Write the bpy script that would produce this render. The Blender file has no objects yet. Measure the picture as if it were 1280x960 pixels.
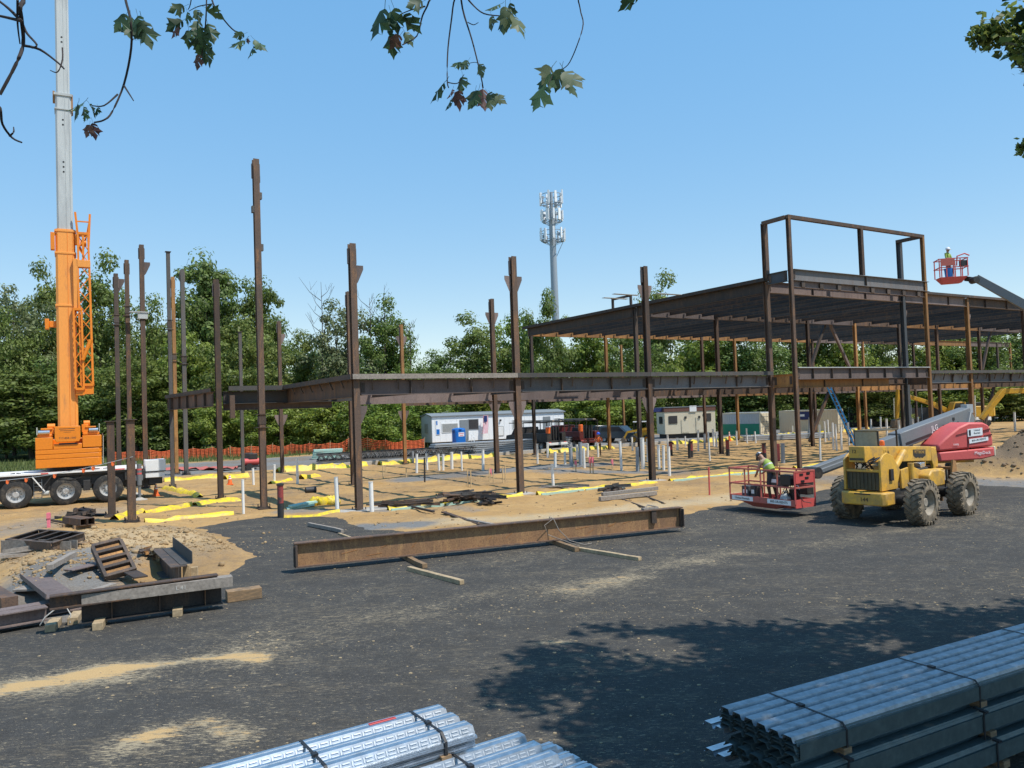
import bpy, bmesh, math, random
import numpy as np
from mathutils import Vector, Matrix
random.seed(7); RNG = np.random.default_rng(7)
S = bpy.context.scene
C = S.collection
R = math.radians
# ------------------------------------------------------------------ camera
F_PX, PITCH, ROLL, CAM_H = 980.0, .033, .035, 3.8
cr, sr, cp, sp = math.cos(ROLL), math.sin(ROLL), math.cos(PITCH), math.sin(PITCH)
cam_d = bpy.data.cameras.new('camera'); cam = bpy.data.objects.new('camera', cam_d); C.objects.link(cam)
cam_d.sensor_width = 36; cam_d.lens = F_PX / 1280 * 36; cam_d.clip_end = 6000; cam_d.clip_start = .05
vr, vu, vb = Vector((cr, sr*sp, -sr*cp)), Vector((sr, -cr*sp, cr*cp)), Vector((0, -cp, -sp))
cam.matrix_world = Matrix(((vr.x, vu.x, vb.x, 0), (vr.y, vu.y, vb.y, 0), (vr.z, vu.z, vb.z, CAM_H), (0, 0, 0, 1)))
S.camera = cam
# ------------------------------------------------------------------ light
SUN_AZ, SUN_EL = math.atan2(.90, -.44), R(60)
sun_dir = Vector((math.sin(SUN_AZ)*math.cos(SUN_EL), math.cos(SUN_AZ)*math.cos(SUN_EL), math.sin(SUN_EL)))
sl = bpy.data.lights.new('sun', 'SUN'); sl.energy = 3.95; sl.angle = R(.55); sl.color = (1, .95, .87)
so = bpy.data.objects.new('sun', sl); C.objects.link(so)
so.rotation_euler = (-sun_dir).to_track_quat('-Z', 'Y').to_euler(); so.location = (0, 0, 60)
W_ = bpy.data.worlds.new('World'); S.world = W_; W_.use_nodes = True
nt = W_.node_tree; bg = nt.nodes['Background']
sky = nt.nodes.new('ShaderNodeTexSky'); sky.sky_type = 'NISHITA'; sky.sun_disc = False
sky.sun_elevation = SUN_EL; sky.sun_rotation = SUN_AZ; sky.altitude = 100
sky.air_density = 1.0; sky.dust_density = 0; sky.ozone_density = 1.6
hs = nt.nodes.new('ShaderNodeHueSaturation'); hs.inputs['Saturation'].default_value = 3.2; hs.inputs['Value'].default_value = 3.25; hs.inputs['Hue'].default_value = .502
gm = nt.nodes.new('ShaderNodeGamma'); gm.inputs[1].default_value = .25; nt.links.new(sky.outputs[0], gm.inputs[0]); nt.links.new(gm.outputs[0], hs.inputs['Color']); nt.links.new(hs.outputs[0], bg.inputs[0]); bg.inputs[1].default_value = .15
S.view_settings.view_transform = 'Standard'; S.view_settings.look = 'None'
S.view_settings.exposure = .3; S.view_settings.gamma = 1

# ------------------------------------------------------------------ where a spot of the ground lies
def ray(px, py):
    u, v = (px-640)/F_PX, (480-py)/F_PX
    u2, v2 = u*cr+v*sr, -u*sr+v*cr
    return Vector((u2, cp-v2*sp, sp+v2*cp))
def G(px, py, z=0.):
    d = ray(px, py); t = (z-CAM_H)/d.z
    return Vector((d.x*t, d.y*t, z))
def AT(px, py, Y):
    d = ray(px, py); t = Y/d.y
    return Vector((d.x*t, Y, CAM_H+d.z*t))
ANG = .55
A0 = G(449, 640)
E1, E2 = Vector((math.cos(ANG), math.sin(ANG), 0)), Vector((-math.sin(ANG), math.cos(ANG), 0))
def FC(px, py, t):                                   # spot on a line of the building grid
    d = ray(px, py); o = Vector((0, 0, CAM_H))-A0
    k = (t-o.dot(E2))/d.dot(E2); q = o+d*k
    return q.dot(E1), q.z
def LOC(p): q = p-A0; return Vector((q.dot(E1), q.dot(E2), p.z))
def WLD(s, t, z=0): return A0+E1*s+E2*t+Vector((0, 0, z))

# ------------------------------------------------------------------ materials
MATS = {}
def nodes_of(m):
    m.use_nodes = True; n = m.node_tree; return n, n.nodes['Principled BSDF']
def add(n, t, **k):
    x = n.nodes.new(t)
    for a, b in k.items(): setattr(x, a, b)
    return x
def mixc(n, fac, a, b, blend='MIX'):
    x = n.nodes.new('ShaderNodeMix'); x.data_type = 'RGBA'; x.blend_type = blend
    for sock, val in ((0, fac), (6, a), (7, b)):
        if hasattr(val, 'is_output'): n.links.new(val, x.inputs[sock])
        else: x.inputs[sock].default_value = val if sock == 0 else (*val, 1)[:4]
    return x.outputs[2]
def noise(n, vec, scale, detail=4, rough=.6, dist=0.):
    x = n.nodes.new('ShaderNodeTexNoise'); x.inputs['Scale'].default_value = scale
    x.inputs['Detail'].default_value = detail; x.inputs['Roughness'].default_value = rough; x.inputs['Distortion'].default_value = dist
    if vec is not None: n.links.new(vec, x.inputs['Vector'])
    return x.outputs[0]
def ramp(n, v, a, b):
    x = n.nodes.new('ShaderNodeMapRange'); x.inputs[1].default_value = a; x.inputs[2].default_value = b
    n.links.new(v, x.inputs[0]); x.clamp = True; return x.outputs[0]
def pos(n, sc=(1, 1, 1), rot=(0, 0, 0)):
    g = n.nodes.new('ShaderNodeNewGeometry')
    if sc == (1, 1, 1) and rot == (0, 0, 0): return g.outputs['Position']
    m = n.nodes.new('ShaderNodeMapping'); m.inputs['Scale'].default_value = sc; m.inputs['Rotation'].default_value = rot
    n.links.new(g.outputs['Position'], m.inputs['Vector']); return m.outputs[0]
def bump(n, bs, h, strength=.3, dist=.02):
    b = n.nodes.new('ShaderNodeBump'); b.inputs['Strength'].default_value = strength; b.inputs['Distance'].default_value = dist
    n.links.new(h, b.inputs['Height']); n.links.new(b.outputs[0], bs.inputs['Normal'])
def mat(name, col, rough=.55, metal=0., dirt=None, amt=(.5, .75), scale=1.6, fine=14, var=.12, bmp=0., stretch=(1, 1, 1)):
    if name in MATS: return MATS[name]
    m = bpy.data.materials.new(name); n, bs = nodes_of(m)
    p = pos(n, stretch)
    f = noise(n, p, fine, 5); dark = tuple(c*(1-var*1.6) for c in col); lite = tuple(min(1, c*(1+var)) for c in col)
    c = mixc(n, ramp(n, f, .3, .7), dark, lite)
    if dirt: c = mixc(n, ramp(n, noise(n, p, scale, 6, .68), amt[0], amt[1]), c, dirt)
    n.links.new(c, bs.inputs['Base Color']); bs.inputs['Roughness'].default_value = rough; bs.inputs['Metallic'].default_value = metal
    if bmp: bump(n, bs, f, bmp)
    MATS[name] = m; return m
def rust(name, a, b, c, scale=.9, rough=.75):
    if name in MATS: return MATS[name]
    m = bpy.data.materials.new(name); n, bs = nodes_of(m)
    p = pos(n); ps = pos(n, (1, 1, .25))
    oi = n.nodes.new('ShaderNodeObjectInfo')
    f1 = noise(n, ps, scale, 6, .65); f2 = noise(n, ps, scale*5, 6, .7); f3 = noise(n, p, 28, 4)
    x = mixc(n, ramp(n, f1, .36, .62), a, b); x = mixc(n, ramp(n, f2, .5, .68), x, c)
    x = mixc(n, ramp(n, f3, .45, .8), x, tuple(v*.5 for v in a))
    br = n.nodes.new('ShaderNodeHueSaturation'); n.links.new(x, br.inputs['Color'])
    n.links.new(ramp(n, oi.outputs['Random'], 0, 1), br.inputs['Value'])
    mr = br.inputs['Value'].links[0].from_node; mr.inputs[3].default_value = .72; mr.inputs[4].default_value = 1.5
    n.links.new(br.outputs[0], bs.inputs['Base Color']); bs.inputs['Roughness'].default_value = rough
    bump(n, bs, f3, .25, .01); MATS[name] = m; return m
M = {
 'rust': rust('rust', (.066, .047, .037), (.105, .064, .043), (.19, .095, .042)),
 'rust_dark': rust('rust_dark', (.05, .042, .038), (.085, .06, .045), (.13, .08, .05)),
 'rust_orange_sunlit': rust('rust_orange_sunlit', (.24, .12, .045), (.38, .19, .06), (.17, .085, .04)),  # orange rust; sunlit look put into the colour for columns and girders
 'plum': rust('plum', (.15, .115, .105), (.20, .148, .128), (.13, .09, .078)),
 'steel_grey': rust('steel_grey', (.065, .063, .060), (.095, .088, .08), (.10, .07, .052)),
 'beam_grey': rust('beam_grey', (.135, .13, .13), (.175, .165, .16), (.15, .12, .105)),
 'steel_blue': rust('steel_blue', (.045, .055, .065), (.06, .07, .08), (.07, .06, .055)),
 'orange': mat('orange', (.80, .235, .012), .42, dirt=(.35, .12, .03), amt=(.62, .8), scale=2.2, var=.06),
 'orange_boom': mat('orange_boom', (.86, .33, .06), .4, dirt=(.42, .17, .07), amt=(.6, .78), scale=1.2, var=.05, stretch=(2, 2, .35)),
 'boom_grey': mat('boom_grey', (.50, .52, .51), .38, dirt=(.34, .35, .35), amt=(.5, .7), scale=.7, var=.05, stretch=(2, 2, .3)),
 'white': mat('white', (.80, .79, .76), .5, dirt=(.45, .40, .33), amt=(.6, .85), scale=.8, var=.04),
 'cream': mat('cream', (.70, .62, .46), .55, dirt=(.5, .42, .3), amt=(.55, .8), scale=.9, var=.04),
 'black': mat('black', (.02, .02, .022), .5, var=.2),
 'dark': mat('dark', (.035, .033, .032), .6, dirt=(.12, .09, .06), amt=(.55, .8), scale=3, var=.2),
 'tyre': mat('tyre', (.03, .029, .028), .85, dirt=(.13, .105, .075), amt=(.5, .75), scale=3.5, var=.2, bmp=.3),
 'tyre_dusty': mat('tyre_dusty', (.10, .085, .065), .9, dirt=(.27, .21, .14), amt=(.38, .62), scale=4, var=.2, bmp=.3),
 'rim': mat('rim', (.55, .55, .54), .4, .3, dirt=(.25, .2, .15), amt=(.5, .75), scale=5),
 'rim_dusty': mat('rim_dusty', (.33, .29, .23), .7, dirt=(.2, .16, .12), amt=(.45, .7), scale=6),
 'yellow': mat('yellow', (.70, .385, .045), .5, dirt=(.40, .245, .08), amt=(.42, .66), scale=3.2, var=.08),
 'yellow_dig': mat('yellow_dig', (.66, .37, .03), .5, dirt=(.3, .19, .06), amt=(.5, .75), scale=1.5, var=.1),
 'grille': mat('grille', (.10, .078, .04), .7, dirt=(.05, .045, .03), amt=(.4, .7), scale=3),
 'red': mat('red', (.64, .105, .095), .55, dirt=(.46, .14, .115), amt=(.55, .8), scale=1.5, var=.06),
 'red_old': mat('red_old', (.52, .13, .10), .65, dirt=(.36, .14, .1), amt=(.5, .7), scale=3, var=.12),
 'lift_grey': mat('lift_grey', (.17, .18, .185), .48, dirt=(.14, .145, .15), amt=(.55, .8), scale=1.5, var=.06),
 'chrome': mat('chrome', (.7, .71, .72), .22, .9),
 'galv': mat('galv', (.60, .63, .66), .38, .85, dirt=(.42, .45, .48), amt=(.4, .7), scale=6, var=.1),
 'galv_far': mat('galv_far', (.5, .52, .54), .5, .5, var=.15),
 'pvc': mat('pvc', (.80, .80, .77), .4, dirt=(.55, .48, .38), amt=(.6, .85), scale=3, var=.03),
 'pvc_grey': mat('pvc_grey', (.30, .33, .36), .5, var=.06),
 'pipe_red': mat('pipe_red', (.30, .05, .045), .6, dirt=(.06, .05, .05), amt=(.5, .62), scale=2.5),
 'pipe_black': mat('pipe_black', (.03, .03, .032), .6, var=.2),
 'pink': mat('pink', (.80, .20, .26), .7, var=.1),
 'lath': mat('lath', (.55, .40, .22), .8, var=.15),
 'wrap': mat('wrap', (.82, .60, .012), .5, dirt=(.42, .28, .1), amt=(.45, .68), scale=4, var=.12, bmp=.4),
 'foam': mat('foam', (.40, .60, .50), .8, dirt=(.5, .45, .32), amt=(.5, .75), scale=3, var=.08),
 'concrete': mat('concrete', (.42, .40, .36), .9, dirt=(.45, .33, .2), amt=(.5, .75), scale=2, var=.1, bmp=.2),
 'timber': mat('timber', (.30, .19, .10), .85, dirt=(.17, .12, .075), amt=(.45, .65), scale=5, var=.25, bmp=.3, stretch=(1, 1, 5)),
 'timber_pale': mat('timber_pale', (.46, .34, .2), .85, dirt=(.3, .22, .13), amt=(.45, .7), scale=5, var=.2, bmp=.3),
 'timber_grey': mat('timber_grey', (.30, .26, .22), .9, var=.2, dirt=(.2, .17, .14), scale=4, bmp=.3),
 'blue': mat('blue', (.015, .16, .52), .4, var=.06),
 'blue_ladder': mat('blue_ladder', (.02, .22, .5), .5, var=.06),
 'sky_white': mat('sign_white', (.85, .85, .84), .5, var=.02),
 'navy': mat('navy', (.02, .035, .14), .45, var=.1),
 'green': mat('green', (.01, .22, .13), .5, var=.08),
 'maroon': mat('maroon', (.13, .022, .022), .4, dirt=(.2, .1, .07), amt=(.6, .85), var=.1),
 'roof_grey': mat('roof_grey', (.22, .24, .25), .6, var=.1),
 'roof_brown': mat('roof_brown', (.16, .07, .05), .7, var=.1),
 'shade_wall': mat('wall_in_shade', (.50, .52, .53), .6, var=.05),  # grey stands in for pale walls turned away from the sun
 'glass': mat('glass', (.025, .03, .035), .08, .0, var=.05),
 'blind': mat('blind', (.33, .33, .31), .5, var=.2),
 'car_dark': mat('car_dark', (.012, .016, .022), .2, .3, var=.1),
 'car_grey': mat('car_grey', (.06, .08, .1), .22, .4, var=.1),
 'safety_orange': mat('safety_orange', (.85, .16, .03), .6, var=.06),
 'net': mat('net', (.85, .17, .06), .7, var=.12),
 'skin': mat('skin', (.42, .23, .15), .6, var=.06),
 'denim': mat('denim', (.045, .05, .06), .85, var=.2, bmp=.2),
 'brown_cloth': mat('brown_cloth', (.13, .085, .05), .9, var=.2, bmp=.2),
 'hi_vis': mat('hi_vis', (.30, .41, .07), .7, var=.1),
 'shirt_olive': mat('shirt_olive', (.16, .15, .10), .85, var=.15),
 'shirt_tan': mat('shirt_tan', (.42, .30, .2), .85, var=.15),
 'hair': mat('hair', (.03, .02, .015), .8),
 'boot': mat('boot', (.07, .045, .03), .8, var=.2),
 'hat_white': mat('hat_white', (.8, .8, .8), .3),
 'hat_black': mat('hat_black', (.06, .06, .065), .35, dirt=(.7, .7, .7), amt=(.55, .6), scale=9),
 'hat_blue': mat('hat_blue', (.02, .1, .6), .3),
 'bark': mat('bark', (.09, .07, .055), .95, var=.3, bmp=.6, stretch=(1, 1, .3), fine=9),
 'bark_pale': mat('bark_pale', (.26, .23, .2), .95, var=.25, bmp=.4, fine=9),
 'twig': mat('twig', (.035, .026, .024), .9, var=.2),
 'antenna': mat('antenna', (.9, .9, .9), .45, var=.03),
 'pole': mat('pole', (.34, .38, .42), .5, .2, var=.06),
 'window_dark': mat('window_dark', (.05, .05, .055), .15, var=.2),
 'bucket_steel': mat('bucket_steel', (.16, .13, .1), .6, dirt=(.3, .2, .11), amt=(.45, .65), scale=2),
 'chalk': mat('chalk', (.55, .53, .48), .9),
 'spray_orange': mat('spray_orange', (.5, .2, .04), .8),
}
def leafmat(name, a, b, trans=.35, big=.25, rough=.55):
    m = bpy.data.materials.new(name); n, bs = nodes_of(m)
    g = n.nodes.new('ShaderNodeNewGeometry'); oi = n.nodes.new('ShaderNodeObjectInfo')
    f = noise(n, g.outputs['Position'], big, 3)
    c = mixc(n, ramp(n, f, .34, .66), a, b)
    h = n.nodes.new('ShaderNodeHueSaturation'); n.links.new(c, h.inputs['Color'])
    v = ramp(n, g.outputs['Random Per Island'], 0, 1); v.node.inputs[3].default_value = .5; v.node.inputs[4].default_value = 1.45
    o = ramp(n, oi.outputs['Random'], 0, 1); o.node.inputs[3].default_value = .485; o.node.inputs[4].default_value = .515
    n.links.new(v, h.inputs['Value']); n.links.new(o, h.inputs['Hue'])
    n.links.new(h.outputs[0], bs.inputs['Base Color']); bs.inputs['Roughness'].default_value = rough
    t = n.nodes.new('ShaderNodeBsdfTranslucent'); n.links.new(h.outputs[0], t.inputs[0])
    mx = n.nodes.new('ShaderNodeMixShader'); mx.inputs[0].default_value = trans
    n.links.new(bs.outputs[0], mx.inputs[1]); n.links.new(t.outputs[0], mx.inputs[2])
    n.links.new(mx.outputs[0], n.nodes['Material Output'].inputs[0]); return m
M['leaf_mid'] = leafmat('leaf_mid', (.155, .215, .045), (.24, .295, .078), .5)
M['leaf_dark'] = leafmat('leaf_dark', (.14, .195, .045), (.215, .265, .065), .5)
M['leaf_bright'] = leafmat('leaf_bright', (.18, .25, .035), (.275, .335, .062), .5)
M['leaf_grey'] = leafmat('leaf_grey', (.17, .20, .085), (.24, .265, .118), .5)
M['leaf_maple'] = leafmat('leaf_maple', (.035, .075, .030), (.065, .115, .040), .3, 2.)
M['leaf_maple_pale'] = leafmat('leaf_maple_pale', (.10, .15, .07), (.14, .18, .08), .4, 2.)
M['leaf_red'] = leafmat('leaf_red', (.10, .05, .045), (.15, .075, .05), .3, 6.)
M['grass'] = leafmat('grass', (.10, .13, .03), (.17, .19, .06), .3, 1.)

def asphalt_mat():
    m = bpy.data.materials.new('asphalt'); n, bs = nodes_of(m)
    p = pos(n); q = pos(n, (.35, 1.5, 1), (0, 0, R(-27))); q2 = pos(n, (.9, 3.2, 1), (0, 0, R(-20)))
    fine = noise(n, p, 60, 4, .7); mid = noise(n, p, 2.2, 5)
    base = mixc(n, ramp(n, fine, .32, .72), (.028, .026, .024), (.098, .091, .080))
    base = mixc(n, ramp(n, mid, .35, .7), base, mixc(n, ramp(n, fine, .3, .75), (.036, .035, .033), (.115, .108, .098)))
    at = n.nodes.new('ShaderNodeAttribute'); at.attribute_name = 'dust'
    d1 = ramp(n, noise(n, q, .8, 7, .72), .47, .72); d2 = ramp(n, noise(n, q2, 3.4, 9, .86), .49, .62)
    mul = n.nodes.new('ShaderNodeMath'); mul.operation = 'MULTIPLY'; n.links.new(d2, mul.inputs[0])
    ad = n.nodes.new('ShaderNodeMath'); ad.operation = 'ADD'; n.links.new(d1, ad.inputs[0]); n.links.new(at.outputs['Fac'], ad.inputs[1])
    n.links.new(ad.outputs[0], mul.inputs[1])
    m3 = n.nodes.new('ShaderNodeMath'); m3.operation = 'MULTIPLY'; m3.use_clamp = True
    n.links.new(mul.outputs[0], m3.inputs[0]); m3.inputs[1].default_value = .95
    c = mixc(n, m3.outputs[0], base, (.33, .26, .165))
    gr = noise(n, p, 13, 8, .8); c = mixc(n, ramp(n, gr, .38, .62), mixc(n, 1., c, (.7, .7, .7), 'MULTIPLY'), c)
    fa = n.nodes.new('ShaderNodeMath'); fa.operation = 'MULTIPLY_ADD'; n.links.new(at.outputs['Fac'], fa.inputs[0]); fa.inputs[1].default_value = .11; n.links.new(noise(n, q2, 9, 7, .82), fa.inputs[2])
    fb = n.nodes.new('ShaderNodeMath'); fb.operation = 'MULTIPLY_ADD'; n.links.new(mid, fb.inputs[0]); fb.inputs[1].default_value = .12; n.links.new(fa.outputs[0], fb.inputs[2])
    c = mixc(n, ramp(n, fb.outputs[0], .642, .675), c, mixc(n, mid, (.24, .20, .14), (.40, .32, .2)))
    q3 = pos(n, (1.2, 3.4, 1), (0, 0, R(-14))); nn = ramp(n, noise(n, q3, 3.2, 10, .88), .2, .8); nn.node.inputs[3].default_value = -1.05; nn.node.inputs[4].default_value = 1.05
    ms = n.nodes.new('ShaderNodeMath'); ms.operation = 'ADD'; n.links.new(nn, ms.inputs[0])
    lo_ = ramp(n, noise(n, q3, .8, 5, .6), .25, .75); lo_.node.inputs[3].default_value = -.75; lo_.node.inputs[4].default_value = .75
    m5 = n.nodes.new('ShaderNodeMath'); m5.operation = 'ADD'; n.links.new(lo_, m5.inputs[0]); n.links.new(at.outputs['Fac'], m5.inputs[1]); n.links.new(m5.outputs[0], ms.inputs[1])
    c = mixc(n, ramp(n, ms.outputs[0], 1.05, 1.4), c, mixc(n, ramp(n, fine, .3, .7), (.40, .255, .11), (.55, .375, .18)))
    n.links.new(c, bs.inputs['Base Color']); bs.inputs['Roughness'].default_value = .9; bs.inputs['Specular IOR Level'].default_value = .25
    bump(n, bs, fine, .5, .012); return m
def dirt_mat():
    m = bpy.data.materials.new('dirt'); n, bs = nodes_of(m)
    p = pos(n); f = noise(n, p, 22, 6, .75); g = noise(n, p, .5, 6, .65); h = noise(n, p, 3.3, 5, .7)
    c = mixc(n, ramp(n, g, .35, .65), (.40, .235, .088), (.50, .318, .138))
    c = mixc(n, ramp(n, h, .42, .7), c, (.36, .225, .105)); c = mixc(n, ramp(n, f, .55, .78), c, (.54, .385, .21)); c = mixc(n, ramp(n, f, .42, .22), c, (.25, .16, .08))
    for nm, col in (('pale', (.52, .44, .30)), ('gray', (.20, .195, .185)), ('dark', (.20, .145, .095)), ('green', (.09, .115, .035))):
        at = n.nodes.new('ShaderNodeAttribute'); at.attribute_name = nm
        k = n.nodes.new('ShaderNodeMath'); k.operation = 'MULTIPLY_ADD'; k.use_clamp = True
        sub = n.nodes.new('ShaderNodeMath'); sub.operation = 'SUBTRACT'; n.links.new(h, sub.inputs[0]); sub.inputs[1].default_value = .5
        a2 = n.nodes.new('ShaderNodeMath'); a2.operation = 'MULTIPLY'; n.links.new(at.outputs['Fac'], a2.inputs[0]); a2.inputs[1].default_value = 2.2
        n.links.new(a2.outputs[0], k.inputs[0]); n.links.new(sub.outputs[0], k.inputs[2]); k.inputs[1].default_value = .75
        # fades out wholly where the attribute is zero
        mn = n.nodes.new('ShaderNodeMath'); mn.operation = 'MINIMUM'; n.links.new(k.outputs[0], mn.inputs[0]); n.links.new(a2.outputs[0], mn.inputs[1])
        c2 = mixc(n, ramp(n, f, .3, .7), tuple(v*.7 for v in col), tuple(min(1, v*1.25) for v in col)); c = mixc(n, mn.outputs[0], c, c2)
    n.links.new(c, bs.inputs['Base Color']); bs.inputs['Roughness'].default_value = .95; bs.inputs['Specular IOR Level'].default_value = .15
    bump(n, bs, f, .7, .04); return m
M['asphalt'] = asphalt_mat(); M['dirt'] = dirt_mat()
M['clod'] = mat('clod', (.42, .29, .15), .95, dirt=(.25, .165, .085), amt=(.4, .65), scale=3, var=.25, bmp=.5)
M['clod_brown'] = mat('clod_brown', (.24, .165, .10), .95, dirt=(.35, .25, .15), amt=(.5, .7), scale=2, var=.3, bmp=.5)
M['crumb'] = mat('crumb', (.40, .30, .17), .95, dirt=(.26, .2, .13), amt=(.45, .6), scale=1, var=.15)
M['far_ground'] = mat('far_ground', (.08, .10, .035), .95, dirt=(.13, .12, .06), amt=(.4, .7), scale=.1, var=.2, fine=3)

# ------------------------------------------------------------------ mesh helpers
def frame_of(a, up=(0, 0, 1)):
    a = Vector(a).normalized(); up = Vector(up)
    if abs(a.dot(up.normalized())) > .98: up = Vector((0, 1, 0)) if abs(a.y) < .9 else Vector((1, 0, 0))
    s = a.cross(up).normalized(); return a, s, s.cross(a).normalized()
class MB:
    def __init__(s): s.v = []; s.f = []; s.m = []
    def add(s, vs, fs, mi=0):
        o = len(s.v); s.v += [tuple(v) for v in vs]
        for f in fs: s.f.append(tuple(i+o for i in f)); s.m.append(mi)
        return s
    def hexa(s, p, mi=0):            # 4 bottom + 4 top corners, counter-clockwise from above
        return s.add(p, [(3, 2, 1, 0), (4, 5, 6, 7), (0, 1, 5, 4), (1, 2, 6, 5), (2, 3, 7, 6), (3, 0, 4, 7)], mi)
    def box(s, c, d, mi=0, rot=None):
        x, y, z = d[0]/2, d[1]/2, d[2]/2
        p = [Vector(q) for q in ((-x, -y, -z), (x, -y, -z), (x, y, -z), (-x, y, -z), (-x, -y, z), (x, -y, z), (x, y, z), (-x, y, z))]
        if rot is not None: p = [rot @ q for q in p]
        c = Vector(c); return s.hexa([q+c for q in p], mi)
    def b2(s, lo, hi, mi=0): return s.box([(a+b)/2 for a, b in zip(lo, hi)], [b-a for a, b in zip(lo, hi)], mi)
    def bar(s, p0, p1, w, h, up=(0, 0, 1), mi=0, w1=None, h1=None):
        p0, p1 = Vector(p0), Vector(p1); a, sd, u = frame_of(p1-p0, up); w1 = w1 or w; h1 = h1 or h; p = []
        for q, ww, hh in ((p0, w, h), (p1, w1, h1)):
            p += [q-sd*ww/2-u*hh/2, q+sd*ww/2-u*hh/2, q+sd*ww/2+u*hh/2, q-sd*ww/2+u*hh/2]
        return s.add(p, [(0, 1, 2, 3), (7, 6, 5, 4), (0, 4, 5, 1), (1, 5, 6, 2), (2, 6, 7, 3), (3, 7, 4, 0)], mi)
    def ibeam(s, p0, p1, d, b, tf=.022, tw=.014, up=(0, 0, 1), mi=0):
        p0, p1 = Vector(p0), Vector(p1); a, sd, u = frame_of(p1-p0, up)
        s.bar(p0+u*(d/2-tf/2), p1+u*(d/2-tf/2), b, tf, up, mi); s.bar(p0-u*(d/2-tf/2), p1-u*(d/2-tf/2), b, tf, up, mi)
        return s.bar(p0, p1, tw, d-2*tf, up, mi)
    def channel(s, p0, p1, d, b, t=.015, up=(0, 0, 1), side=1):
        p0, p1 = Vector(p0), Vector(p1); a, sd, u = frame_of(p1-p0, up); sd = sd*side
        s.bar(p0, p1, t, d, up)
        for k in (-1, 1): s.bar(p0+u*k*(d/2-t/2)+sd*(b/2+t/2), p1+u*k*(d/2-t/2)+sd*(b/2+t/2), b, t, up)
        return s
    def cyl(s, p0, p1, r0, r1=None, n=12, mi=0, caps=True):
        p0, p1 = Vector(p0), Vector(p1); r1 = r0 if r1 is None else r1; a, sd, u = frame_of(p1-p0); v = []
        for q, r in ((p0, r0), (p1, r1)):
            for i in range(n):
                t = 2*math.pi*i/n; v.append(q+sd*math.cos(t)*r+u*math.sin(t)*r)
        f = [(i, i+n, (i+1) % n+n, (i+1) % n) for i in range(n)]
        if caps: f += [tuple(range(n)), tuple(range(2*n-1, n-1, -1))]
        return s.add(v, f, mi)
    def tube(s, pts, r, n=6, mi=0, r1=None):
        pts = [Vector(p) for p in pts]; v = []; k = len(pts); up = Vector((.13, .31, .94))
        for j, q in enumerate(pts):
            d = pts[min(j+1, k-1)]-pts[max(j-1, 0)]; a, sd, u = frame_of(d, up); rr = r if r1 is None else r+(r1-r)*j/(k-1)
            for i in range(n): t = 2*math.pi*i/n; v.append(q+sd*math.cos(t)*rr+u*math.sin(t)*rr)
        f = [(j*n+i, j*n+n+i, j*n+n+(i+1) % n, j*n+(i+1) % n) for j in range(k-1) for i in range(n)]
        f += [tuple(range(n)), tuple(range(k*n-1, (k-1)*n-1, -1))]
        return s.add(v, f, mi)
    def lathe(s, c, axis, prof, n=20, mi=0):     # prof: (offset along axis, radius)
        c = Vector(c); a, sd, u = frame_of(axis); v = []; k = len(prof)
        for o, r in prof:
            for i in range(n): t = 2*math.pi*i/n; v.append(c+a*o+sd*math.cos(t)*r+u*math.sin(t)*r)
        f = [(j*n+i, j*n+n+i, j*n+n+(i+1) % n, j*n+(i+1) % n) for j in range(k-1) for i in range(n)]
        f += [tuple(range(n)), tuple(range(k*n-1, (k-1)*n-1, -1))]
        return s.add(v, f, mi)
    def prism(s, poly, o, ux, uy, th, mi=0):     # flat outline with thickness along ux x uy
        o, ux, uy = Vector(o), Vector(ux), Vector(uy); w = ux.cross(uy).normalized()*th; n = len(poly)
        a = [o+ux*x+uy*y for x, y in poly]; v = [q-w/2 for q in a]+[q+w/2 for q in a]
        f = [tuple(range(n-1, -1, -1)), tuple(range(n, 2*n))]+[(i, (i+1) % n, (i+1) % n+n, i+n) for i in range(n)]
        return s.add(v, f, mi)
    def mesh(s, name, mats, smooth=True):
        me = bpy.data.meshes.new(name); me.from_pydata(s.v, [], s.f)
        for m in (mats if isinstance(mats, (list, tuple)) else [mats]): me.materials.append(M[m] if isinstance(m, str) else m)
        if any(s.m): me.polygons.foreach_set('material_index', s.m)
        bm = bmesh.new(); bm.from_mesh(me); bmesh.ops.recalc_face_normals(bm, faces=bm.faces); bm.to_mesh(me); bm.free()
        if smooth: me.shade_smooth(); me.set_sharp_from_angle(angle=R(38))
        return me
def props(o, label=None, cat=None, group=None, kind=None):
    for k, v in (('label', label), ('category', cat), ('group', group), ('kind', kind)):
        if v: o[k] = v
    return o
def obj(name, me, parent=None, bev=0.):
    o = bpy.data.objects.new(name, me); C.objects.link(o)
    if parent is not None: o.parent = parent
    if bev:
        b = o.modifiers.new('edge', 'BEVEL'); b.width = bev; b.segments = 2; b.limit_method = 'ANGLE'; b.angle_limit = R(40)
    return o
def part(name, mb, mats, parent, label=None, bev=0., kind=None):
    o = obj(name, mb.mesh(name, mats) if isinstance(mb, MB) else mb, parent, bev); return props(o, label, None, None, kind)
def thing(name, label, cat, loc=(0, 0, 0), rz=0., group=None):
    o = bpy.data.objects.new(name, None); C.objects.link(o); o.location = loc; o.rotation_euler = (0, 0, rz); o.empty_display_size = .3
    return props(o, label, cat, group)
def solo(name, mb, mats, label, cat, loc=(0, 0, 0), rz=0., group=None, bev=0., rot=None):
    o = obj(name, mb.mesh(name, mats) if isinstance(mb, MB) else mb, None, bev); o.location = loc; o.rotation_euler = rot or (0, 0, rz)
    return props(o, label, cat, group)
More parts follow.
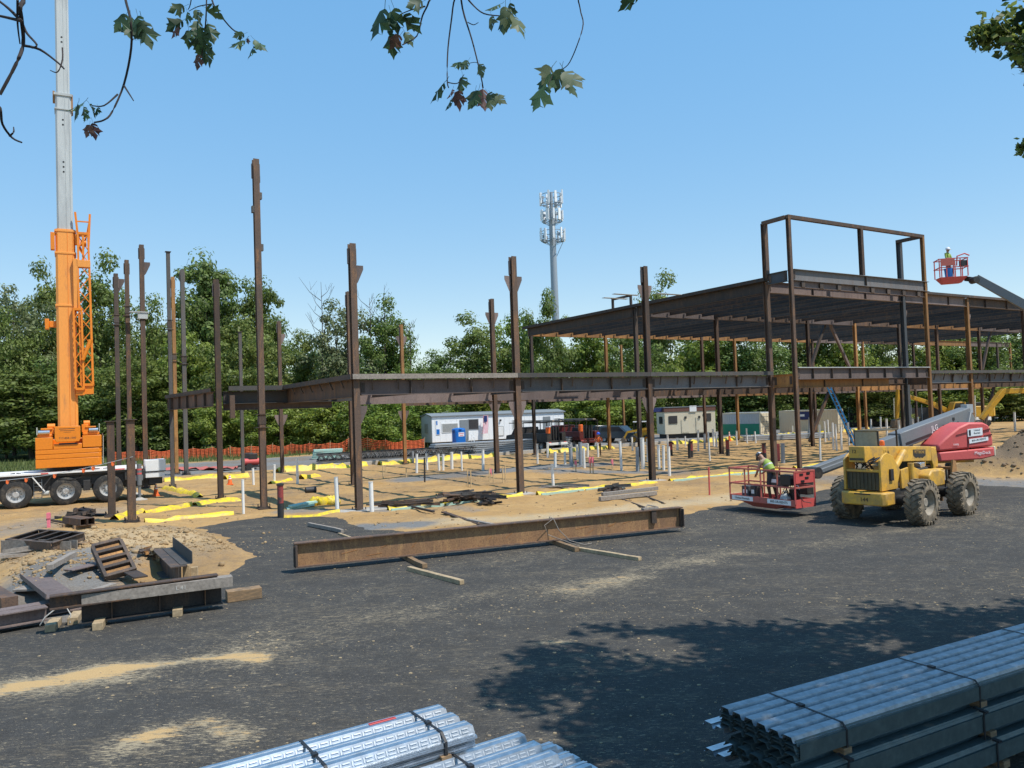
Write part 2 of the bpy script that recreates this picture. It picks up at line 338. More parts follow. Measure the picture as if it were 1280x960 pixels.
def dup(src, loc, rz=0., label=None, scale=None):
    r = src.copy(); C.objects.link(r); r.location = loc; r.rotation_euler = (0, 0, rz)
    if scale: r.scale = scale
    if label: r['label'] = label
    for ch in src.children:
        c = ch.copy(); C.objects.link(c); c.parent = r
        for g in ch.children: d = g.copy(); C.objects.link(d); d.parent = c
    return r
def mesh_np(name, v, f, mats, mi=None, smooth=False):
    me = bpy.data.meshes.new(name); nv, nf, k = len(v), len(f), f.shape[1]
    me.vertices.add(nv); me.vertices.foreach_set('co', np.ascontiguousarray(v, np.float32).ravel())
    me.loops.add(nf*k); me.loops.foreach_set('vertex_index', np.ascontiguousarray(f, np.int32).ravel())
    me.polygons.add(nf); me.polygons.foreach_set('loop_start', np.arange(0, nf*k, k, dtype=np.int32))
    for m in (mats if isinstance(mats, (list, tuple)) else [mats]): me.materials.append(M[m] if isinstance(m, str) else m)
    if mi is not None: me.polygons.foreach_set('material_index', np.ascontiguousarray(mi, np.int32))
    me.update(calc_edges=True); me.validate()
    if smooth: me.shade_smooth()
    return me
def text(body, size, parent, loc, ux, uy, matn, name='lettering', align='CENTER', depth=.004):
    cu = bpy.data.curves.new(name, 'FONT'); cu.body = body; cu.size = size; cu.extrude = depth/2; cu.align_x = align; cu.align_y = 'CENTER'; cu.resolution_u = 2
    t = bpy.data.objects.new('tmp', cu); C.objects.link(t); dg = bpy.context.evaluated_depsgraph_get()
    me = bpy.data.meshes.new_from_object(t.evaluated_get(dg)); bpy.data.objects.remove(t)
    me.materials.clear(); me.materials.append(M[matn]); o = obj(name, me, parent)
    x = Vector(ux).normalized(); z = x.cross(Vector(uy)).normalized(); y = z.cross(x)
    o.matrix_local = Matrix(((x.x, y.x, z.x, loc[0]), (x.y, y.y, z.y, loc[1]), (x.z, y.z, z.z, loc[2]), (0, 0, 0, 1)))
    return o
_lat = {}
def vn(x, y, sc, seed=0):
    if seed not in _lat: _lat[seed] = np.random.default_rng(seed+100).random((256, 256))
    T = _lat[seed]; x = np.asarray(x)*sc; y = np.asarray(y)*sc
    i = np.floor(x).astype(int); j = np.floor(y).astype(int); u = x-i; v = y-j; u = u*u*(3-2*u); v = v*v*(3-2*v)
    a = T[i % 256, j % 256]; b = T[(i+1) % 256, j % 256]; c = T[i % 256, (j+1) % 256]; d = T[(i+1) % 256, (j+1) % 256]
    return (a*(1-u)+b*u)*(1-v)+(c*(1-u)+d*u)*v
def fbm(x, y, sc, seed=0, o=4):
    return sum(vn(x, y, sc*2**k, seed+k)*.5**k for k in range(o))/sum(.5**k for k in range(o))
def seg_d(X, Y, a, b):
    a = np.array(a[:2]); b = np.array(b[:2]); d = b-a; L2 = (d**2).sum(); t = np.clip(((X-a[0])*d[0]+(Y-a[1])*d[1])/L2, 0, 1)
    return np.hypot(X-a[0]-t*d[0], Y-a[1]-t*d[1])
def inpoly(X, Y, P):
    r = np.zeros(X.shape, bool); n = len(P)
    for i in range(n):
        (x0, y0), (x1, y1) = P[i], P[(i+1) % n]
        c = ((y0 > Y) != (y1 > Y)) & (X < (x1-x0)*(Y-y0)/((y1-y0) or 1e-9)+x0); r ^= c
    return r
def polydist(X, Y, P): return np.min([seg_d(X, Y, P[i], P[(i+1) % len(P)]) for i in range(len(P))], axis=0)
def grid_mesh(name, xs, ys, Z, m, smooth=True, attrs=None):
    X, Y = np.meshgrid(xs, ys); v = np.stack([X, Y, Z], -1).reshape(-1, 3); nx, ny = len(xs), len(ys)
    i = (np.arange(ny-1)[:, None]*nx+np.arange(nx-1)[None]).ravel(); f = np.stack([i, i+1, i+nx+1, i+nx], 1)
    me = mesh_np(name, v, f, m, None, smooth)
    for k, a in (attrs or {}).items():
        t = me.attributes.new(k, 'FLOAT', 'POINT'); t.data.foreach_set('value', np.ascontiguousarray(a, np.float32).ravel())
    return me
# ================================================================== THE GROUND
P2 = lambda L_: [tuple(G(x, y)[:2]) for x, y in L_]
def dist_path(X, Y, pts): return np.min([seg_d(X, Y, pts[i], pts[i+1]) for i in range(len(pts)-1)], axis=0)
# base terrain to the horizon
b = MB(); b.add([(-2500, -60, -.3), (2500, -60, -.3), (2500, 4000, -.3), (-2500, 4000, -.3)], [(0, 1, 2, 3)])
props(obj('terrain', b.mesh('terrain', 'far_ground', False)), kind='structure')
# paved yard
xs = np.concatenate([np.linspace(-70, -16, 28)[:-1], np.arange(-16, 24, .16), np.linspace(24, 90, 34)]); ys = np.concatenate([np.linspace(-16, 4.6, 20), np.arange(4.7, 34, .16), np.linspace(34.4, 46, 12)])
X, Y = np.meshgrid(xs, ys); wob = (fbm(X, Y, .5, 3)-.5)*1.6
def band(pts, w, k): return k*np.exp(-(np.maximum(0, dist_path(X, Y+wob, P2(pts))/w))**2)
dust = band([(720, 735), (960, 690), (1170, 658)], .5, .5)+band([(330, 800), (560, 762), (760, 720), (900, 690)], .9, .42)+band([(-40, 860), (120, 850), (235, 832), (310, 818)], .7, .4)
dust += band([(150, 960), (300, 900)], .7, .28)+band([(640, 700), (860, 665), (1000, 650)], 1., .2)+band([(900, 650), (1300, 640)], 1.6, .22)+band([(300, 770), (640, 700)], 1.2, .12)+band([(1220, 640), (1300, 660)], 2., .25)
dust *= np.clip(fbm(X, Y, 1.1, 9)*2-.35, 0, 1.2)
dust += band([(-60, 862), (60, 853), (118, 847)], .5, 1.35)+band([(110, 846), (170, 838), (222, 830)], .22, 1.15)+band([(60, 872), (150, 858)], .3, .6)+band([(245, 912), (300, 922)], .24, 1.0)+band([(255, 823), (330, 818)], .2, 1.15)+band([(676, 800), (704, 800)], .12, 1.3)+band([(150, 940), (190, 925)], .25, 1.1)
Zs = (fbm(X, Y, .25, 21)-.5)*.03
props(obj('asphalt_yard', grid_mesh('asphalt_yard', xs, ys, Zs, 'asphalt', True, {'dust': dust})), kind='structure')
# bare building pad and everything behind it
EDGE = P2([(-500, 900), (-120, 830), (0, 790), (110, 774), (250, 744), (296, 716), (312, 694), (290, 674), (240, 660), (300, 651), (360, 644), (420, 647), (450, 662), (520, 664), (600, 668), (700, 662), (830, 648), (900, 634), (990, 619), (1050, 609), (1150, 602), (1280, 610), (1600, 616)])
DIRT = [(-160, EDGE[0][1])]+EDGE+[(200, EDGE[-1][1]), (200, 400), (-160, 400)]
ys = [13.6]
while ys[-1] < 150: ys.append(ys[-1]+max(.13, .0075*(ys[-1]-8)))
ys = np.array(ys); xs = np.concatenate([np.linspace(-110, -36, 60)[:-1], np.linspace(-36, -26, 26)[:-1], np.arange(-26, 46, .2), np.linspace(46.4, 60, 24), np.linspace(61, 120, 44)])
X, Y = np.meshgrid(xs, ys); XY = (X, Y)
ins = inpoly(X, Y, DIRT); dd = dist_path(X, Y, EDGE)*np.where(ins, 1, -1)+(fbm(X, Y, 1.1, 5)-.5)*.9
m = np.clip(dd/.5, -1, 1)
Z = np.where(m > 0, .05*np.minimum(m, 1), .12*m)+np.clip(m, 0, 1)*((fbm(X, Y, .6, 11)-.45)*.16+(fbm(X, Y, 2.6, 12)-.5)*.09)
RUB = P2([(20, 755), (120, 735), (200, 712), (296, 694), (240, 668), (110, 672), (0, 700)])
rub = np.clip(np.where(inpoly(X, Y, RUB), 1, -1)*polydist(X, Y, RUB)/1.2+.35, 0, 1)
Z += rub*(.12+.34*fbm(X, Y, .55, 31)+.16*fbm(X, Y, 2.2, 33))
MND = [(20.2, 37.0), (24, 34.8), (34, 34.), (46, 37), (46, 47), (33, 45.5), (25.5, 41.)]
mnd = np.clip(np.where(inpoly(X, Y, MND), 1, -1)*polydist(X, Y, MND)/3.2+.1, 0, 1)
Z += mnd*(1.55+.8*fbm(X, Y, .35, 41)+.55*fbm(X, Y, 1.1, 43)+.3*fbm(X, Y, 3.1, 47, 2))
S_ = (X-A0.x)*E1.x+(Y-A0.y)*E1.y; T_ = (X-A0.x)*E2.x+(Y-A0.y)*E2.y
inside = np.clip((np.minimum.reduce([S_+5, T_-.4, 25.5-T_]))/1., 0, 1)
wb = (fbm(X, Y, .25, 51)-.5)*5
gray = np.zeros_like(X)
def blot(pts, w, k=1.):
    return k*np.clip(1.4-dist_path(X+wb*.15, Y+wb*.15, P2(pts))/w, 0, 1)
gray = np.maximum.reduce([blot([(20, 785), (60, 745), (100, 720)], 1.3), blot([(445, 660), (520, 657)], .7, .9), blot([(480, 640), (360, 640)], .5, .5),
    blot([(520, 600), (640, 588), (740, 582)], 1.4, .9), blot([(690, 590), (840, 592)], 1.2, .6), blot([(600, 640), (560, 632)], .4, .3), blot([(1070, 600), (1300, 606)], 2.2, .55), blot([(0, 668), (120, 640)], 1.5, .35),
    np.clip((T_+wb*.6-28)/1.5, 0, 1)*np.clip((46-T_)/3, 0, 1)*.95])
green = np.clip((T_+wb-46)/4, 0, 1)
rut = np.clip(1-np.abs(((T_+.12*S_+wb*.25) % 3.1)-.5)/.22, 0, 1)*np.clip(fbm(X, Y, .12, 95)*4-1.9, 0, 1)*(T_ > -3)*(T_ < 27)
Z -= rut*.05
dark = np.maximum(np.clip(mnd*1.6, 0, .72), .45*rut+.38*np.clip(fbm(X, Y, .35, 88)*3-1.45, 0, 1))
pale = np.maximum(blot([(540, 655), (700, 648), (880, 628), (1000, 610)], 1.0, .3), rub*.2)
Z += np.clip((T_-60)/60, 0, 1)*1.2*np.clip((Y-60)/30, 0, 1)
props(obj('building_pad_ground', grid_mesh('building_pad_ground', xs, ys, Z, 'dirt', True, {'gray': gray, 'green': green, 'dark': dark, 'pale': pale})), kind='structure')
_gx, _gy, _gz = xs, ys, Z
def ground_z(x, y):
    if not (_gx[0] < x < _gx[-1] and _gy[0] < y < _gy[-1]): return 0.
    i = int(np.searchsorted(_gx, x))-1; j = int(np.searchsorted(_gy, y))-1
    u = (x-_gx[i])/(_gx[i+1]-_gx[i]); v = (y-_gy[j])/(_gy[j+1]-_gy[j])
    z = (_gz[j, i]*(1-u)+_gz[j, i+1]*u)*(1-v)+(_gz[j+1, i]*(1-u)+_gz[j+1, i+1]*u)*v
    return max(0., float(z))
def GP(px, py, dz=0):
    q = G(px, py); q.z = ground_z(q.x, q.y)+dz; return q
# loose clods: joined, since nobody could count them
ico = bmesh.new(); bmesh.ops.create_icosphere(ico, subdivisions=1, radius=1)
IV = np.array([v.co[:] for v in ico.verts]); IF = np.array([[v.index for v in f.verts] for f in ico.faces]); ico.free()
def clods(name, pts, sizes, m, flat=.7):
    V, Fs = [], []; n = len(IV)
    for k, ((x, y, z), s) in enumerate(zip(pts, sizes)):
        v = IV*(.6+.7*RNG.random((n, 1)))*s*np.array([RNG.uniform(.7, 1.4), RNG.uniform(.7, 1.4), flat])
        a = RNG.uniform(0, 6.28); c, s_ = math.cos(a), math.sin(a); v = v@np.array([[c, s_, 0], [-s_, c, 0], [0, 0, 1]])
        V.append(v+np.array([x, y, z])); Fs.append(IF+k*n)
    o = obj(name, mesh_np(name, np.concatenate(V), np.concatenate(Fs), m)); return props(o, kind='stuff')
pts, sz = [], []
rb = np.array(RUB); lo, hi = rb.min(0)-.5, rb.max(0)+.5
while len(pts) < 3000:
    x, y = RNG.uniform(lo, hi)
    if not inpoly(np.array([x]), np.array([y]), RUB)[0] and RNG.random() > .04: continue
    s = .012+.05*RNG.random()**3+(.08 if RNG.random() < .01 else 0); pts.append((x, y, ground_z(x, y)+s*.25)); sz.append(s)
clods('rubble_clods', pts, sz, 'clod')
pts, sz = [], []
while len(pts) < 2400:
    x, y = RNG.uniform(21, 44), RNG.uniform(34.5, 46)
    if not inpoly(np.array([x]), np.array([y]), MND)[0] and RNG.random() > .05: continue
    s = .025+.12*RNG.random()**4; pts.append((x, y, ground_z(x, y)+s*.25)); sz.append(s)
clods('soil_clods', pts, sz, 'clod_brown')
pts, sz = [], []
for i in range(1800):
    px = RNG.uniform(-40, 1300); a, b_ = RNG.random(2); q = G(px, RNG.uniform(585, 668))
    if ground_z(q.x, q.y) < .015: continue
    s = .012+.05*a**4; pts.append((q.x, q.y, ground_z(q.x, q.y)+s*.3)); sz.append(s)
clods('pad_clods', pts, sz, 'clod')
# flat crumbs of dried dirt on the asphalt
V, Fs = [], []; k = 0
while k < 5200:
    x, y = RNG.uniform(-16, 19), 5.2+RNG.random()**1.4*23
    if inpoly(np.array([x]), np.array([y]), DIRT)[0] or abs(x) > y*.8: continue
    if fbm(np.array([x*.4+y*.25]), np.array([y*1.1]), .55, 91)[0]+RNG.normal(0, .09) < .52: continue
    s = .005+.024*RNG.random()**4; a = np.arange(5)*1.2566+RNG.uniform(0, 1); r = s*(.5+.8*RNG.random(5)); h = s*.22+.004
    z0 = float((fbm(np.array([x]), np.array([y]), .25, 21)[0]-.5)*.03)
    v = np.stack([x+np.cos(a)*r*1.25, y+np.sin(a)*r, np.full(5, z0-.004)], 1); t = v*1; t[:, 2] = z0+h; t[:, :2] = (t[:, :2]-[x, y])*.75+[x, y]
    V += [v, t]; o = k*10
    for i in range(5): j = (i+1) % 5; Fs.append((o+i, o+j, o+5+j, o+5+i))
    Fs.append((o+5, o+6, o+7, o+8)); Fs.append((o+8, o+9, o+5))
    k += 1
me = bpy.data.meshes.new('dirt_crumbs')
me.from_pydata(np.concatenate(V).tolist(), [], Fs); me.materials.append(M['crumb'])
props(obj('dirt_crumbs', me), kind='stuff')
# weeds at the fence
def blades(n, sampler, h, m, name):
    V = []
    for i in range(n):
        x, y, z = sampler(); a = RNG.uniform(0, 6.28); hh = h*RNG.uniform(.4, 1.2); w = hh*.09; l = hh*RNG.uniform(.1, .6); b2 = RNG.uniform(0, 6.28)
        c, s = math.cos(a)*w, math.sin(a)*w; V.append([(x-c, y-s, z-.05), (x+c, y+s, z-.05), (x+c*.4+math.cos(b2)*l*.5, y+s*.4+math.sin(b2)*l*.5, z+hh*.6), (x+math.cos(b2)*l, y+math.sin(b2)*l, z+hh)])
    o = obj(name, mesh_np(name, np.array(V).reshape(-1, 3), np.arange(n*4).reshape(-1, 4), m)); return props(o, kind='stuff')
def gs():
    while 1:
        s, t = RNG.uniform(-60, 110), RNG.uniform(46, 66); p = WLD(s, t)
        if abs(p.x) < p.y*.72 and 60 < p.y < 130 and p.x < 8: return p.x, p.y, ground_z(p.x, p.y)
blades(9000, gs, .5, 'grass', 'meadow_grass')

# ================================================================== TREES
def tree_mesh(seed, H, Wd, base, mats, nclump=70, per=95, leaf=.42, cl=1.7, lumps=.35):
    r = np.random.default_rng(seed); V = []; cen = []
    zc = (H+base)/2; rz = (H-base)/2
    ph = r.uniform(0, 6.28, 6)
    while len(cen) < nclump:
        d = r.normal(size=3); d /= np.linalg.norm(d); rr = r.random()**.45
        az = math.atan2(d[1], d[0]); k = 1+lumps*(math.sin(2*az+ph[0])*.5+math.sin(3*d[2]*3+ph[1])*.5+.4*math.sin(5*az+ph[2]+4*d[2]))
        wz = 1-.25*max(0, d[2])                      # a little narrower on top
        p = np.array([d[0]*Wd/2*rr*k*wz, d[1]*Wd/2*rr*k*wz, zc+d[2]*rz*rr*(1+.12*k)])
        if p[2] < base-.3: continue
        cen.append(p)
    for c in cen:
        rc = cl*r.uniform(.6, 1.25); n = int(per*r.uniform(.6, 1.3))
        d = r.normal(size=(n, 3)); d /= np.linalg.norm(d, axis=1)[:, None]
        pts = c+d*(r.random((n, 1))**.36)*rc*np.array([1, 1, .72])
        nrm = d*1.1+r.normal(size=(n, 3))*.33+np.array([.18, -.12, .5]); nrm /= np.linalg.norm(nrm, axis=1)[:, None]
        t = np.cross(nrm, r.normal(size=(n, 3))); t /= np.linalg.norm(t, axis=1)[:, None]; b_ = np.cross(nrm, t)
        s = leaf*1.08*r.uniform(.55, 1.3, (n, 1)); V.append(np.stack([pts-t*s*.6, pts-b_*s*.38+nrm*s*.08, pts+t*s*.6, pts+b_*s*.38+nrm*s*.08], 1))
    v = np.concatenate(V).reshape(-1, 3); return mesh_np('crown', v, np.arange(len(v)).reshape(-1, 4), mats), cen
def trunk_mb(H, cen, r0, seed, nb=9):
    rr = random.Random(seed); b = MB(); x, y = 0, 0; pts = []
    for i in range(7):
        t = i/6; pts.append((x, y, t*H*.82)); x += rr.uniform(-.25, .25); y += rr.uniform(-.25, .25)
    b.tube(pts, r0, 7, r1=r0*.22)
    for c in rr.sample([list(q) for q in cen], min(nb, len(cen))):
        k = min(5, max(1, int(c[2]/(H*.82)*6*rr.uniform(.45, .8)))); p = Vector(pts[k]); q = Vector(c)
        b.tube([p, (p+q)/2+Vector((0, 0, -.25)), q], r0*.32, 5, r1=r0*.08)
    return b
TV = []
for i, (H, Wd, bs, mt, nc, per, lf, cl) in enumerate([
    (19, 11, 1.5, 'leaf_mid', 120, 152, 0.35, 1.7), (21, 12.5, 3, 'leaf_dark', 140, 152, 0.35, 1.7), (17, 12, 1, 'leaf_mid', 120, 152, 0.35, 1.7), (16, 10, 1.5, 'leaf_grey', 85, 112, 0.32, 1.5),
    (9, 9, .4, 'leaf_bright', 80, 144, 0.29, 1.25), (7, 8, .3, 'leaf_bright', 65, 144, 0.27, 1.1), (14, 10.5, .8, 'leaf_bright', 100, 152, 0.33, 1.5), (15, 9, .8, 'leaf_dark', 95, 152, 0.33, 1.5)]):
    me, cen = tree_mesh(200+i, H, Wd, bs, mt, nc, per, lf, cl)
    tm = trunk_mb(H, cen, .012*H+.05, i).mesh('trunk', 'bark'); TV.append((H, Wd, me, tm))
def tree(px, ytop, wpx, Y, v, label, yb=None, name='tree', group='trees behind the site'):
    H, Wd, me, tm = TV[v]; base = AT(px, 560, Y); top = AT(px, ytop, Y).z; base.z = ground_z(base.x, base.y)-.1
    t = thing(name, label, 'tree', base, random.uniform(0, 6.28), group)
    sc = (top-base.z)/H/.97; w = wpx/F_PX*Y/Wd/1.04; t.scale = (w, w, sc)
    obj('crown', me, t); obj('trunk', tm, t); return t
LT = [ # px, top, width px, distance, variant, label
 (18, 372, 110, 93, 3, 'thin grey-green tree at the far left edge, left of the crane boom'),
 (62, 352, 80, 102, 0, 'tall green tree showing just left of the orange crane boom'),
 (128, 343, 95, 95, 0, 'tall green tree behind the orange lattice jib of the crane'),
 (40, 470, 150, 87, 7, 'dark low tree behind the left end of the crane counterweight'),
 (192, 384, 85, 97, 2, 'green tree behind the cluster of tall thin columns'),
 (170, 455, 110, 88, 7, 'dark tree at fence height behind the two short columns'),
 (268, 318, 125, 104, 1, 'tallest dark round-headed tree rising behind the tallest column'),
 (326, 352, 90, 106, 1, 'dark tree forming the right shoulder of the tallest tree'),
 (228, 415, 95, 92, 6, 'light green tree in front of the tallest tree, by the orange column'),
 (302, 408, 110, 90, 2, 'light green tree left of the tallest column under the tallest tree'),
 (382, 424, 80, 103, 2, 'lower green tree in the dip right of the tallest tree'),
 (428, 386, 95, 100, 3, 'grey-green tree with bare twigs on top behind the corner column'),
 (487, 392, 95, 102, 0, 'tree with bare branches left of the wide gap of sky'),
 (545, 446, 70, 108, 2, 'low distant tree in the gap of sky over the white office trailer'),
 (598, 408, 100, 110, 0, 'green tree above the white office trailer, right of the sky gap'),
 (655, 395, 80, 112, 6, 'bright green tree behind the second front column'),
 (690, 376, 70, 108, 2, 'leafy tree hiding the foot of the cell tower'),
 (740, 400, 90, 112, 6, 'bright green tree right of the cell tower under the roof edge'),
 (832, 362, 90, 120, 0, 'tree whose tip peeks over the roof edge behind the third front column'),
 (795, 420, 85, 106, 2, 'green tree seen through the upper storey beside the small roof hatch'),
 (880, 400, 95, 110, 6, 'green tree seen through the frame behind the cream trailer'),
 (935, 405, 95, 108, 0, 'green tree seen through the frame above the green and cream container'),
 (1000, 398, 90, 112, 7, 'dark tree seen behind the front portico columns'),
 (1055, 402, 90, 108, 6, 'green tree seen through the inverted V brace'),
 (1110, 405, 90, 112, 2, 'green tree behind the dark grey portico column'),
 (1172, 410, 95, 110, 6, 'bright green tree behind the right portico column'),
 (1230, 412, 95, 108, 0, 'green tree behind the yellow excavator body at right'),
 (1285, 408, 95, 112, 7, 'dark green tree at the right edge behind the digger arm'),
 (345, 500, 95, 84, 4, 'bright green bushy tree behind the orange fence under the notch beam'),
 (405, 488, 100, 85, 4, 'bright green bushy tree left of the corner column base'),
 (470, 498, 100, 84, 4, 'bright green bushy tree right of the corner column base'),
 (530, 490, 90, 92, 6, 'bright green tree directly behind the left end of the white office trailer'),
 (615, 478, 110, 104, 6, 'bright green tree behind the middle of the white office trailer'),
 (745, 485, 100, 100, 4, 'bright green bushy tree behind the parked dark vehicles'),
 (275, 500, 90, 86, 5, 'mid green bush behind the fence left of the tallest column base'),
 (215, 505, 80, 88, 7, 'dark bushy tree behind the orange mesh fence by the thin columns'),
 (800, 478, 90, 106, 7, 'dark tree behind the small yellow loader'),
 (960, 470, 100, 104, 7, 'dark tree between the two storage containers'),
 (1090, 470, 100, 102, 7, 'dark tree behind the blue ladder and digger stick'),
 (1200, 475, 110, 104, 4, 'bright green low tree behind the excavator engine cover'),
 (1270, 480, 90, 103, 7, 'dark low tree at the right edge under the beam'),
 (8, 400, 90, 88, 2, 'green tree cut by the left edge of the picture'),
 (100, 440, 100, 90, 2, 'green tree filling the gap right of the crane boom'),
 (-60, 380, 130, 92, 1, 'large dark tree beyond the left edge of the picture'),
]
for a in LT: tree(a[0], a[1], a[2], a[3], a[4], a[5])
# bare dead branches standing above two crowns
def deadwood(px, py0, py1, Y, seed, label):
    rr = random.Random(seed); b = MB(); p0 = AT(px, py0, Y); H = AT(px, py1, Y).z-p0.z
    b.tube([(0, 0, -3), (.2, 0, H*.5), (.1, .2, H)], .09, 5, r1=.02)
    for i in range(9):
        z = H*rr.uniform(.1, .85); a = rr.uniform(0, 6.28); l = H*rr.uniform(.25, .5)
        e = Vector((math.cos(a)*l*.7, math.sin(a)*l*.7, z+l*.8)); b.tube([(.1, 0, z), Vector((.1, 0, z)).lerp(e, .5)+Vector((0, 0, -.12*l)), e], .05, 4, r1=.012)
        for j in range(2):
            q = Vector((.1, 0, z)).lerp(e, rr.uniform(.4, .8)); b.tube([q, q+Vector((rr.uniform(-.5, .5), rr.uniform(-.5, .5), .8))*l*.4], .022, 3, r1=.008)
    o = solo('dead_branches', b, 'bark', label, 'bare branch', p0)
deadwood(402, 440, 352, 98, 1, 'bare grey branches poking up left of the corner column top')
deadwood(480, 440, 368, 101, 2, 'bare grey branches above the tree left of the sky gap')
deadwood(512, 450, 402, 101, 5, 'leaning bare grey branch at the right side of the tree by the sky gap')
deadwood(462, 430, 372, 100, 4, 'slim bare grey branches between the corner column and the orange-brown column')
# the wood behind, read as one mass
V, Fm = [], []
rw = np.random.default_rng(5); off = 0
for k in range(46):
    H, Wd, me, tm = TV[[0, 1, 2, 7][k % 4]]; n = len(me.vertices); co = np.empty(n*3, np.float32); me.vertices.foreach_get('co', co); co = co.reshape(-1, 4, 3)[::3].reshape(-1, 3)*1.0
    px = -180+k*35; Y = rw.uniform(122, 138); ytop = 425+rw.uniform(-12, 20); ytop += 25 if 505 < px < 580 else 0; ytop -= 15 if px < 330 else 0
    p = AT(px, 540, Y); top = AT(px, ytop, Y).z; sc = top/H/1.04
    V.append(co*np.array([1.25, 1.25, sc])+np.array([p.x, Y, 0]))
v = np.concatenate(V); props(obj('far_woodland', mesh_np('far_woodland', v, np.arange(len(v)).reshape(-1, 4), 'leaf_dark')), kind='stuff')
# undergrowth along the wood edge
V = []
for k in range(150):
    px = rw.uniform(-80, 1340); Y = rw.uniform(95, 104) if px < 560 else rw.uniform(101, 108); p = AT(px, 560, Y); n = 150; h = rw.uniform(1.4, 3.6)
    d = rw.normal(size=(n, 3)); d /= np.linalg.norm(d, axis=1)[:, None]; q = np.array([p.x, p.y, h*.4+ground_z(p.x, p.y)])+d*rw.random((n, 1))**.4*np.array([2.3, 1.6, h*.65])
    nr = d+rw.normal(size=(n, 3))*.6; nr /= np.linalg.norm(nr, axis=1)[:, None]; t = np.cross(nr, rw.normal(size=(n, 3))); t /= np.linalg.norm(t, axis=1)[:, None]; bb = np.cross(nr, t); s = .36*rw.uniform(.5, 1.3, (n, 1))
    V.append(np.stack([q-t*s*.6, q-bb*s*.4, q+t*s*.6, q+bb*s*.4], 1).reshape(-1, 3))
v = np.concatenate(V); props(obj('undergrowth', mesh_np('undergrowth', v, np.arange(len(v)).reshape(-1, 4), 'leaf_mid')), kind='stuff')
# ================================================================== THE STEEL FRAME
ZL2, ZR = 5.22, 10.45       # tops of steel, floor and roof
T2, T3 = 11.2, 24.8
bld = thing('steel_building_frame', 'rusty two storey steel frame of beams and columns standing on the bare dirt pad', 'steel frame', A0, ANG)
def wcol(parent, s, t, z1, m='rust', d=.31, z0=0, gus=(), cap=False, orient=0, splice=None, plates=True, name='column'):
    d = d*.78; b = MB(); up = (0, 1, 0) if orient == 0 else (1, 0, 0)
    b.ibeam((s, t, z0), (s, t, z1), d, d*.95, .026, .02, up)
    c = part(name, b, m, parent)
    p = MB(); p.box((s, t, .03+z0), (d*1.9, d*1.9, .05)); p.box((s, t, .08+z0), (d*1.4, d*1.4, .04))
    for i in (-1, 1):
        for j in (-1, 1): p.cyl((s+i*d*.75, t+j*d*.75, z0+.05), (s+i*d*.75, t+j*d*.75, z0+.2), .022, n=6)
    if z0 < .1: part('base_plate', p, 'rust_dark', c)
    for z, sd in gus:
        for k in ((-1, 1) if sd == 0 else (sd,)):
            g = MB(); g.prism([(0, .42), (.32*k, .42), (.32*k, .26), (.09*k, -.25), (0, -.36)], (s+k*d*.5, t, z), (1, 0, 0), (0, 0, 1), .016); part('gusset_plate', g, 'plum', c)
    if cap:
        g = MB(); g.box((s, t, z1+.015), (d*1.5, d*1.5, .03)); part('cap_plate', g, 'rust_dark', c)
    elif plates:
        g = MB()
        for k in (-1, 1): g.box((s+k*(d*.5+.02), t+.03, z1-.5), (.035, d*.55, .62))
        part('splice_plate', g, 'plum', c)
    if splice:
        g = MB(); g.box((s, t, splice), (d*1.12, d*1.12, .35)); g.box((s, t, splice-.3), (d*2, d*1.5, .03)); g.box((s, t, splice+.25), (d*1.8, d*1.4, .03)); part('splice_collar', g, 'rust_dark', c)
    return c
def beam(p0, p1, d=.62, b_=.22, m='rust', name='beam', parent=None, ztop=True, stiff=0):
    p0, p1 = Vector(p0), Vector(p1)
    if ztop: p0.z -= d/2; p1.z -= d/2
    o = part(name, MB().ibeam(p0, p1, d, b_, .024, .016), m, parent or bld)
    if name in ('edge_beam', 'roof_edge_beam', 'portico_beam') and d > .5:
        a, sd, u = frame_of(p1-p0)
        for q, sg in ((p0, 1), (p1, -1)):
            g = MB(); c_ = q+a*sg*.11; L = d*.62
            for e in (-1, 1): g.bar(c_+sd*e*.022-u*L/2, c_+sd*e*.022+u*L/2, .024, .16, a)
            k_ = int(L/.085)
            for i in range(k_):
                z_ = -L/2+.05+i*.085
                for e in (-1, 1): g.cyl(c_+sd*e*.034+u*z_, c_+sd*e*.056+u*z_, .02, n=6)
            part('connection_angle', g, 'rust_dark', o)
    if stiff:
        a, sd, u = frame_of(p1-p0)
        for k in range(stiff):
            q = p0.lerp(p1, (k+.75)/(stiff+.5)); g = MB()
            for e in (-1, 1): g.bar(q+sd*e*(b_*.25)-u*(d/2-.03), q+sd*e*(b_*.25)+u*(d/2-.03), b_*.42, .02, a)
            part('stiffener', g, 'rust_dark', o)
    return o
SF = [0, 7.5, 15.2, 24.1, 36.9, 44.4, 52.0, 60.0, 68.0, 76.0]           # front row
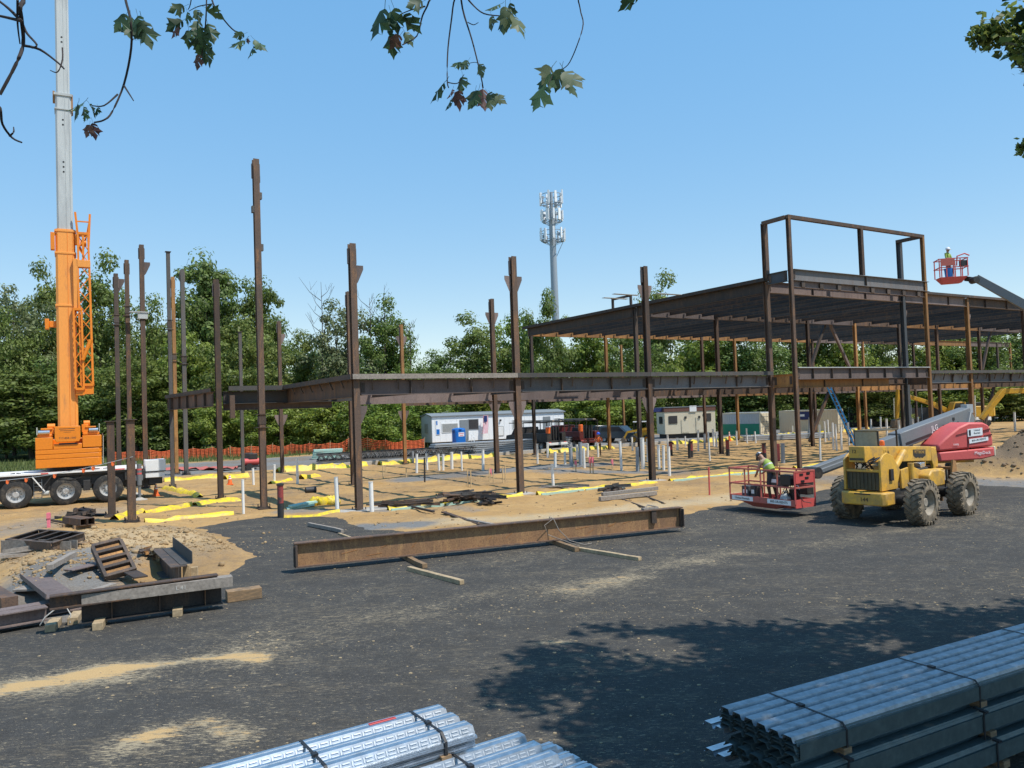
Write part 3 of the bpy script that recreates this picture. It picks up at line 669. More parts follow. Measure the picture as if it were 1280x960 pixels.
# columns of the front row
for i, s in enumerate(SF):
    tall = [10.62, 10.65, 10.72][i] if i < 3 else ZR-.02
    wcol(bld, s, 0, tall, ['rust', 'rust', 'rust', 'rust', 'steel_blue', 'rust_orange_sunlit', 'rust', 'rust_dark', 'rust', 'rust'][i], .34 if i < 5 else .3,
         gus=([(9.35, 0 if i == 1 else 1 if i == 0 else 0), (3.75, 1 if i == 0 else 0)] if i < 3 else [(8.9, 1)] if i in (4, 5) else []), plates=i < 3)
R2 = [FC(p, 430, T2)[0] for p in (437, 616)]+[24.1]+[FC(p, 430, T2)[0] for p in (896, 1010, 1069, 1124, 1171, 1224)]
R2 = [-3.3]+R2
for i, s in enumerate(R2):
    wcol(bld, s, T2 if i else 9.7, 10.55 if i < 3 else ZR-.02, ['rust', 'rust', 'rust', 'rust_dark', 'rust', 'rust', 'rust_orange_sunlit', 'rust_dark', 'rust', 'rust'][i], .32 if i < 5 else .3, gus=[(9.3, 0), (4.0, 0)] if i == 2 else [], plates=i < 3)
R3 = [FC(p, 430, T3)[0] for p in (349, 502, 664, 757, 877, 918, 1015, 1078, 1141, 1208, 1246, 1262)]
for i, s in enumerate(R3):
    wcol(bld, s, T3, 10.5 if i < 2 else ZR-.02, ['rust', 'rust_orange_sunlit', 'rust_dark', 'rust_orange_sunlit', 'rust', 'rust_orange_sunlit', 'rust', 'rust_orange_sunlit', 'rust', 'rust', 'rust_dark', 'rust_orange_sunlit'][i], .3, gus=[(9.2, 1 if i == 0 else 0), (3.6, 0)] if i < 2 else [], plates=i < 2)
for px, t in ((776, 36.5), (1171, 36.5)):
    s = FC(px, 430, t)[0]; wcol(bld, s, t, ZR-.02, 'rust_orange_sunlit', .28, plates=False)
# portico: two front columns standing proud of the front row, a tall frame on top
TP = -1.6; P0, P1, PM = 24.2, 36.75, 30.5; ZP = 13.85
for s, m in ((P0, 'rust'), (P1, 'rust_orange_sunlit')):
    wcol(bld, s, TP, ZP-.12, m, .26, gus=(), plates=False)
for s, t, m in ((P0-.05, 0, 'rust'), (P1+.1, 0, 'steel_blue')):
    part('column', MB().ibeam((s, t, ZR+.01), (s, t, ZP-.12), .28, .26, .022, .016, (0, 1, 0)), m, bld)
part('column', MB().ibeam((PM, TP, ZR+.47), (PM, TP, ZP-.2), .24, .22, .02, .016, (0, 1, 0)), 'rust', bld)
for a, b_ in (((P0-.1, TP, ZP), (P1+.1, TP, ZP)), ((P0-.05, TP+.13, ZP), (P0-.05, .1, ZP)), ((P1, TP+.13, ZP), (P1, .1, ZP))):
    part('top_rail', MB().bar((a[0], a[1], a[2]-.1), (b_[0], b_[1], b_[2]-.1), .2, .2), 'rust', bld)
beam((P0+.15, TP, ZR+.45), (P1+.3, TP, ZR+.45), .62, .3, 'beam_grey', stiff=1, name='portico_beam')
beam((P0-.05, TP+.18, ZR+.4), (P0-.05, -.15, ZR+.4), .6, .2, 'steel_blue', name='portico_beam')
beam((P1, TP+.18, ZR+.4), (P1, -.15, ZR+.4), .6, .2, 'steel_blue', name='portico_beam')
beam((P0+.15, TP+.02, ZR-.173), (P1-.15, TP+.02, ZR-.173), .36, .18, 'plum', name='portico_beam')
for k in range(8):
    s = P0+.9+k*1.55; part('hanger_plate', MB().box((s, TP-.09, ZR-.36), (.3, .03, .30)), 'rust_dark', bld)
beam((P0+.15, TP, ZL2+.3), (P1-.15, TP, ZL2+.3), .62, .3, 'plum', stiff=7, name='portico_beam')
beam((P0+.15, TP+.3, ZL2-.32), (P0+8.8, TP+.3, ZL2-.32), .45, .2, 'rust_orange_sunlit', stiff=2, name='portico_beam')
beam((P0, TP+.18, ZL2), (P0, -.18, ZL2), .7, .2, 'rust_orange_sunlit', name='portico_beam'); beam((P1, TP+.18, ZL2), (P1, -.18, ZL2), .7, .2, 'rust', name='portico_beam')
part('edge_angle', MB().b2((P0+.1, TP-.16, ZL2+.305), (P1-.1, TP+.14, ZL2+.345)), 'boom_grey', bld)
# floor: front row beams, edge plate, hangers
for i in range(len(SF)-1):
    a, b_ = SF[i], SF[i+1]; g = .19
    beam((a+g, 0, ZL2-.03), (b_-g, 0, ZL2-.03), .60, .3, ['plum', 'beam_grey', 'beam_grey', 'rust', 'beam_grey', 'beam_grey', 'plum', 'rust', 'rust'][i], stiff=2, name='edge_beam')
    if i != 3:
        e = MB(); e.b2((a-.1 if i else -.22, -.31, ZL2), (b_-.12, -.295, ZL2+.2)); e.b2((a-.1 if i else -.22, -.295, ZL2), (b_-.12, -.02, ZL2+.012)); part('edge_angle', e, 'steel_grey' if i != 0 else 'timber_grey', bld)
        n = int((b_-a)/1.15)
        for k in range(n):
            s = a+.6+k*(b_-a-.8)/n; part('kicker_angle', MB().bar((s, -.26, ZL2-.01), (s+.06, -.10, ZL2-.42), .05, .05), 'rust_dark', bld)
# interior rows of floor girders
rows2 = [-3.3]+R2[1:]; s_end = 80
for t, cols in ((T2, sorted(R2[1:])+[s_end]), (T3, sorted(R3[1:])+[s_end])):
    for a, b_ in zip(cols[:-1], cols[1:]):
        if b_-a > .6: beam((a+.18, t, ZL2), (b_-.18, t, ZL2), .84, .22, random.choice(['plum', 'plum', 'rust', 'rust_orange_sunlit', 'rust']), name='girder')
# infill floor beams running back
s = .0
while s < 78:
    if all(abs(s-c) > .25 for c in SF): beam((s, .2, ZL2-.02), (s, T2-.16, ZL2-.02), .46, .16, random.choice(['rust', 'rust_dark', 'rust']), name='infill_beam')
    if s > R2[1]: beam((s, T2+.16, ZL2-.02), (s, T3-.16, ZL2-.02), .40, .16, random.choice(['rust', 'rust_dark', 'rust']), name='infill_beam')
    s += 2.5
beam((0, .2, ZL2), (0, T2-.2, ZL2), .7, .24, 'rust', name='edge_beam')
e = MB(); e.b2((-.31, -.29, ZL2), (-.295, T2-.3, ZL2+.2)); e.b2((-.295, -.29, ZL2+.0), (-.02, T2-.3, ZL2+.012)); part('edge_angle', e, 'rust_dark', bld)
for k in range(7):
    part('kicker_angle', MB().bar((-.26, 1+k*1.4, ZL2-.01), (-.12, 1+k*1.4, ZL2-.32), .05, .05), 'rust_dark', bld)
# the notch on the left: a beam back to the thin columns and one across
beam((-3.3+.2, 9.7, ZL2-.06), (R2[1]-.1, 9.7, ZL2-.06), .6, .24, 'steel_grey', stiff=1, name='edge_beam')
beam((-3.05, 9.95, ZL2-.55), (R2[1]-1.5, 9.95, ZL2-.55), .42, .2, 'plum', name='beam')
e = MB(); e.b2((-2.9, 9.32, ZL2-.03), (R2[1]-1.6, 9.335, ZL2+.19)); e.b2((-2.9, 9.335, ZL2-.03), (R2[1]-1.6, 9.68, ZL2-.015)); part('edge_angle', e, 'steel_grey', bld)
beam((-3.5, 9.9, ZL2-.05), (-4.2, 19.6, ZL2-.05), .7, .26, 'rust', stiff=5, name='edge_beam')
e = MB(); e.bar((-3.62, 9.9, ZL2+.03), (-4.34, 19.6, ZL2+.03), .02, .2); e.bar((-3.5, 9.9, ZL2-.03), (-4.2, 19.6, ZL2-.03), .3, .012); part('edge_angle', e, 'rust_dark', bld)
part('hanging_bracket', MB().box((-2.75, 9.35, ZL2-.8), (.22, .2, 1.1)), 'rust', bld)
# roof
for i in range(3, len(SF)-1):
    a, b_ = SF[i], SF[i+1]; beam((a+.17, 0, ZR), (b_-.17, 0, ZR), .62, .26, ['plum', 'plum', 'rust', 'rust', 'plum', 'rust'][i-3], stiff=2, name='roof_edge_beam')
    if i > 3:
        e = MB(); e.b2((a-.1, -.26, ZR+.003), (b_-.12, -.245, ZR+.16)); e.b2((a-.1, -.245, ZR+.003), (b_-.12, 0, ZR+.015)); part('edge_angle', e, 'rust_dark', bld)
beam((24.1, .2, ZR), (24.1, T2-.2, ZR), .62, .24, 'rust_dark', name='roof_edge_beam'); beam((24.1, T2+.2, ZR), (24.1, T3-.1, ZR), .62, .24, 'rust_dark', name='roof_edge_beam')
e = MB(); e.b2((23.8, -.1, ZR+.003), (23.82, T3+.3, ZR+.2)); e.b2((23.82, -.1, ZR+.003), (24.2, T3+.3, ZR+.016)); part('edge_angle', e, 'rust_dark', bld)
for t, cols in ((T2, [24.1]+sorted(q for q in R2 if q > 25)+[s_end]), (T3, [24.1]+sorted(q for q in R3 if q > 25.5)+[s_end])):
    for a, b_ in zip(cols[:-1], cols[1:]):
        if b_-a > .5: beam((a+.17, t, ZR), (b_-.17, t, ZR), .6, .22, random.choice(['plum', 'rust_orange_sunlit', 'plum', 'rust']), name='roof_girder')
s = 25.6
while s < 79:
    for a, b_ in ((.18, T2-.14), (T2+.14, T3-.14)): beam((s, a, ZR-.03), (s, b_, ZR-.03), .42, .15, random.choice(['rust_dark', 'rust', 'rust_dark']), name='roof_joist')
    s += 1.55 if s < 42 else 2.5
h = MB()
for t in (11.5, 13.45): h.bar((24.05, t, ZR+.02), (24.05, t, ZR+.8), .14, .14)
h.bar((24.05, 11.43, ZR+.87), (24.05, 13.52, ZR+.87), .14, .14); part('hatch_frame', h, 'rust_dark', bld)
part('loose_plate', MB().box((37.9, .1, ZR+.22), (.8, .6, .3)), 'steel_grey', bld)
# braces
def brace(px0, py0, px1, py1, t, m='rust'):
    a, b_ = FC(px0, py0, t), FC(px1, py1, t); part('brace', MB().bar((a[0], t, a[1]), (b_[0], t, b_[1]), .2, .2, (0, 1, 0)), m, bld)
brace(1032, 402, 1011, 466, T2+.35, 'rust_dark'); brace(1036, 402, 1065, 466, T2+.35, 'plum')
brace(1036, 490, 1012, 552, T2+.35); brace(1041, 488, 1066, 556, T2+.35, 'rust_dark'); brace(1243, 482, 1229, 540, T2+.35)
brace(1240, 404, 1228, 462, T2+.35, 'rust_dark')
# deck edge closers: a few light loose plates seen under the roof
for px, py, t in ((757, 395, 8.), (770, 393, 6.5), (824, 378, 5.5)):
    s, z = FC(px, py, t); part('loose_plate', MB().b2((s, t, ZR+.01), (s+1.9, t+.3, ZR+.035)), 'boom_grey', bld)

# ------------------------------------------------------------------ columns standing free on the left
def freecol(px, py, ytop, m, d, label, Y=None, gus=(), cap=False, splice=None, plates=True, bracket=False):
    q = GP(px, py) if Y is None else AT(px, py, Y)
    if Y is not None: q.z = ground_z(q.x, q.y)
    d_ = ray(px, ytop); k = q.y/d_.y; z1 = CAM_H+d_.z*k-q.z
    t = thing('steel_column', label, 'column', q, ANG, 'free standing steel columns at the left')
    wcol(t, 0, 0, z1, m, d, gus=gus, cap=cap, splice=splice, plates=plates, name='shaft')
    if bracket:
        g = MB(); g.box((-.2, -.1, z1*.72), (1., .3, .05)); g.box((0, 0, z1*.72-.2), (.5, .4, .35)); part('bracket', g, 'boom_grey', t)
    return t
freecol(330, 637, 199, 'rust', .33, 'tallest column of all, dark rusty, standing on the asphalt edge with small end plates', splice=3.7)
tc = [o for o in C.objects if o.name.startswith('steel_column')][0]
for z, sx in ((13.9, .1), (13.2, .16), (12.6, -.16), (11.0, .17)): part('lug_plate', MB().box((sx, -.02, z), (.1, .2, .28)), 'steel_grey', tc)
freecol(140, 648, 527, 'rust', .36, 'short rusty column with cap plate, left of a matching short column', cap=True, plates=False)
freecol(165, 654, 525, 'rust', .38, 'short thick rusty column with cap plate nearest the asphalt, yellow wrap at its foot', cap=True, plates=False)
freecol(149, 585, 342, 'rust_dark', .30, 'thin dark column behind the left short column, leftmost tall one', Y=44, gus=[(11.5, 1)], splice=9.6)
freecol(163, 585, 325, 'rust', .30, 'tall rusty column rising behind the right short column', Y=45, splice=10.2)
freecol(182, 585, 306, 'rust', .33, 'tall rusty column with a pale bracket half way up, right of the short columns', Y=45, gus=[(12.6, 1)], bracket=True)
freecol(216, 611, 315, 'steel_grey', .26, 'tall thin grey column with a cap plate at the far end of the notch beam', cap=True, plates=False, splice=9.3)
freecol(221, 594, 346, 'rust_orange_sunlit', .31, 'bright sunlit orange column left of the other two behind the notch beam', splice=8.3)
freecol(233, 595, 337, 'steel_grey', .36, 'tall grey column just right of the bright orange column', splice=8)
freecol(304, 596, 415, 'steel_grey', .26, 'short thin grey column seen just left of the tallest column', cap=True, plates=False)

# ================================================================== FOUNDATIONS AND PIPES
def wrap(s0, t0, s1, t1, label, w=.34, h=.2, foam=0, frm=WLD):
    a, b_ = (frm(s0, t0), frm(s1, t1)); L_ = (b_-a).length; n = max(4, int(L_/.35)); d = (b_-a)/L_; sd = Vector((-d.y, d.x, 0)); V = []; rows = 7; r = random.Random(int(L_*977+s0*31))
    for i in range(n+1):
        q = a+d*(L_*i/n); z0 = ground_z(q.x, q.y); ww = w*.8*r.uniform(.6, 1.25); hh = h*.75*r.uniform(.6, 1.4); off = r.uniform(-.05, .05)
        for k in range(rows):
            u = k/(rows-1)*2-1; V.append(q+sd*(u*ww+off)+Vector((0, 0, z0-.06+(hh+.06)*(1-abs(u)**2.2)*r.uniform(.8, 1.15))))
    b = MB(); b.add([v-a for v in V], [(i*rows+k, i*rows+k+1, (i+1)*rows+k+1, (i+1)*rows+k) for i in range(n) for k in range(rows-1)])
    return solo('yellow_wrap', b, 'wrap', label, 'plastic wrap', a, 0, 'yellow plastic wrap along the footings')
PX = lambda x, y: G(x, y)
def wpx(x0, y0, x1, y1, label, w=.3, h=.2): return wrap(x0, y0, x1, y1, label, w, h, frm=lambda x, y: Vector((*G(x, y)[:2], 0)))
wpx(181, 656, 292, 644, 'straight yellow wrapped strip nearest the asphalt at left, right of the short column foot', .2, .18)
wpx(142, 652, 178, 642, 'crumpled yellow wrap at the feet of the two short columns', .35, .2)
wpx(180, 643, 240, 634, 'yellow wrapped strip running right from behind the short column', .24)
wpx(243, 634, 297, 627, 'crumpled yellow wrap at the foot of the left wing column', .4, .22)
wpx(207, 612, 250, 623, 'yellow wrap running towards the camera from the thin grey column', .35, .2)
wpx(205, 603, 274, 598, 'yellow wrapped strip behind the traffic cone at the left wing', .4, .25)
wpx(280, 600, 308, 597, 'short crumpled yellow wrap near the small traffic cone at left', .4, .3)
wpx(338, 606, 364, 602, 'short yellow wrap left part beside the white pipes behind the tallest column', .3, .2)
wpx(376, 600, 398, 597, 'short bright yellow wrap piece right of the white pipe trio', .35, .3)
wpx(355, 647, 425, 643, 'muddy yellow and black wrap strip along the asphalt behind the black stub', .25, .1)
FE = -.75
for a, b_, l in ((.9, 7.1, 'yellow wrapped footing edge between the corner column and the second front column'), (7.9, 14.8, 'yellow wrapped footing edge between the second and third front columns'), (15.6, 23.6, 'yellow wrapped footing edge between the third front column and the red basket'), (24.8, 36., 'yellow wrapped footing edge behind the red basket and grey boom')):
    wrap(a, FE, b_, FE, l, .17, .16)
    p0 = WLD(a, FE-.28); b = MB(); L_ = b_-a
    for k in range(int(L_/2.4)): b.b2((k*2.4+.02, -.03, -.1), (k*2.4+2.3, .03, .13))
    solo('foam_board', b, 'foam', l.replace('yellow wrapped footing edge', 'pale green foam strip'), 'foam board', p0, ANG, 'foam boards along the footing')
for a, b_, l in ((3.5, 10., 'yellow wrap far back between the thin column and the orange-brown column'), (11, 21, 'long yellow wrap far back below the white office trailer'), (26, 33, 'yellow wrap far back behind the cluster of white pipes'), (40, 58, 'long yellow wrap far back below the storage containers'), (61, 70, 'yellow wrap far back right of the blue ladder')):
    wrap(a, T3+.6, b_, T3+.6, l, .6, .38)
for t, a, b_, l in ((26.6, 5, 23, 'low concrete curb at the back of the pad below the white office trailer'), (26.6, 24, 70, 'low concrete curb at the back of the pad below the cream trailer')):
    solo('concrete_curb', MB().b2((0, -.15, -.1), (b_-a, .15, .3)), 'concrete', l, 'curb', WLD(a, t, ground_z(*WLD(a, t)[:2])), ANG, bev=.02)
for i, (s, t, l) in enumerate(((0, 0, 'wet concrete pad at the foot of the corner column'), (7.5, 0, 'concrete footing under the second front column'), (15.2, 0, 'concrete footing under the third front column'))):
    q = WLD(s, t); solo('concrete_pad', MB().b2((-.9 if i == 0 else -.5, -.5, -.2), (1.1 if i == 0 else .5, .5, .035)), 'concrete', l, 'footing', (q.x, q.y, ground_z(q.x, q.y)), ANG, bev=.02)
PIPES = [ # px, base y, top y, radius, material, label
 (304.5, 643.7, 602.5, .055, 'pvc', 'thin white pipe between the left wing column and the tallest column'),
 (317, 607, 587, .07, 'pvc', 'white pipe seen just left of the tallest column foot'),
 (343, 605, 583, .07, 'pvc', 'white pipe left of the rear column behind the tallest column'),
 (372, 606, 574, .08, 'pvc', 'tallest white pipe right of the rear column behind the tallest column'),
 (422, 640, 600, .085, 'pvc', 'grey-topped white pipe just left of the corner column'),
 (465, 641.7, 606, .085, 'pvc', 'white pipe just right of the corner column'),
 (516.5, 580, 566, .08, 'pvc_grey', 'grey pipe right of the orange-brown rear column'), (521, 593, 570, .08, 'pvc', None), (534, 588, 568, .08, 'pvc', None), (549, 589, 569, .08, 'pvc', None), (554, 588.6, 569, .08, 'pvc', None),
 (565, 587, 567, .1, 'pvc', None), (577.5, 589, 566, .06, 'pvc', None), (604, 589, 564, .09, 'pvc', None), (531, 604, 574, .045, 'pipe_black', 'thin dark rod standing in the dirt among the white pipes'),
 (691.6, 609, 582.7, .07, 'pvc', 'white pipe standing alone right of the second front column'),
 (694, 585, 566.6, .09, 'pvc', None), (672, 580, 556, .07, 'pvc', None), (684.7, 573.5, 555, .09, 'pvc', None), (706.5, 581.5, 566.6, .08, 'pvc', None), (714.5, 584, 560, .12, 'pvc_grey', None), (722, 576, 557.5, .09, 'pvc', None), (726, 582.7, 555, .12, 'pvc_grey', None), (730.5, 587, 563, .08, 'pvc', None), (734.6, 572, 555.6, .09, 'pvc', None), (747.7, 572, 555, .07, 'pvc', None),
 (777, 588.4, 553, .08, 'pvc', 'tall white pipe right of the far worker in orange'), (790.8, 564, 548, .08, 'pvc', None), (797, 589.6, 560.5, .1, 'pvc_grey', None), (804, 587, 549.5, .12, 'pvc', None), (810.7, 578, 550.6, .12, 'pvc', None), (824, 587, 557.5, .08, 'pvc', None), (829.7, 588.4, 558.6, .08, 'pvc', None), (837, 596, 561, .08, 'pvc', 'white pipe right of the third front column, nearest of its cluster'), (847, 564, 549.5, .1, 'pvc', None), (834.8, 560, 544, .08, 'pvc', None),
 (857, 560, 547, .06, 'pvc', None), (873, 565, 539, .07, 'pvc', None), (887.4, 577, 542, .055, 'pvc', 'thin white pipe in the dirt left of the worker in the basket'), (892.5, 559, 538, .09, 'pvc', None), (895.6, 560, 543, .09, 'pvc', None), (881, 562, 544, .09, 'pvc_grey', None), (921, 557, 540, .07, 'pvc', None), (934, 555, 537, .07, 'pvc', None), (944.7, 555, 541, .07, 'pvc', None),
 (991, 545, 533, .06, 'pvc', None), (1012, 549, 523.5, .08, 'pvc_grey', None), (1025.6, 577, 533.7, .06, 'pvc', 'thin tall white pipe left of the yellow forklift'), (1031.7, 553, 528, .08, 'pvc', None), (1036, 551, 525.6, .08, 'pvc', None), (1042, 563, 530, .08, 'pvc', None), (1046, 564, 532, .07, 'pvc', None), (1052, 563, 535, .08, 'pvc', None),
 (1061.6, 558, 530.5, .07, 'pvc', None), (1089, 537, 525, .09, 'pvc', None), (1101, 536, 522, .09, 'pvc', None), (1109, 547, 525, .1, 'pvc', None), (1124.6, 544, 526.4, .1, 'pvc', None), (1142, 539, 524.4, .1, 'pvc', None), (1148, 538, 522, .1, 'pvc_grey', None), (1129, 540, 525, .1, 'pvc_grey', None), (1269, 540, 517, .1, 'pvc', 'white pipe on the soil mound side at the far right'),
 (351, 647, 608, .12, 'pipe_red', 'stubby black pipe with faded red top standing on the asphalt edge'),
 (864, 573, 554, .14, 'pipe_red', 'dark red stub right of the pipe cluster behind the third front column'), (910, 571, 553, .13, 'pipe_red', 'red stub just right of the rear column left of the basket worker'), (956, 577, 557, .13, 'pipe_red', 'dark red stub seen just behind the basket worker'), (973, 577, 556, .12, 'red', 'bright red stub behind the basket between two columns'), (979, 580, 556, .12, 'pvc_grey', 'grey stub behind the basket beside the bright red stub'), (839, 571, 555, .12, 'pipe_red', 'dark red stub behind the third front column'), (862, 574, 556, .1, 'pipe_black', 'black stub beside the dark red stub at the pipe cluster'),
 (887, 620, 586, .035, 'red', 'red painted stake in the dirt left of the red basket'),
]
ORD = ['leftmost', 'second', 'third', 'fourth', 'fifth', 'sixth', 'seventh', 'eighth', 'ninth', 'tenth', 'eleventh', 'twelfth']
def cluster(px): return 'below the white office trailer' if px < 640 else 'in front of the parked trucks' if px < 750 else 'around the third front column' if px < 862 else 'below the cream trailer' if px < 1000 else 'beside the blue ladder' if px < 1080 else 'behind the yellow forklift'
CL = {}
for q_ in sorted(PIPES):
    if q_[5] is None: CL.setdefault((cluster(q_[0]), q_[4]), []).append(q_[0])
for px, yb, yt, r, m, l in PIPES:
    q = GP(px, yb); h = (yb-yt)/F_PX*q.y*1.02; b = MB(); b.cyl((0, 0, -.1), (0, 0, h), r, n=10)
    if m in ('pvc', 'pvc_grey'): b.cyl((0, 0, h), (0, 0, h+.02), r*1.12, n=10)
    if m == 'pipe_red': b.cyl((0, 0, -.1), (0, 0, h*.45), r*1.04, n=10, mi=1); b.cyl((0, 0, h), (0, 0, h+.06), r*1.2, n=10, mi=1)
    if l is None: k_ = cluster(px); n_ = CL[(k_, m)].index(px); l = '%s pipe stub %s, %s in its row' % ('grey' if m == 'pvc_grey' else 'white', k_, ORD[n_]+('' if n_ == 0 else ' from left'))
    o = solo('pipe_stub', b, [m, 'pipe_black'], l, 'pipe', q, 0, 'pipe stubs standing in the building pad'); o.rotation_euler = (random.uniform(-.03, .03), random.uniform(-.03, .03), 0)
for px, yb, yt, l in ((585, 611, 589, 'pair of wooden stakes, left stake below the pipe row'), (589, 611, 589, 'pair of wooden stakes, right stake below the pipe row'), (612, 604, 586, 'wooden stake left of the rear column by the pink flag'), (617, 606, 588, 'second wooden stake beside the rear column below the trailer'), (629, 605.6, 585, 'left of two stakes close to the second front column'), (632, 605, 584, 'right of two stakes close to the second front column'), (479, 599, 584, 'left of two thin stakes right of the corner column'), (482, 598, 583, 'right of two thin stakes right of the corner column'), (508, 598, 586, 'thin stake below the orange-brown rear column'), (800, 590, 572, 'wooden stake at the pipes left of the third front column')):
    q = GP(px, yb); solo('survey_stake', MB().box((0, 0, .5*(yb-yt)/F_PX*q.y), (.05, .03, (yb-yt)/F_PX*q.y)), 'lath', 'pale wooden survey stake, '+l, 'stake', q, random.random(), 'survey stakes')
for px, yb, yt, l in ((720, 591, 577, 'left of three by the far pipes'), (738, 593, 572, 'twin with a second flagged stake left of the far worker'), (741.5, 593, 572, 'right of the twin stakes left of the far worker'), (765.6, 590, 575, 'below the far worker in orange'), (61, 662, 643.5, 'all pink and broad at the far left rubble'), (613.5, 602, 587, 'with small red flag beside the rear column')):
    q = GP(px, yb); h = (yb-yt)/F_PX*q.y; t = thing('flagged_stake', 'survey stake with pink ribbon, '+l, 'stake', q, .3, 'flagged survey stakes'); w = .11 if px < 100 else .05
    part('stake', MB().box((0, 0, h/2), (w, .04, h)), 'pink' if px < 100 else 'lath', t)
    part('ribbon', MB().box((0, 0, h*.8), (w*(2.2 if px > 100 else 1.15), .09, h*.36)).box((.05*(px > 100), .04, h*.55), (w*.8, .05, h*.3)), 'pink', t)
def cone(px, py, ytop, label):
    q = GP(px, py); h = (py-ytop)/F_PX*q.y; t = thing('traffic_cone', label, 'cone', q, .4, 'traffic cones')
    part('base', MB().box((0, 0, .02), (.36, .36, .04)), 'safety_orange', t); part('body', MB().lathe((0, 0, .04), (0, 0, 1), [(0, .14), (h-.05, .035)], 14), 'safety_orange', t)
    for z in (.55, .78): part('stripe', MB().lathe((0, 0, .04+(h-.05)*z), (0, 0, 1), [(0, .145-.105*z+.004), (h*.12, .145-.105*(z+.12)+.004)], 14), 'sky_white', t)
cone(195, 621, 606, 'orange traffic cone beside the crane outrigger pad'); cone(287.5, 607.5, 595, 'orange traffic cone beside the foot of the left wing column'); cone(912, 552, 540, 'orange traffic cone far back by the green and cream container')
# ================================================================== MOBILE CRANE
def wheel(parent, c, r, w, m='tyre', rm='rim', axis=(0, -1, 0), lugs=0, n=28, face=1):
    """c: centre of the tyre; axis points to the outer face"""
    ax = Vector(axis); c = Vector(c); t = MB()
    t.lathe(c, ax, [(-w*.5, r*.58), (-w*.5, r*.84), (-w*.40, r*.97), (-w*.2, r), (w*.2, r), (w*.40, r*.97), (w*.5, r*.84), (w*.5, r*.58), (w*.3, r*.56), (-w*.3, r*.56)], n)
    ty = part('tyre', t, m, parent)
    if lugs:
        a, sd, u = frame_of(ax); g = MB()
        for i in range(lugs):
            for k in (-1, 1):
                th = 2*math.pi*(i+(.5 if k > 0 else 0))/lugs; t2 = th+.23*1
                p = c+(sd*math.cos(th)+u*math.sin(th))*r*1.0+ax*k*w*.03; q = c+(sd*math.cos(t2)+u*math.sin(t2))*r*.97+ax*k*w*.47
                e = c+(sd*math.cos(t2+.03)+u*math.sin(t2+.03))*r*.83+ax*k*w*.50
                g.bar(p, q, .075, .075, (sd*math.cos(th)+u*math.sin(th))); g.bar(q, e, .07, .05, ax)
        part('tread', g, m, ty)
    rb = MB(); rb.lathe(c, ax, [(-w*.25, r*.56), (w*.32, r*.565), (w*.40, r*.60), (w*.42, r*.56), (w*.30, r*.52), (w*.08, r*.46), (w*.05, r*.24), (w*.20, r*.22), (w*.26, r*.17)], 24)
    rim = part('rim', rb, rm, ty)
    nb = MB()
    a, sd, u = frame_of(ax)
    for i in range(10):
        th = i*.6283; q = c+(sd*math.cos(th)+u*math.sin(th))*r*.335+ax*w*.06; nb.cyl(q, q+ax*w*.09, r*.032, n=6)
    part('wheel_nuts', nb, 'dark', ty); return ty
CO = Vector((-21.15, 37.0, 0)); CA = math.atan2(.49, .87)
cr_ = thing('mobile_crane', 'orange and white mobile crane with raised telescopic boom standing at the left', 'crane', CO, CA)
cr_.location.z = .05
b = MB()
b.b2((-6.5, .45, .72), (3.4, 2.3, 1.38)); b.b2((-6.5, .02, 1.0), (-2.7, .45, 1.4)); b.b2((-1.35, .25, .75), (-.62, .45, 1.4)); b.b2((.62, .25, .75), (1.08, .45, 1.4)); b.b2((2.5, .05, 1.0), (3.4, .45, 1.42))
part('chassis', b, 'dark', cr_, bev=.02)
b = MB(); b.b2((-6.5, -.02, 1.50), (3.3, 2.75, 1.60)); b.b2((-6.5, .05, 1.385), (3.3, 2.7, 1.495), 1); part('deck', b, ['white', 'dark'], cr_, bev=.015)
for x in (-1.35, -.55, 2.7):
    part('deck_strut', MB().bar((x, .0, 1.43), (x+(.5 if x != -.55 else -.5), .06, .72), .12, .05), 'white' if x != -.55 else 'dark', cr_)
for x, zz in ((-2.0, .66), (0, .66), (1.78, .66), (-3.75, .66)):
    b = MB(); n = 10     # mudguard arch
    for i in range(n):
        t0, t1 = math.pi*(.12+.76*i/n), math.pi*(.12+.76*(i+1)/n)
        b.bar((x+math.cos(t0)*.76, .27, zz+math.sin(t0)*.74), (x+math.cos(t1)*.76, .27, zz+math.sin(t1)*.74), .5, .02, (0, 1, 0))
    part('mudguard', b, 'black', cr_); wheel(cr_, (x, .24, .66), .66, .46); wheel(cr_, (x, 2.45, .66), .66, .46, axis=(0, 1, 0))
b = MB(); b.b2((3.42, .15, 1.02), (4.3, 1.05, 1.3)); b.b2((3.42, .15, 1.335), (4.35, 1.1, 1.9)); part('rear_cabinet', b, 'white', cr_, bev=.02)
b = MB(); b.b2((3.40, .12, 1.302), (4.36, 1.08, 1.333)); b.b2((3.6, .3, .7), (4.2, 1.9, 1.0)); b.b2((2.5, .5, .62), (3.9, 2.2, 1.1)); part('rear_frame', b, 'black', cr_)
for y in (-.25, 2.95):
    o = MB(); o.cyl((3.12, y, .1), (3.12, y, 1.0), .065); o.cyl((3.12, y, .72), (3.12, y, 1.75), .11); jk = part('outrigger_leg', o, 'lift_grey', cr_)
    part('outrigger_pad', MB().lathe((3.12, y, -.03), (0, 0, 1), [(0, .36), (.06, .36), (.10, .2), (.16, .1)], 16), 'concrete', jk)
    part('outrigger_beam', MB().b2((2.95, min(y, 1.3), .95), (3.28, max(y, 1.3), 1.2)), 'lift_grey', cr_)
    for k in range(2): part('hazard_band', MB().cyl((3.12, y, 1.25+k*.2), (3.12, y, 1.33+k*.2), .114), 'red', jk)
part('slew_ring', MB().cyl((.15, 1.5, 1.62), (.15, 1.5, 1.8), .95, n=24), 'dark', cr_)
cw = MB()
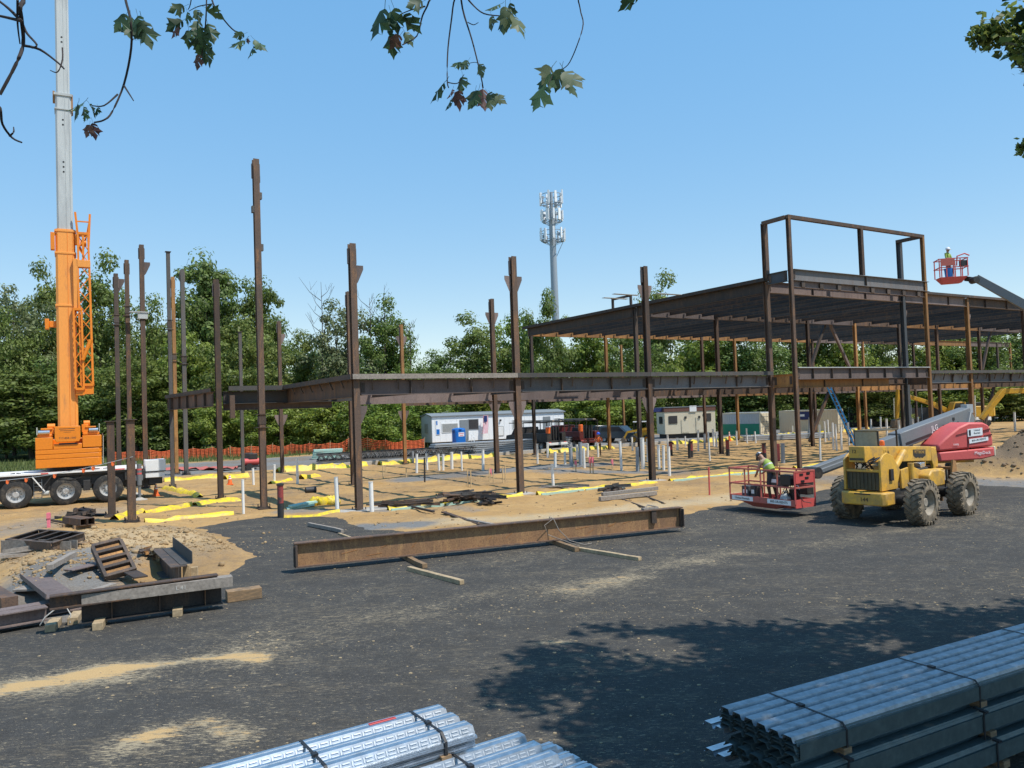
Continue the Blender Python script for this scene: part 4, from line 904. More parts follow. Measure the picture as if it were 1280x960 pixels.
CWX0, CWX1 = -1.2, 1.52
slabs = [(1.80, 2.20), (2.215, 2.42), (2.435, 2.64), (2.655, 3.22)]
for i, (z0, z1) in enumerate(slabs):
    sl_ = MB()
    if i < 3: sl_.prism([(CWX0, -.12), (CWX1-.12, -.12), (CWX1, 0), (CWX1, .95), (CWX0, .95)], (0, 0, (z0+z1)/2), (1, 0, 0), (0, 1, 0), z1-z0)
    else:
        sl_.prism([(CWX0, -.12), (-.5, -.12), (-.5, .95), (CWX0, .95)], (0, 0, (z0+z1)/2), (1, 0, 0), (0, 1, 0), z1-z0)
        sl_.prism([(.72, -.12), (CWX1, -.12), (CWX1, .95), (.72, .95)], (0, 0, (z0+z1)/2+.03), (1, 0, 0), (0, 1, 0), z1-z0)
        sl_.prism([(-.48, -.1), (.70, -.1), (.70, .9), (-.48, .9)], (0, 0, 2.77), (1, 0, 0), (0, 1, 0), .24)
    part('counterweight_slab', sl_, 'orange', cr_, bev=.018)
for lo_, hi_ in (((-1.12, .0, 3.24), (-.5, .9, 3.36)), ((.74, .0, 3.28), (1.44, .9, 3.40))): part('winch_deck', MB().b2(lo_, hi_), 'orange', cr_, bev=.015)
part('hoist_housing', MB().prism([(-.36, 2.98), (.58, 2.98), (.64, 3.12), (.64, 3.72), (-.42, 3.72), (-.42, 3.12)], (0, .05, 0), (1, 0, 0), (0, 0, 1), .5), 'orange', cr_, bev=.02)
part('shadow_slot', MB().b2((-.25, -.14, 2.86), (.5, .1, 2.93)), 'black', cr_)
text('717-858-1000', .125, cr_, (.11, -.205, 3.16), (1, 0, 0), (0, 0, 1), 'rust_dark')
b = MB(); b.b2((-.24, -.204, 3.58), (.42, -.2, 3.61)); b.b2((-.2, -.204, 3.5), (.4, -.2, 3.52)); b.b2((-.05, -.204, 3.43), (.25, -.2, 3.445)); part('decal_lines', b, 'rust_dark', cr_)
b = MB(); b.b2((-.85, .1, 3.36), (-.45, .7, 3.62)); b.cyl((-.72, .3, 3.72), (-.4, .3, 3.72), .14); b.b2((-.98, .05, 3.58), (-.5, .5, 3.66)); part('winch', b, 'orange', cr_, bev=.012)
b = MB(); b.b2((.7, .1, 3.4), (.98, .6, 3.78)); b.cyl((.78, .3, 3.83), (1.05, .3, 3.83), .13); b.b2((.85, .05, 3.62), (1.3, .5, 3.68)); part('winch', b, 'orange', cr_, bev=.012)
b = MB(); b.cyl((-1.08, -.02, 3.46), (-.62, -.02, 3.46), .10); b.b2((-1.15, -.05, 3.36), (-1.1, .25, 3.7)); b.cyl((1.0, .0, 3.5), (1.38, .0, 3.5), .09); b.b2((1.42, .0, 3.40), (1.46, .3, 3.8)); part('winch_drum', b, 'chrome', cr_)
part('side_handrail', MB().tube([(1.58, 0, 1.9), (1.6, 0, 3.2), (1.58, .5, 3.3)], .022), 'chrome', cr_)
part('operator_cab', MB().b2((-1.1, 1.6, 1.75), (-.66, 3.6, 3.2)), 'orange', cr_, bev=.04); part('superstructure', MB().b2((-.65, .96, 1.82), (.95, 4.2, 3.1)), 'orange', cr_, bev=.03)
# boom
LEAN = .05
def boom_sec(z0, z1, w, d, m, name='boom_section', seam=True):
    b = MB(); y0 = 1.15+z0*LEAN; y1 = 1.15+z1*LEAN; x = .14; ch = w*.12; Vv = []
    for z, y in ((z0, y0), (z1, y1)):
        for px_, py_ in ((-w/2+ch, -d/2), (w/2-ch, -d/2), (w/2, -d/2+ch), (w/2, d/2-ch), (w/2-ch*1.6, d/2), (-w/2+ch*1.6, d/2), (-w/2, d/2-ch), (-w/2, -d/2+ch)): Vv.append((x+px_, y+py_, z))
    b.add(Vv, [(i, (i+1) % 8, (i+1) % 8+8, i+8) for i in range(8)]+[tuple(range(7, -1, -1)), tuple(range(8, 16))])
    o = part(name, b, m, cr_)
    if seam:
        g = MB(); g.bar((x+w*.10, y0-d/2-.004, z0), (x+w*.10, y1-d/2-.004, z1-.02), .02, .02); g.bar((x+w*.36, y0-d/2-.004, z0), (x+w*.36, y1-d/2-.004, z1-.02), .012, .02); part('weld_seam', g, 'boom_grey' if m == 'boom_grey' else 'orange', o)
    return o
bs = boom_sec(3.3, 13.4, .86, 1.0, 'orange_boom')
for z in (13.3, 12.2, 9.6): part('boom_collar', MB().box((.14, 1.15+z*LEAN, z), (.93, 1.06, .10)), 'orange_boom', cr_, bev=.01)
c = MB(); c.box((-.4, .7+13*LEAN, 12.75), (.18, .35, .85)); c.box((.66, .7+13*LEAN, 12.9), (.2, .3, .5)); part('boom_block', c, 'orange', cr_, bev=.015)
part('rope_guide', MB().b2((-.78, 1.3, 8.45), (-.6, 1.7, 8.95)).b2((-.6, 1.4, 8.55), (-.3, 1.6, 8.85)), 'orange', cr_, bev=.02)
g1 = boom_sec(13.4, 20.3, .70, .82, 'boom_grey'); boom_sec(20.3, 34, .60, .70, 'boom_grey'); boom_sec(34, 38, .5, .6, 'boom_grey')
c = MB(); c.box((.14, 1.15+20.2*LEAN, 20.25), (.8, .92, .12)); c.box((.14, 1.15+19.2*LEAN, 19.5), (.76, .88, .06)); part('boom_collar', c, 'boom_grey', cr_)
c = MB(); c.box((.52, 1.15+20*LEAN, 19.9), (.1, .5, .9)); c.box((-.26, 1.15+20*LEAN, 20.2), (.1, .4, .5)); part('boom_block', c, 'rust_orange_sunlit', cr_)
c = MB()
for z in (16.3, 16.55, 16.8, 23, 23.25, 18.7, 18.95):
    dd_ = .82 if z < 20.3 else .70
    c.cyl((.12, 1.15+z*LEAN-dd_/2-.012, z), (.12, 1.15+z*LEAN-dd_/2+.02, z), .045, n=8)
part('pin_hole', c, 'black', cr_)
part('lift_cylinder', MB().cyl((.14, 3.6, 2.6), (.14, 2.4, 8.8), .2, n=14).cyl((.14, 3.6, 2.2), (.14, 3.2, 4.4), .3, n=14), 'orange', cr_)
for k in range(5): part('step_rung', MB().bar((-1.28, .16, .45+k*.17), (-.98, .16, .45+k*.17), .03, .03), 'lift_grey', cr_)
for x in (-1.29, -.97): part('step_rail', MB().bar((x, .17, .38), (x, .17, 1.3), .03, .03), 'lift_grey', cr_)
part('side_locker', MB().b2((.72, .12, .62), (1.02, .24, 1.12)), 'dark', cr_, bev=.02); part('air_tank', MB().cyl((-.95, .35, .62), (-.68, .35, .62), .13, n=14), 'boom_grey', cr_)
g = MB(); r_ = random.Random(6)
for k in range(6): x = 2.4+r_.random()*.7; g.tube([(x, .1, 1.3), (x+.2, .0, 1.0+.2*r_.random()), (x+r_.uniform(-.2, .5), .12, .75)], .022, 5)
part('hose', g, 'black', cr_)
g = MB(); g.tube([(-.3, .03, 1.25), (.2, .0, 1.18), (.7, .03, 1.28)], .02, 5); g.tube([(-2.6, .0, 1.3), (-2.0, -.02, 1.38), (-1.4, .0, 1.3)], .02, 5); part('air_line', g, 'black', cr_)
g = MB(); g.b2((-1.0, -.026, 1.52), (-.7, -.02, 1.58)); g.b2((1.9, -.026, 1.52), (2.5, -.02, 1.58)); part('reflector_strip', g, 'red', cr_)
p0_, p1_ = AT(-25, 603, 31.2), AT(166, 571, 29.8)
rp = thing('warning_rope', 'thin pale rope with small orange flags strung in front of the crane wheels', 'rope', (p0_.x, p0_.y, 0), 0); dv_ = p1_-p0_
rpt = [Vector((dv_.x*i/16, dv_.y*i/16, p0_.z+dv_.z*i/16-.16*math.sin(math.pi*i/16))) for i in range(17)]; part('rope', MB().tube(rpt, .012, 5), 'boom_grey', rp)
for i in (3, 5, 8, 11, 12, 14): q = rpt[i]; part('rope_flag', MB().prism([(-.06, 0), (.06, 0), (.05, -.12), (.0, -.17), (-.05, -.13)], q, (1, .25, 0), (0, .12, 1), .006), 'safety_orange', rp)
# two lattice jib pieces stowed on the right side of the boom
def lattice(x0, y0, z0, z1, w, d, nb, name):
    b = MB(); c4 = [(-w/2, -d/2), (w/2, -d/2), (w/2, d/2), (-w/2, d/2)]
    P = lambda k, z: Vector((x0+c4[k][0]-(z-z0)*.012, y0+z*LEAN+c4[k][1], z))
    for k in range(4): b.bar(P(k, z0), P(k, z1), .085, .085)
    dz = (z1-z0)/nb
    o = part(name, b, 'orange', cr_)
    for i in range(nb):
        g = MB()
        for k in range(4):
            a, c = (k, (k+1) % 4) if (i+k) % 2 else ((k+1) % 4, k); g.bar(P(a, z0+i*dz), P(c, z0+i*dz+dz), .042, .042)
        part('lattice_brace', g, 'orange', o)
    for z in (z0, z1):
        e = MB()
        for k in range(4): e.bar(P(k, z), P((k+1) % 4, z), .1, .12)
        part('end_frame', e, 'orange', o)
    return o
lattice(.98, .75, 5.7, 11.7, .50, .5, 9, 'jib_lattice'); lattice(.92, .75, 11.7, 13.2, .46, .5, 2, 'jib_lattice')
lattice(.66, .65, 5.5, 9.4, .34, .45, 8, 'inner_lattice')
b = MB()
b.b2((.45, 1.0, 9.4), (.66, 1.35, 11.9)); b.b2((.6, 1., 11.5), (1.2, 1.4, 11.85)); part('jib_carrier', b, 'orange_boom', cr_, bev=.01)
b = MB(); y = .75+13.3*LEAN
b.bar((.72, y-.2, 12.6), (.58, y-.2, 14.25), .1, .1); b.bar((1.14, y-.2, 12.6), (1.22, y-.2, 14.2), .1, .1); b.bar((.62, y-.2, 13.8), (1.18, y-.2, 13.8), .06, .06); b.bar((.7, y-.2, 13.15), (1.15, y-.2, 13.15), .1, .14); b.bar((.9, y-.25, 13.1), (.9, y-.25, 11.8), .1, .1); b.bar((.6, y-.2, 12.9), (.86, y, 12.3), .07, .07); b.bar((1.2, y-.2, 13.9), (.92, y-.1, 12.4), .06, .06)
b.cyl((.78, y-.1, 12.75), (1.05, y-.1, 12.75), .16); part('jib_head', b, 'orange', cr_)
part('jib_strut', MB().cyl((.8, .72, 6.9), (1.15, .72, 7.9), .09), 'orange', cr_); part('jib_foot', MB().b2((.48, .75, 5.2), (.86, 1.2, 5.45)).b2((.862, .8, 5.25), (1.25, 1.2, 5.75)), 'orange', cr_)

# ================================================================== YELLOW ROUGH TERRAIN FORKLIFT
rr_, fr_ = GP(1146, 653), GP(1196, 640)
FWD = R(38)
q_ = G(1152.5, 628.6, .64); TO = Vector((q_.x-math.sin(FWD)*1.15+math.cos(FWD)*1.38, q_.y+math.cos(FWD)*1.15+math.sin(FWD)*1.38, .02))
tl = thing('forklift', 'worn yellow rough terrain forklift with telescopic boom and dusty lugged tyres', 'forklift', TO, FWD)
WB, TR, WR = 1.38, 1.15, .66
for x in (-WB, WB):
    for y in (-1, 1):
        wheel(tl, (x, y*TR, WR-.02), WR, .46, 'tyre_dusty', 'rim_dusty', (0, y, 0), lugs=22)
b = MB(); b.b2((-1.95, -.45, .55), (1.9, .45, 1.0)); b.cyl((-WB, -.98, WR), (-WB, .98, WR), .16); b.cyl((WB, -.98, WR), (WB, .98, WR), .16); b.b2((-.9, -.62, .5), (.9, .62, .8)); part('frame', b, 'dark', tl, bev=.03)
b = MB(); b.prism([(-2.5, -.68), (-2.62, -.56), (-2.62, .60), (-2.5, .72), (-2.0, .72), (-2.0, -.68)], (0, 0, .78), (1, 0, 0), (0, 1, 0), .38); part('counterweight', b, 'yellow', tl, bev=.04)
text('144', .17, tl, (-2.627, -.05, .76), (0, -1, 0), (0, 0, 1), 'black'); part('bumper_slot', MB().b2((-2.626, -.25, .905), (-2.60, .25, .94)), 'black', tl)
# rear tower
b = MB()
for y in (-.44, .66):
    b.prism([(-2.38, 1.0), (-1.45, 1.0), (-1.2, 1.55), (-1.62, 2.0), (-1.95, 2.12), (-2.2, 2.05), (-2.38, 1.9)], (0, y, 0), (1, 0, 0), (0, 0, 1), .07)
part('rear_tower', b, 'yellow', tl, bev=.015)
b = MB(); b.b2((-2.3, -.40, 1.02), (-2.26, .62, 1.55)); gp = part('radiator_grille', b, 'grille', tl)
for k in range(9): part('grille_bar', MB().b2((-2.325, -.37+k*.117, 1.05), (-2.305, -.345+k*.117, 1.52)), 'grille', gp)
part('grille_surround', MB().b2((-2.35, -.40, 1.55), (-2.1, .62, 1.62)), 'yellow', tl, bev=.01)
b = MB(); r_ = random.Random(3)
for k in range(9):
    y0, y1 = r_.uniform(-.38, .55), r_.uniform(-.38, .55); b.tube([(-2.15, y0, 1.6), (-2.3, (y0+y1)/2+r_.uniform(-.2, .2), 1.75+r_.uniform(0, .15)), (-2.1, y1, 1.98)], .022, 6)
part('hose', b, 'black', tl); part('valve_block', MB().b2((-2.2, .05, 1.64), (-1.95, .4, 1.85)).cyl((-2.22, .2, 1.74), (-2.3, .2, 1.74), .06), 'chrome', tl)
# boom, rear high, front lower
BP0, BP1 = Vector((-2.42, .22, 2.08)), Vector((1.9, .22, 1.84))
b = MB(); b.bar(BP0, BP1, .50, .48); bm_ = part('boom', b, 'yellow', tl, bev=.02)
b = MB(); b.bar(BP1+Vector((-.02, 0, .02)), BP1+Vector((.42, 0, 0)), .44, .42); b.prism([(1.9, 2.06), (2.25, 2.0), (2.35, 1.6), (2.3, .95), (2.05, .7), (1.9, .75), (2.0, 1.45), (1.9, 1.62)], (0, .42, 0), (1, 0, 0), (0, 0, 1), .1); b.prism([(1.9, 2.06), (2.25, 2.0), (2.35, 1.6), (2.3, .95), (2.05, .7), (1.9, .75), (2.0, 1.45), (1.9, 1.62)], (0, .02, 0), (1, 0, 0), (0, 0, 1), .1); part('boom_head', b, 'yellow', tl, bev=.02)
tx = (BP1-BP0).normalized()
def on_boom(f, dz): q = BP0.lerp(BP1, f); return (q.x, q.y-.253, q.z+dz)
text('1144', .19, tl, on_boom(.30, .05), tx, (0, 0, 1), 'black')
pl = MB(); q = on_boom(.80, 0); pl.prism([(-.42, .14), (.42, .14), (.42, -.05), (.3, -.09), (.2, -.13), (.08, -.1), (0, -.13), (-.1, -.1), (-.22, -.13), (-.32, -.1), (-.42, -.04)], q, tx, (0, 0, 1), .012); part('name_plate', pl, 'black', tl)
text('PETTIBONE', .135, tl, (q[0], q[1]-.009, q[2]+.055), tx, (0, 0, 1), 'yellow')
text('12', .15, tl, (-2.425, .3, 2.16), (0, -1, 0), (0, 0, 1), 'black')
part('boom_rear_cap', MB().b2((-2.44, .0, 1.9), (-2.422, .44, 1.97)), 'grille', tl)
b = MB(); b.cyl((-1.15, -.2, 1.48), (-.2, -.12, 2.04), .105, n=14); lc = part('lift_cylinder', b, 'yellow', tl); part('cylinder_rod', MB().cyl((-1.4, -.2, 1.34), (-1.15, -.2, 1.48), .07), 'chrome', lc)
b = MB(); b.cyl((-.62, -.52, 1.15), (-.62, -.52, 1.72), .09, n=12); b.cyl((-.62, -.52, .9), (-.62, -.52, 1.15), .05); part('side_cylinder', b, 'yellow', tl)
b = MB(); b.prism([(-1.2, .98), (-.3, .98), (.5, 1.2), (.2, 1.42), (-.5, 1.62), (-1.2, 1.55)], (0, -.46, 0), (1, 0, 0), (0, 0, 1), .07); b.b2((-1.9, -.4, .98), (-1.2, .56, 1.3)); part('side_plate', b, 'yellow', tl, bev=.015)
part('tail_light_box', MB().b2((-1.9, -.53, 1.28), (-1.72, -.478, 1.62)), 'black', tl)
part('engine_cover', MB().prism([(-.1, .92), (.95, .92), (1.0, 1.35), (.7, 1.45), (.1, 1.45), (-.1, 1.3)], (0, -.62, 0), (1, 0, 0), (0, 0, 1), .42), 'yellow', tl, bev=.05)
part('exhaust_box', MB().b2((-.25, -.42, 1.3), (.75, -.2, 1.5)), 'dark', tl, bev=.02); part('fender', MB().b2((.95, -.6, 1.3), (1.4, -.35, 1.42)), 'yellow', tl, bev=.02)
part('hydraulic_tank', MB().b2((.3, -.40, 1.5), (.6, -.15, 1.66)), 'chrome', tl, bev=.02)
b = MB()
for x, y in ((-.75, .36), (-.75, 1.12), (.45, .36), (.45, 1.12)): part('cab_post', MB().bar((x, y, 1.0), (x-.08, y, 2.7), .045, .045), 'dark', tl)
part('cab_roof', MB().b2((-.9, .34, 2.70), (.45, 1.14, 2.74)), 'grille', tl, bev=.02); part('cab_body', MB().b2((-.75, .36, .85), (.45, 1.1, 1.6)), 'yellow', tl, bev=.03)
M['cab_pane'] = mat('cab_pane', (.34, .34, .25), .4, dirt=(.27, .25, .18), amt=(.4, .7), scale=3, var=.1)
part('rear_pane', MB().bar((-.79, .74, 1.65), (-.86, .74, 2.72), .72, .02, (1, 0, 0)), 'cab_pane', tl)
part('beacon', MB().lathe((-.9, .2, 2.26), (0, 0, 1), [(0, .07), (.02, .08), (.14, .07), (.17, .03)], 12), 'safety_orange', tl)
part('grille_box', MB().b2((1.0, .3, 1.25), (1.9, .9, 1.75)), 'grille', tl)
# carriage and forks
b = MB()
for y in (-.5, -.12, .12, .5): b.bar((2.25, y, .25), (2.25, y, 1.4), .09, .07)
b.bar((2.25, -.62, 1.35), (2.25, .62, 1.35), .09, .12, (1, 0, 0)); b.bar((2.25, -.62, .5), (2.25, .62, .5), .09, .12, (1, 0, 0)); b.prism([(2.0, .45), (2.25, .3), (2.32, 1.0), (2.22, 1.6), (2.02, 1.65), (1.85, 1.1)], (0, -.62, 0), (1, 0, 0), (0, 0, 1), .06); b.prism([(2.0, .45), (2.25, .3), (2.32, 1.0), (2.22, 1.6), (2.02, 1.65), (1.85, 1.1)], (0, .62, 0), (1, 0, 0), (0, 0, 1), .06); part('carriage', b, 'rust_orange_sunlit', tl)
for y in (-.42, .42): part('fork', MB().bar((2.3, y, .07), (2.3, y, 1.3), .14, .05, (1, 0, 0)).bar((2.28, y, .07), (3.35, y, .05), .14, .05, h1=.015), 'rust', tl)

# ================================================================== BOOM LIFTS
def person(loc, rz, pose, cols, name, label, hat=None, vest=None, extra=None):
    """pose: joint name -> local xyz; grown into one skinned surface"""
    J = pose; chain = [('hip', None, .13), ('waist', 'hip', .125), ('chest', 'waist', .15), ('neckb', 'chest', .085), ('neck', 'neckb', .055), ('headb', 'neck', .075), ('headc', 'headb', .098), ('headt', 'headc', .07)]
    for s in 'lr':
        chain += [('sh'+s, 'neckb', .075), ('el'+s, 'sh'+s, .048), ('wr'+s, 'el'+s, .034), ('pa'+s, 'wr'+s, .036), ('th'+s, 'hip', .10), ('kn'+s, 'th'+s, .066), ('an'+s, 'kn'+s, .046), ('he'+s, 'an'+s, .045), ('to'+s, 'he'+s, .036)]
    P = {k: Vector(v) for k, v in J.items()}
    for s in 'lr':
        d = (P['wr'+s]-P['el'+s]).normalized(); P['pa'+s] = P['wr'+s]+d*.07; sd = d.cross(Vector((0, 0, 1))); sd = sd.normalized() if sd.length > .1 else Vector((0, 1, 0))
        for i in range(4):
            a = P['pa'+s]+sd*(i-1.5)*.021+d*.03; l = [.065, .078, .072, .056][i]; P[f'f{i}a'+s] = a; P[f'f{i}b'+s] = a+d*l*.55+Vector((0, 0, -.012)); P[f'f{i}c'+s] = a+d*l*.8+Vector((0, 0, -.04))
            chain += [(f'f{i}a'+s, 'pa'+s, .011), (f'f{i}b'+s, f'f{i}a'+s, .0095), (f'f{i}c'+s, f'f{i}b'+s, .008)]
        P['t1'+s] = P['wr'+s]+d*.03+sd*.045; P['t2'+s] = P['t1'+s]+d*.045+sd*.012; chain += [('t1'+s, 'wr'+s, .012), ('t2'+s, 't1'+s, .009)]
    idx = {c[0]: i for i, c in enumerate(chain)}
    me = bpy.data.meshes.new('tmp'); me.from_pydata([P[c[0]] for c in chain], [(idx[c[1]], idx[c[0]]) for c in chain if c[1]], []); o = bpy.data.objects.new('tmp', me); C.objects.link(o)
    sk = o.modifiers.new('s', 'SKIN'); sk.use_smooth_shade = True
    for i, c in enumerate(chain): v = me.skin_vertices[0].data[i]; v.radius = (c[2], c[2]); v.use_root = i == 0
    o.modifiers.new('u', 'SUBSURF').levels = 1
    dg = bpy.context.evaluated_depsgraph_get(); out = bpy.data.meshes.new_from_object(o.evaluated_get(dg)); bpy.data.objects.remove(o)
    out.materials.clear(); mats = ['skin', cols[0], cols[1], 'boot', 'hair']
    for m in mats: out.materials.append(M[m])
    zone = {'headc': 0, 'headb': 0, 'neck': 0, 'headt': 0, 'chest': 1, 'waist': 1, 'neckb': 1, 'hip': 2}
    for s in 'lr': zone.update({'sh'+s: 1, 'el'+s: cols[2], 'wr'+s: 0, 'pa'+s: 0, 'th'+s: 2, 'kn'+s: 2, 'an'+s: 3, 'he'+s: 3, 'to'+s: 3})
    keys = list(zone)
    segs = [(P[c[0]], P[c[1]], zone.get(c[0], 0)) for c in chain if c[1]]
    for f in out.polygons:
        best = (9, 0)
        for a, b_, z in segs:
            ab = b_-a; t = max(0, min(1, (f.center-a).dot(ab)/max(1e-9, ab.length_squared))); dd_ = (f.center-a-ab*t).length
            if dd_ < best[0]: best = (dd_, z)
        f.material_index = best[1]
    out.shade_smooth()
    t = thing(name, label, 'person', loc, rz); bo = obj('body', out, t)
    hd = (P['headc']-P['neck']).normalized(); hc = P['headc']; fw = Vector(pose.get('look', (1, 0, 0))); fw = (fw-hd*fw.dot(hd)).normalized(); sd = hd.cross(fw)
    f = MB(); f.lathe(hc+fw*.085-hd*.01, fw+Vector((0, 0, -.3)), [(0, .022), (.03, .014)], 8)
    for k in (-1, 1): f.lathe(hc+sd*k*.098-hd*.01, sd*k, [(-.01, .02), (.012, .026), (.02, .012)], 8)
    part('face', f, 'skin', t)
    e = MB()
    for k in (-1, 1): e.lathe(hc+fw*.088+sd*k*.034+hd*.018, fw, [(0, .013), (.008, .007)], 8)
    e.box(hc+fw*.088-hd*.05, (.018, .018, .008)); part('eye', e, 'hair', t)
    if hat:
        h = MB(); c = hc+hd*.03; h.lathe(c, hd, [(0, .135), (.015, .135), (.05, .128), (.10, .105), (.135, .06), (.145, .02)], 16); h.lathe(c+fw*.06, hd, [(-.004, .14), (.01, .135)], 16); part('hard_hat', h, hat, t)
    if vest:
        v = MB(); a, b_ = P['waist'], P['neckb']; ax = (b_-a).normalized(); L_ = (b_-a).length
        v.lathe(a-ax*.08, ax, [(0, .15), (L_*.4, .168), (L_*.75, .175), (L_+.06, .13), (L_+.09, .085)], 14); vv = part('safety_vest', v, vest, t)
        g = MB(); g.lathe(a+ax*.1, ax, [(0, .172), (.05, .176)], 14); part('reflective_band', g, 'hi_vis' if vest != 'hi_vis' else 'boom_grey', vv)
    if extra: extra(t, P)
    return t
STAND = dict(hip=(0, 0, .93), waist=(0, 0, 1.08), chest=(.01, 0, 1.26), neckb=(0, 0, 1.42), neck=(.01, 0, 1.51), headb=(.03, 0, 1.57), headc=(.03, 0, 1.65), headt=(.02, 0, 1.72),
    shl=(0, .19, 1.40), ell=(-.03, .25, 1.13), wrl=(.12, .23, .92), shr=(0, -.19, 1.40), elr=(-.03, -.25, 1.13), wrr=(.14, -.2, .95),
    thl=(0, .10, .86), knl=(.05, .11, .49), anl=(0, .11, .10), hel=(-.01, .11, .06), tol=(.17, .12, .045), thr=(0, -.10, .86), knr=(.02, -.11, .49), anr=(-.03, -.11, .10), her=(-.04, -.11, .06), tor=(.14, -.12, .045))

def basket(t, Lb, Wb, Hb, m='red_old', posts=5, floor=.0):
    """work platform with rails; x along length, y width"""
    b = MB(); b.b2((0, 0, floor), (Lb, Wb, floor+.05)); b.b2((0, -.02, floor-.02), (Lb, 0.0, floor+.17)); b.b2((0, Wb, floor-.02), (Lb, Wb+.02, floor+.17)); b.b2((-.02, -.02, floor-.02), (0, Wb+.02, floor+.17)); b.b2((Lb, -.02, floor-.02), (Lb+.02, Wb+.02, floor+.17)); part('platform_floor', b, m, t)
    for i in range(posts):
        for y in (0, Wb):
            x = Lb*i/(posts-1); part('rail_post', MB().bar((x, y, floor+.17), (x, y, Hb), .045, .045), m, t)
    for z in (Hb, (Hb+floor)*.52):
        for y in (0, Wb): part('guard_rail', MB().bar((-.02, y, z), (Lb+.02, y, z), .05, .05), m, t)
        for x in (0, Lb): part('guard_rail', MB().bar((x, 0.03, z), (x, Wb-.03, z), .05, .05), m, t)
BL = thing('boom_lift', 'red boom lift with grey telescopic boom and long low red work platform', 'boom lift', (17.2, 31.0, .05), 0)
BZ = BL.location; RA = math.atan2(27.0-31.0, 9.6-17.2)       # boom heading
def rl(p): return Vector(p)-BZ
# chassis
cx = Matrix.Rotation(R(62), 3, 'Z'); CHO = Vector((-1.05, .35, 0))
for sx in (-1.25, 1.25):
    for sy in (-1, 1): wheel(BL, CHO+cx@Vector((sx, sy*1.05, .5)), .5, .36, 'tyre_dusty', 'rim_dusty', cx@Vector((0, sy, 0)))
part('chassis', MB().box(CHO+Vector((0, 0, .62)), (3.2, 1.5, .45), rot=cx).cyl(CHO+Vector((0, 0, .85)), CHO+Vector((0, 0, 1.15)), .6, n=20), 'dark', BL, bev=.03)
part('turntable', MB().box((-.55, .15, 1.17), (2.2, 1.5, .12)), 'yellow', BL, bev=.02)
# hood, an outline extruded over its width; local x runs to the tail
hx = Matrix.Rotation(R(12), 3, 'Z'); HX, HY = hx@Vector((1, 0, 0)), hx@Vector((0, 1, 0))
ho = Vector((-.05, -1.05, 0))
b = MB(); b.prism([(-1.3, 1.62), (-1.3, 1.85), (-.95, 2.12), (-.35, 2.5), (.1, 2.66), (.75, 2.64), (1.0, 2.52), (1.12, 2.1), (1.14, 1.95), (1.14, 1.72)], ho+Vector((0, .45, 0)), HX, (0, 0, 1), 1.0)
hood = part('engine_hood', b, 'red', BL, bev=.07)
b = MB(); b.prism([(-1.25, 1.24), (-1.28, 1.58), (1.15, 1.67), (1.17, 1.34), (.6, 1.24)], ho+Vector((0, .45, 0)), HX, (0, 0, 1), 1.04); part('lower_hood', b, 'red', BL, bev=.05)
part('tail_bumper', MB().prism([(1.19, 1.32), (1.26, 1.35), (1.26, 1.7), (1.18, 1.7)], ho+Vector((0, .45, 0)), HX, (0, 0, 1), .95), 'cream', BL, bev=.02)
hy0 = ho+HY*0+Vector((0, -.062, 0))
def hoodpt(x, z, o=0): return ho+Vector((0, .45, 0))-HY*(.51+o)+HX*x+Vector((0, 0, z))
sgn = MB(); sgn.prism([(.0, 2.12), (.66, 2.16), (.66, 2.45), (.0, 2.41)], hoodpt(0, 0, .012), HX, (0, 0, 1), .012); sgn.prism([(.05, 1.86), (.9, 1.95), (.9, 2.09), (.05, 2.03)], hoodpt(0, 0, .012), HX, (0, 0, 1), .012); part('sign', sgn, 'sky_white', BL)
k_ = MB(); k_.prism([(.05, 2.17), (.13, 2.16), (.13, 2.38), (.05, 2.37)], hoodpt(0, 0, .022), HX, (0, 0, 1), .006); part('logo', k_, 'black', BL)
text('United', .1, BL, hoodpt(.41, 2.36, .02), HX+Vector((0, 0, .05)), (0, 0, 1), 'black'); text('Rentals', .1, BL, hoodpt(.41, 2.25, .02), HX+Vector((0, 0, .05)), (0, 0, 1), 'black'); text('800-UR-RENTS', .1, BL, hoodpt(.48, 1.99, .02), HX+Vector((0, 0, .1)), (0, 0, 1), 'black')
text('MegaDeck', .17, BL, hoodpt(.6, 1.49, .03), HX, (0, 0, 1), 'sky_white'); text('1200SJ', .09, BL, hoodpt(-.55, 1.85, .02), HX, (0, 0, 1), 'sky_white')
g = MB(); g.bar(hoodpt(.0, 1.64, .006), hoodpt(.02, 2.3, .006), .025, .02, HY); g.bar(hoodpt(.02, 2.3, .006), hoodpt(-.5, 2.2, .006), .025, .02, HY); part('hood_gap', g, 'maroon', BL)
for a, c_ in (((.72, 2.32), (1.0, 2.38)), ((.74, 2.12), (1.08, 2.17))): part('hood_slot', MB().bar(hoodpt(*a, .006), hoodpt(*c_, .006), .05, .03, HY), 'maroon', BL)
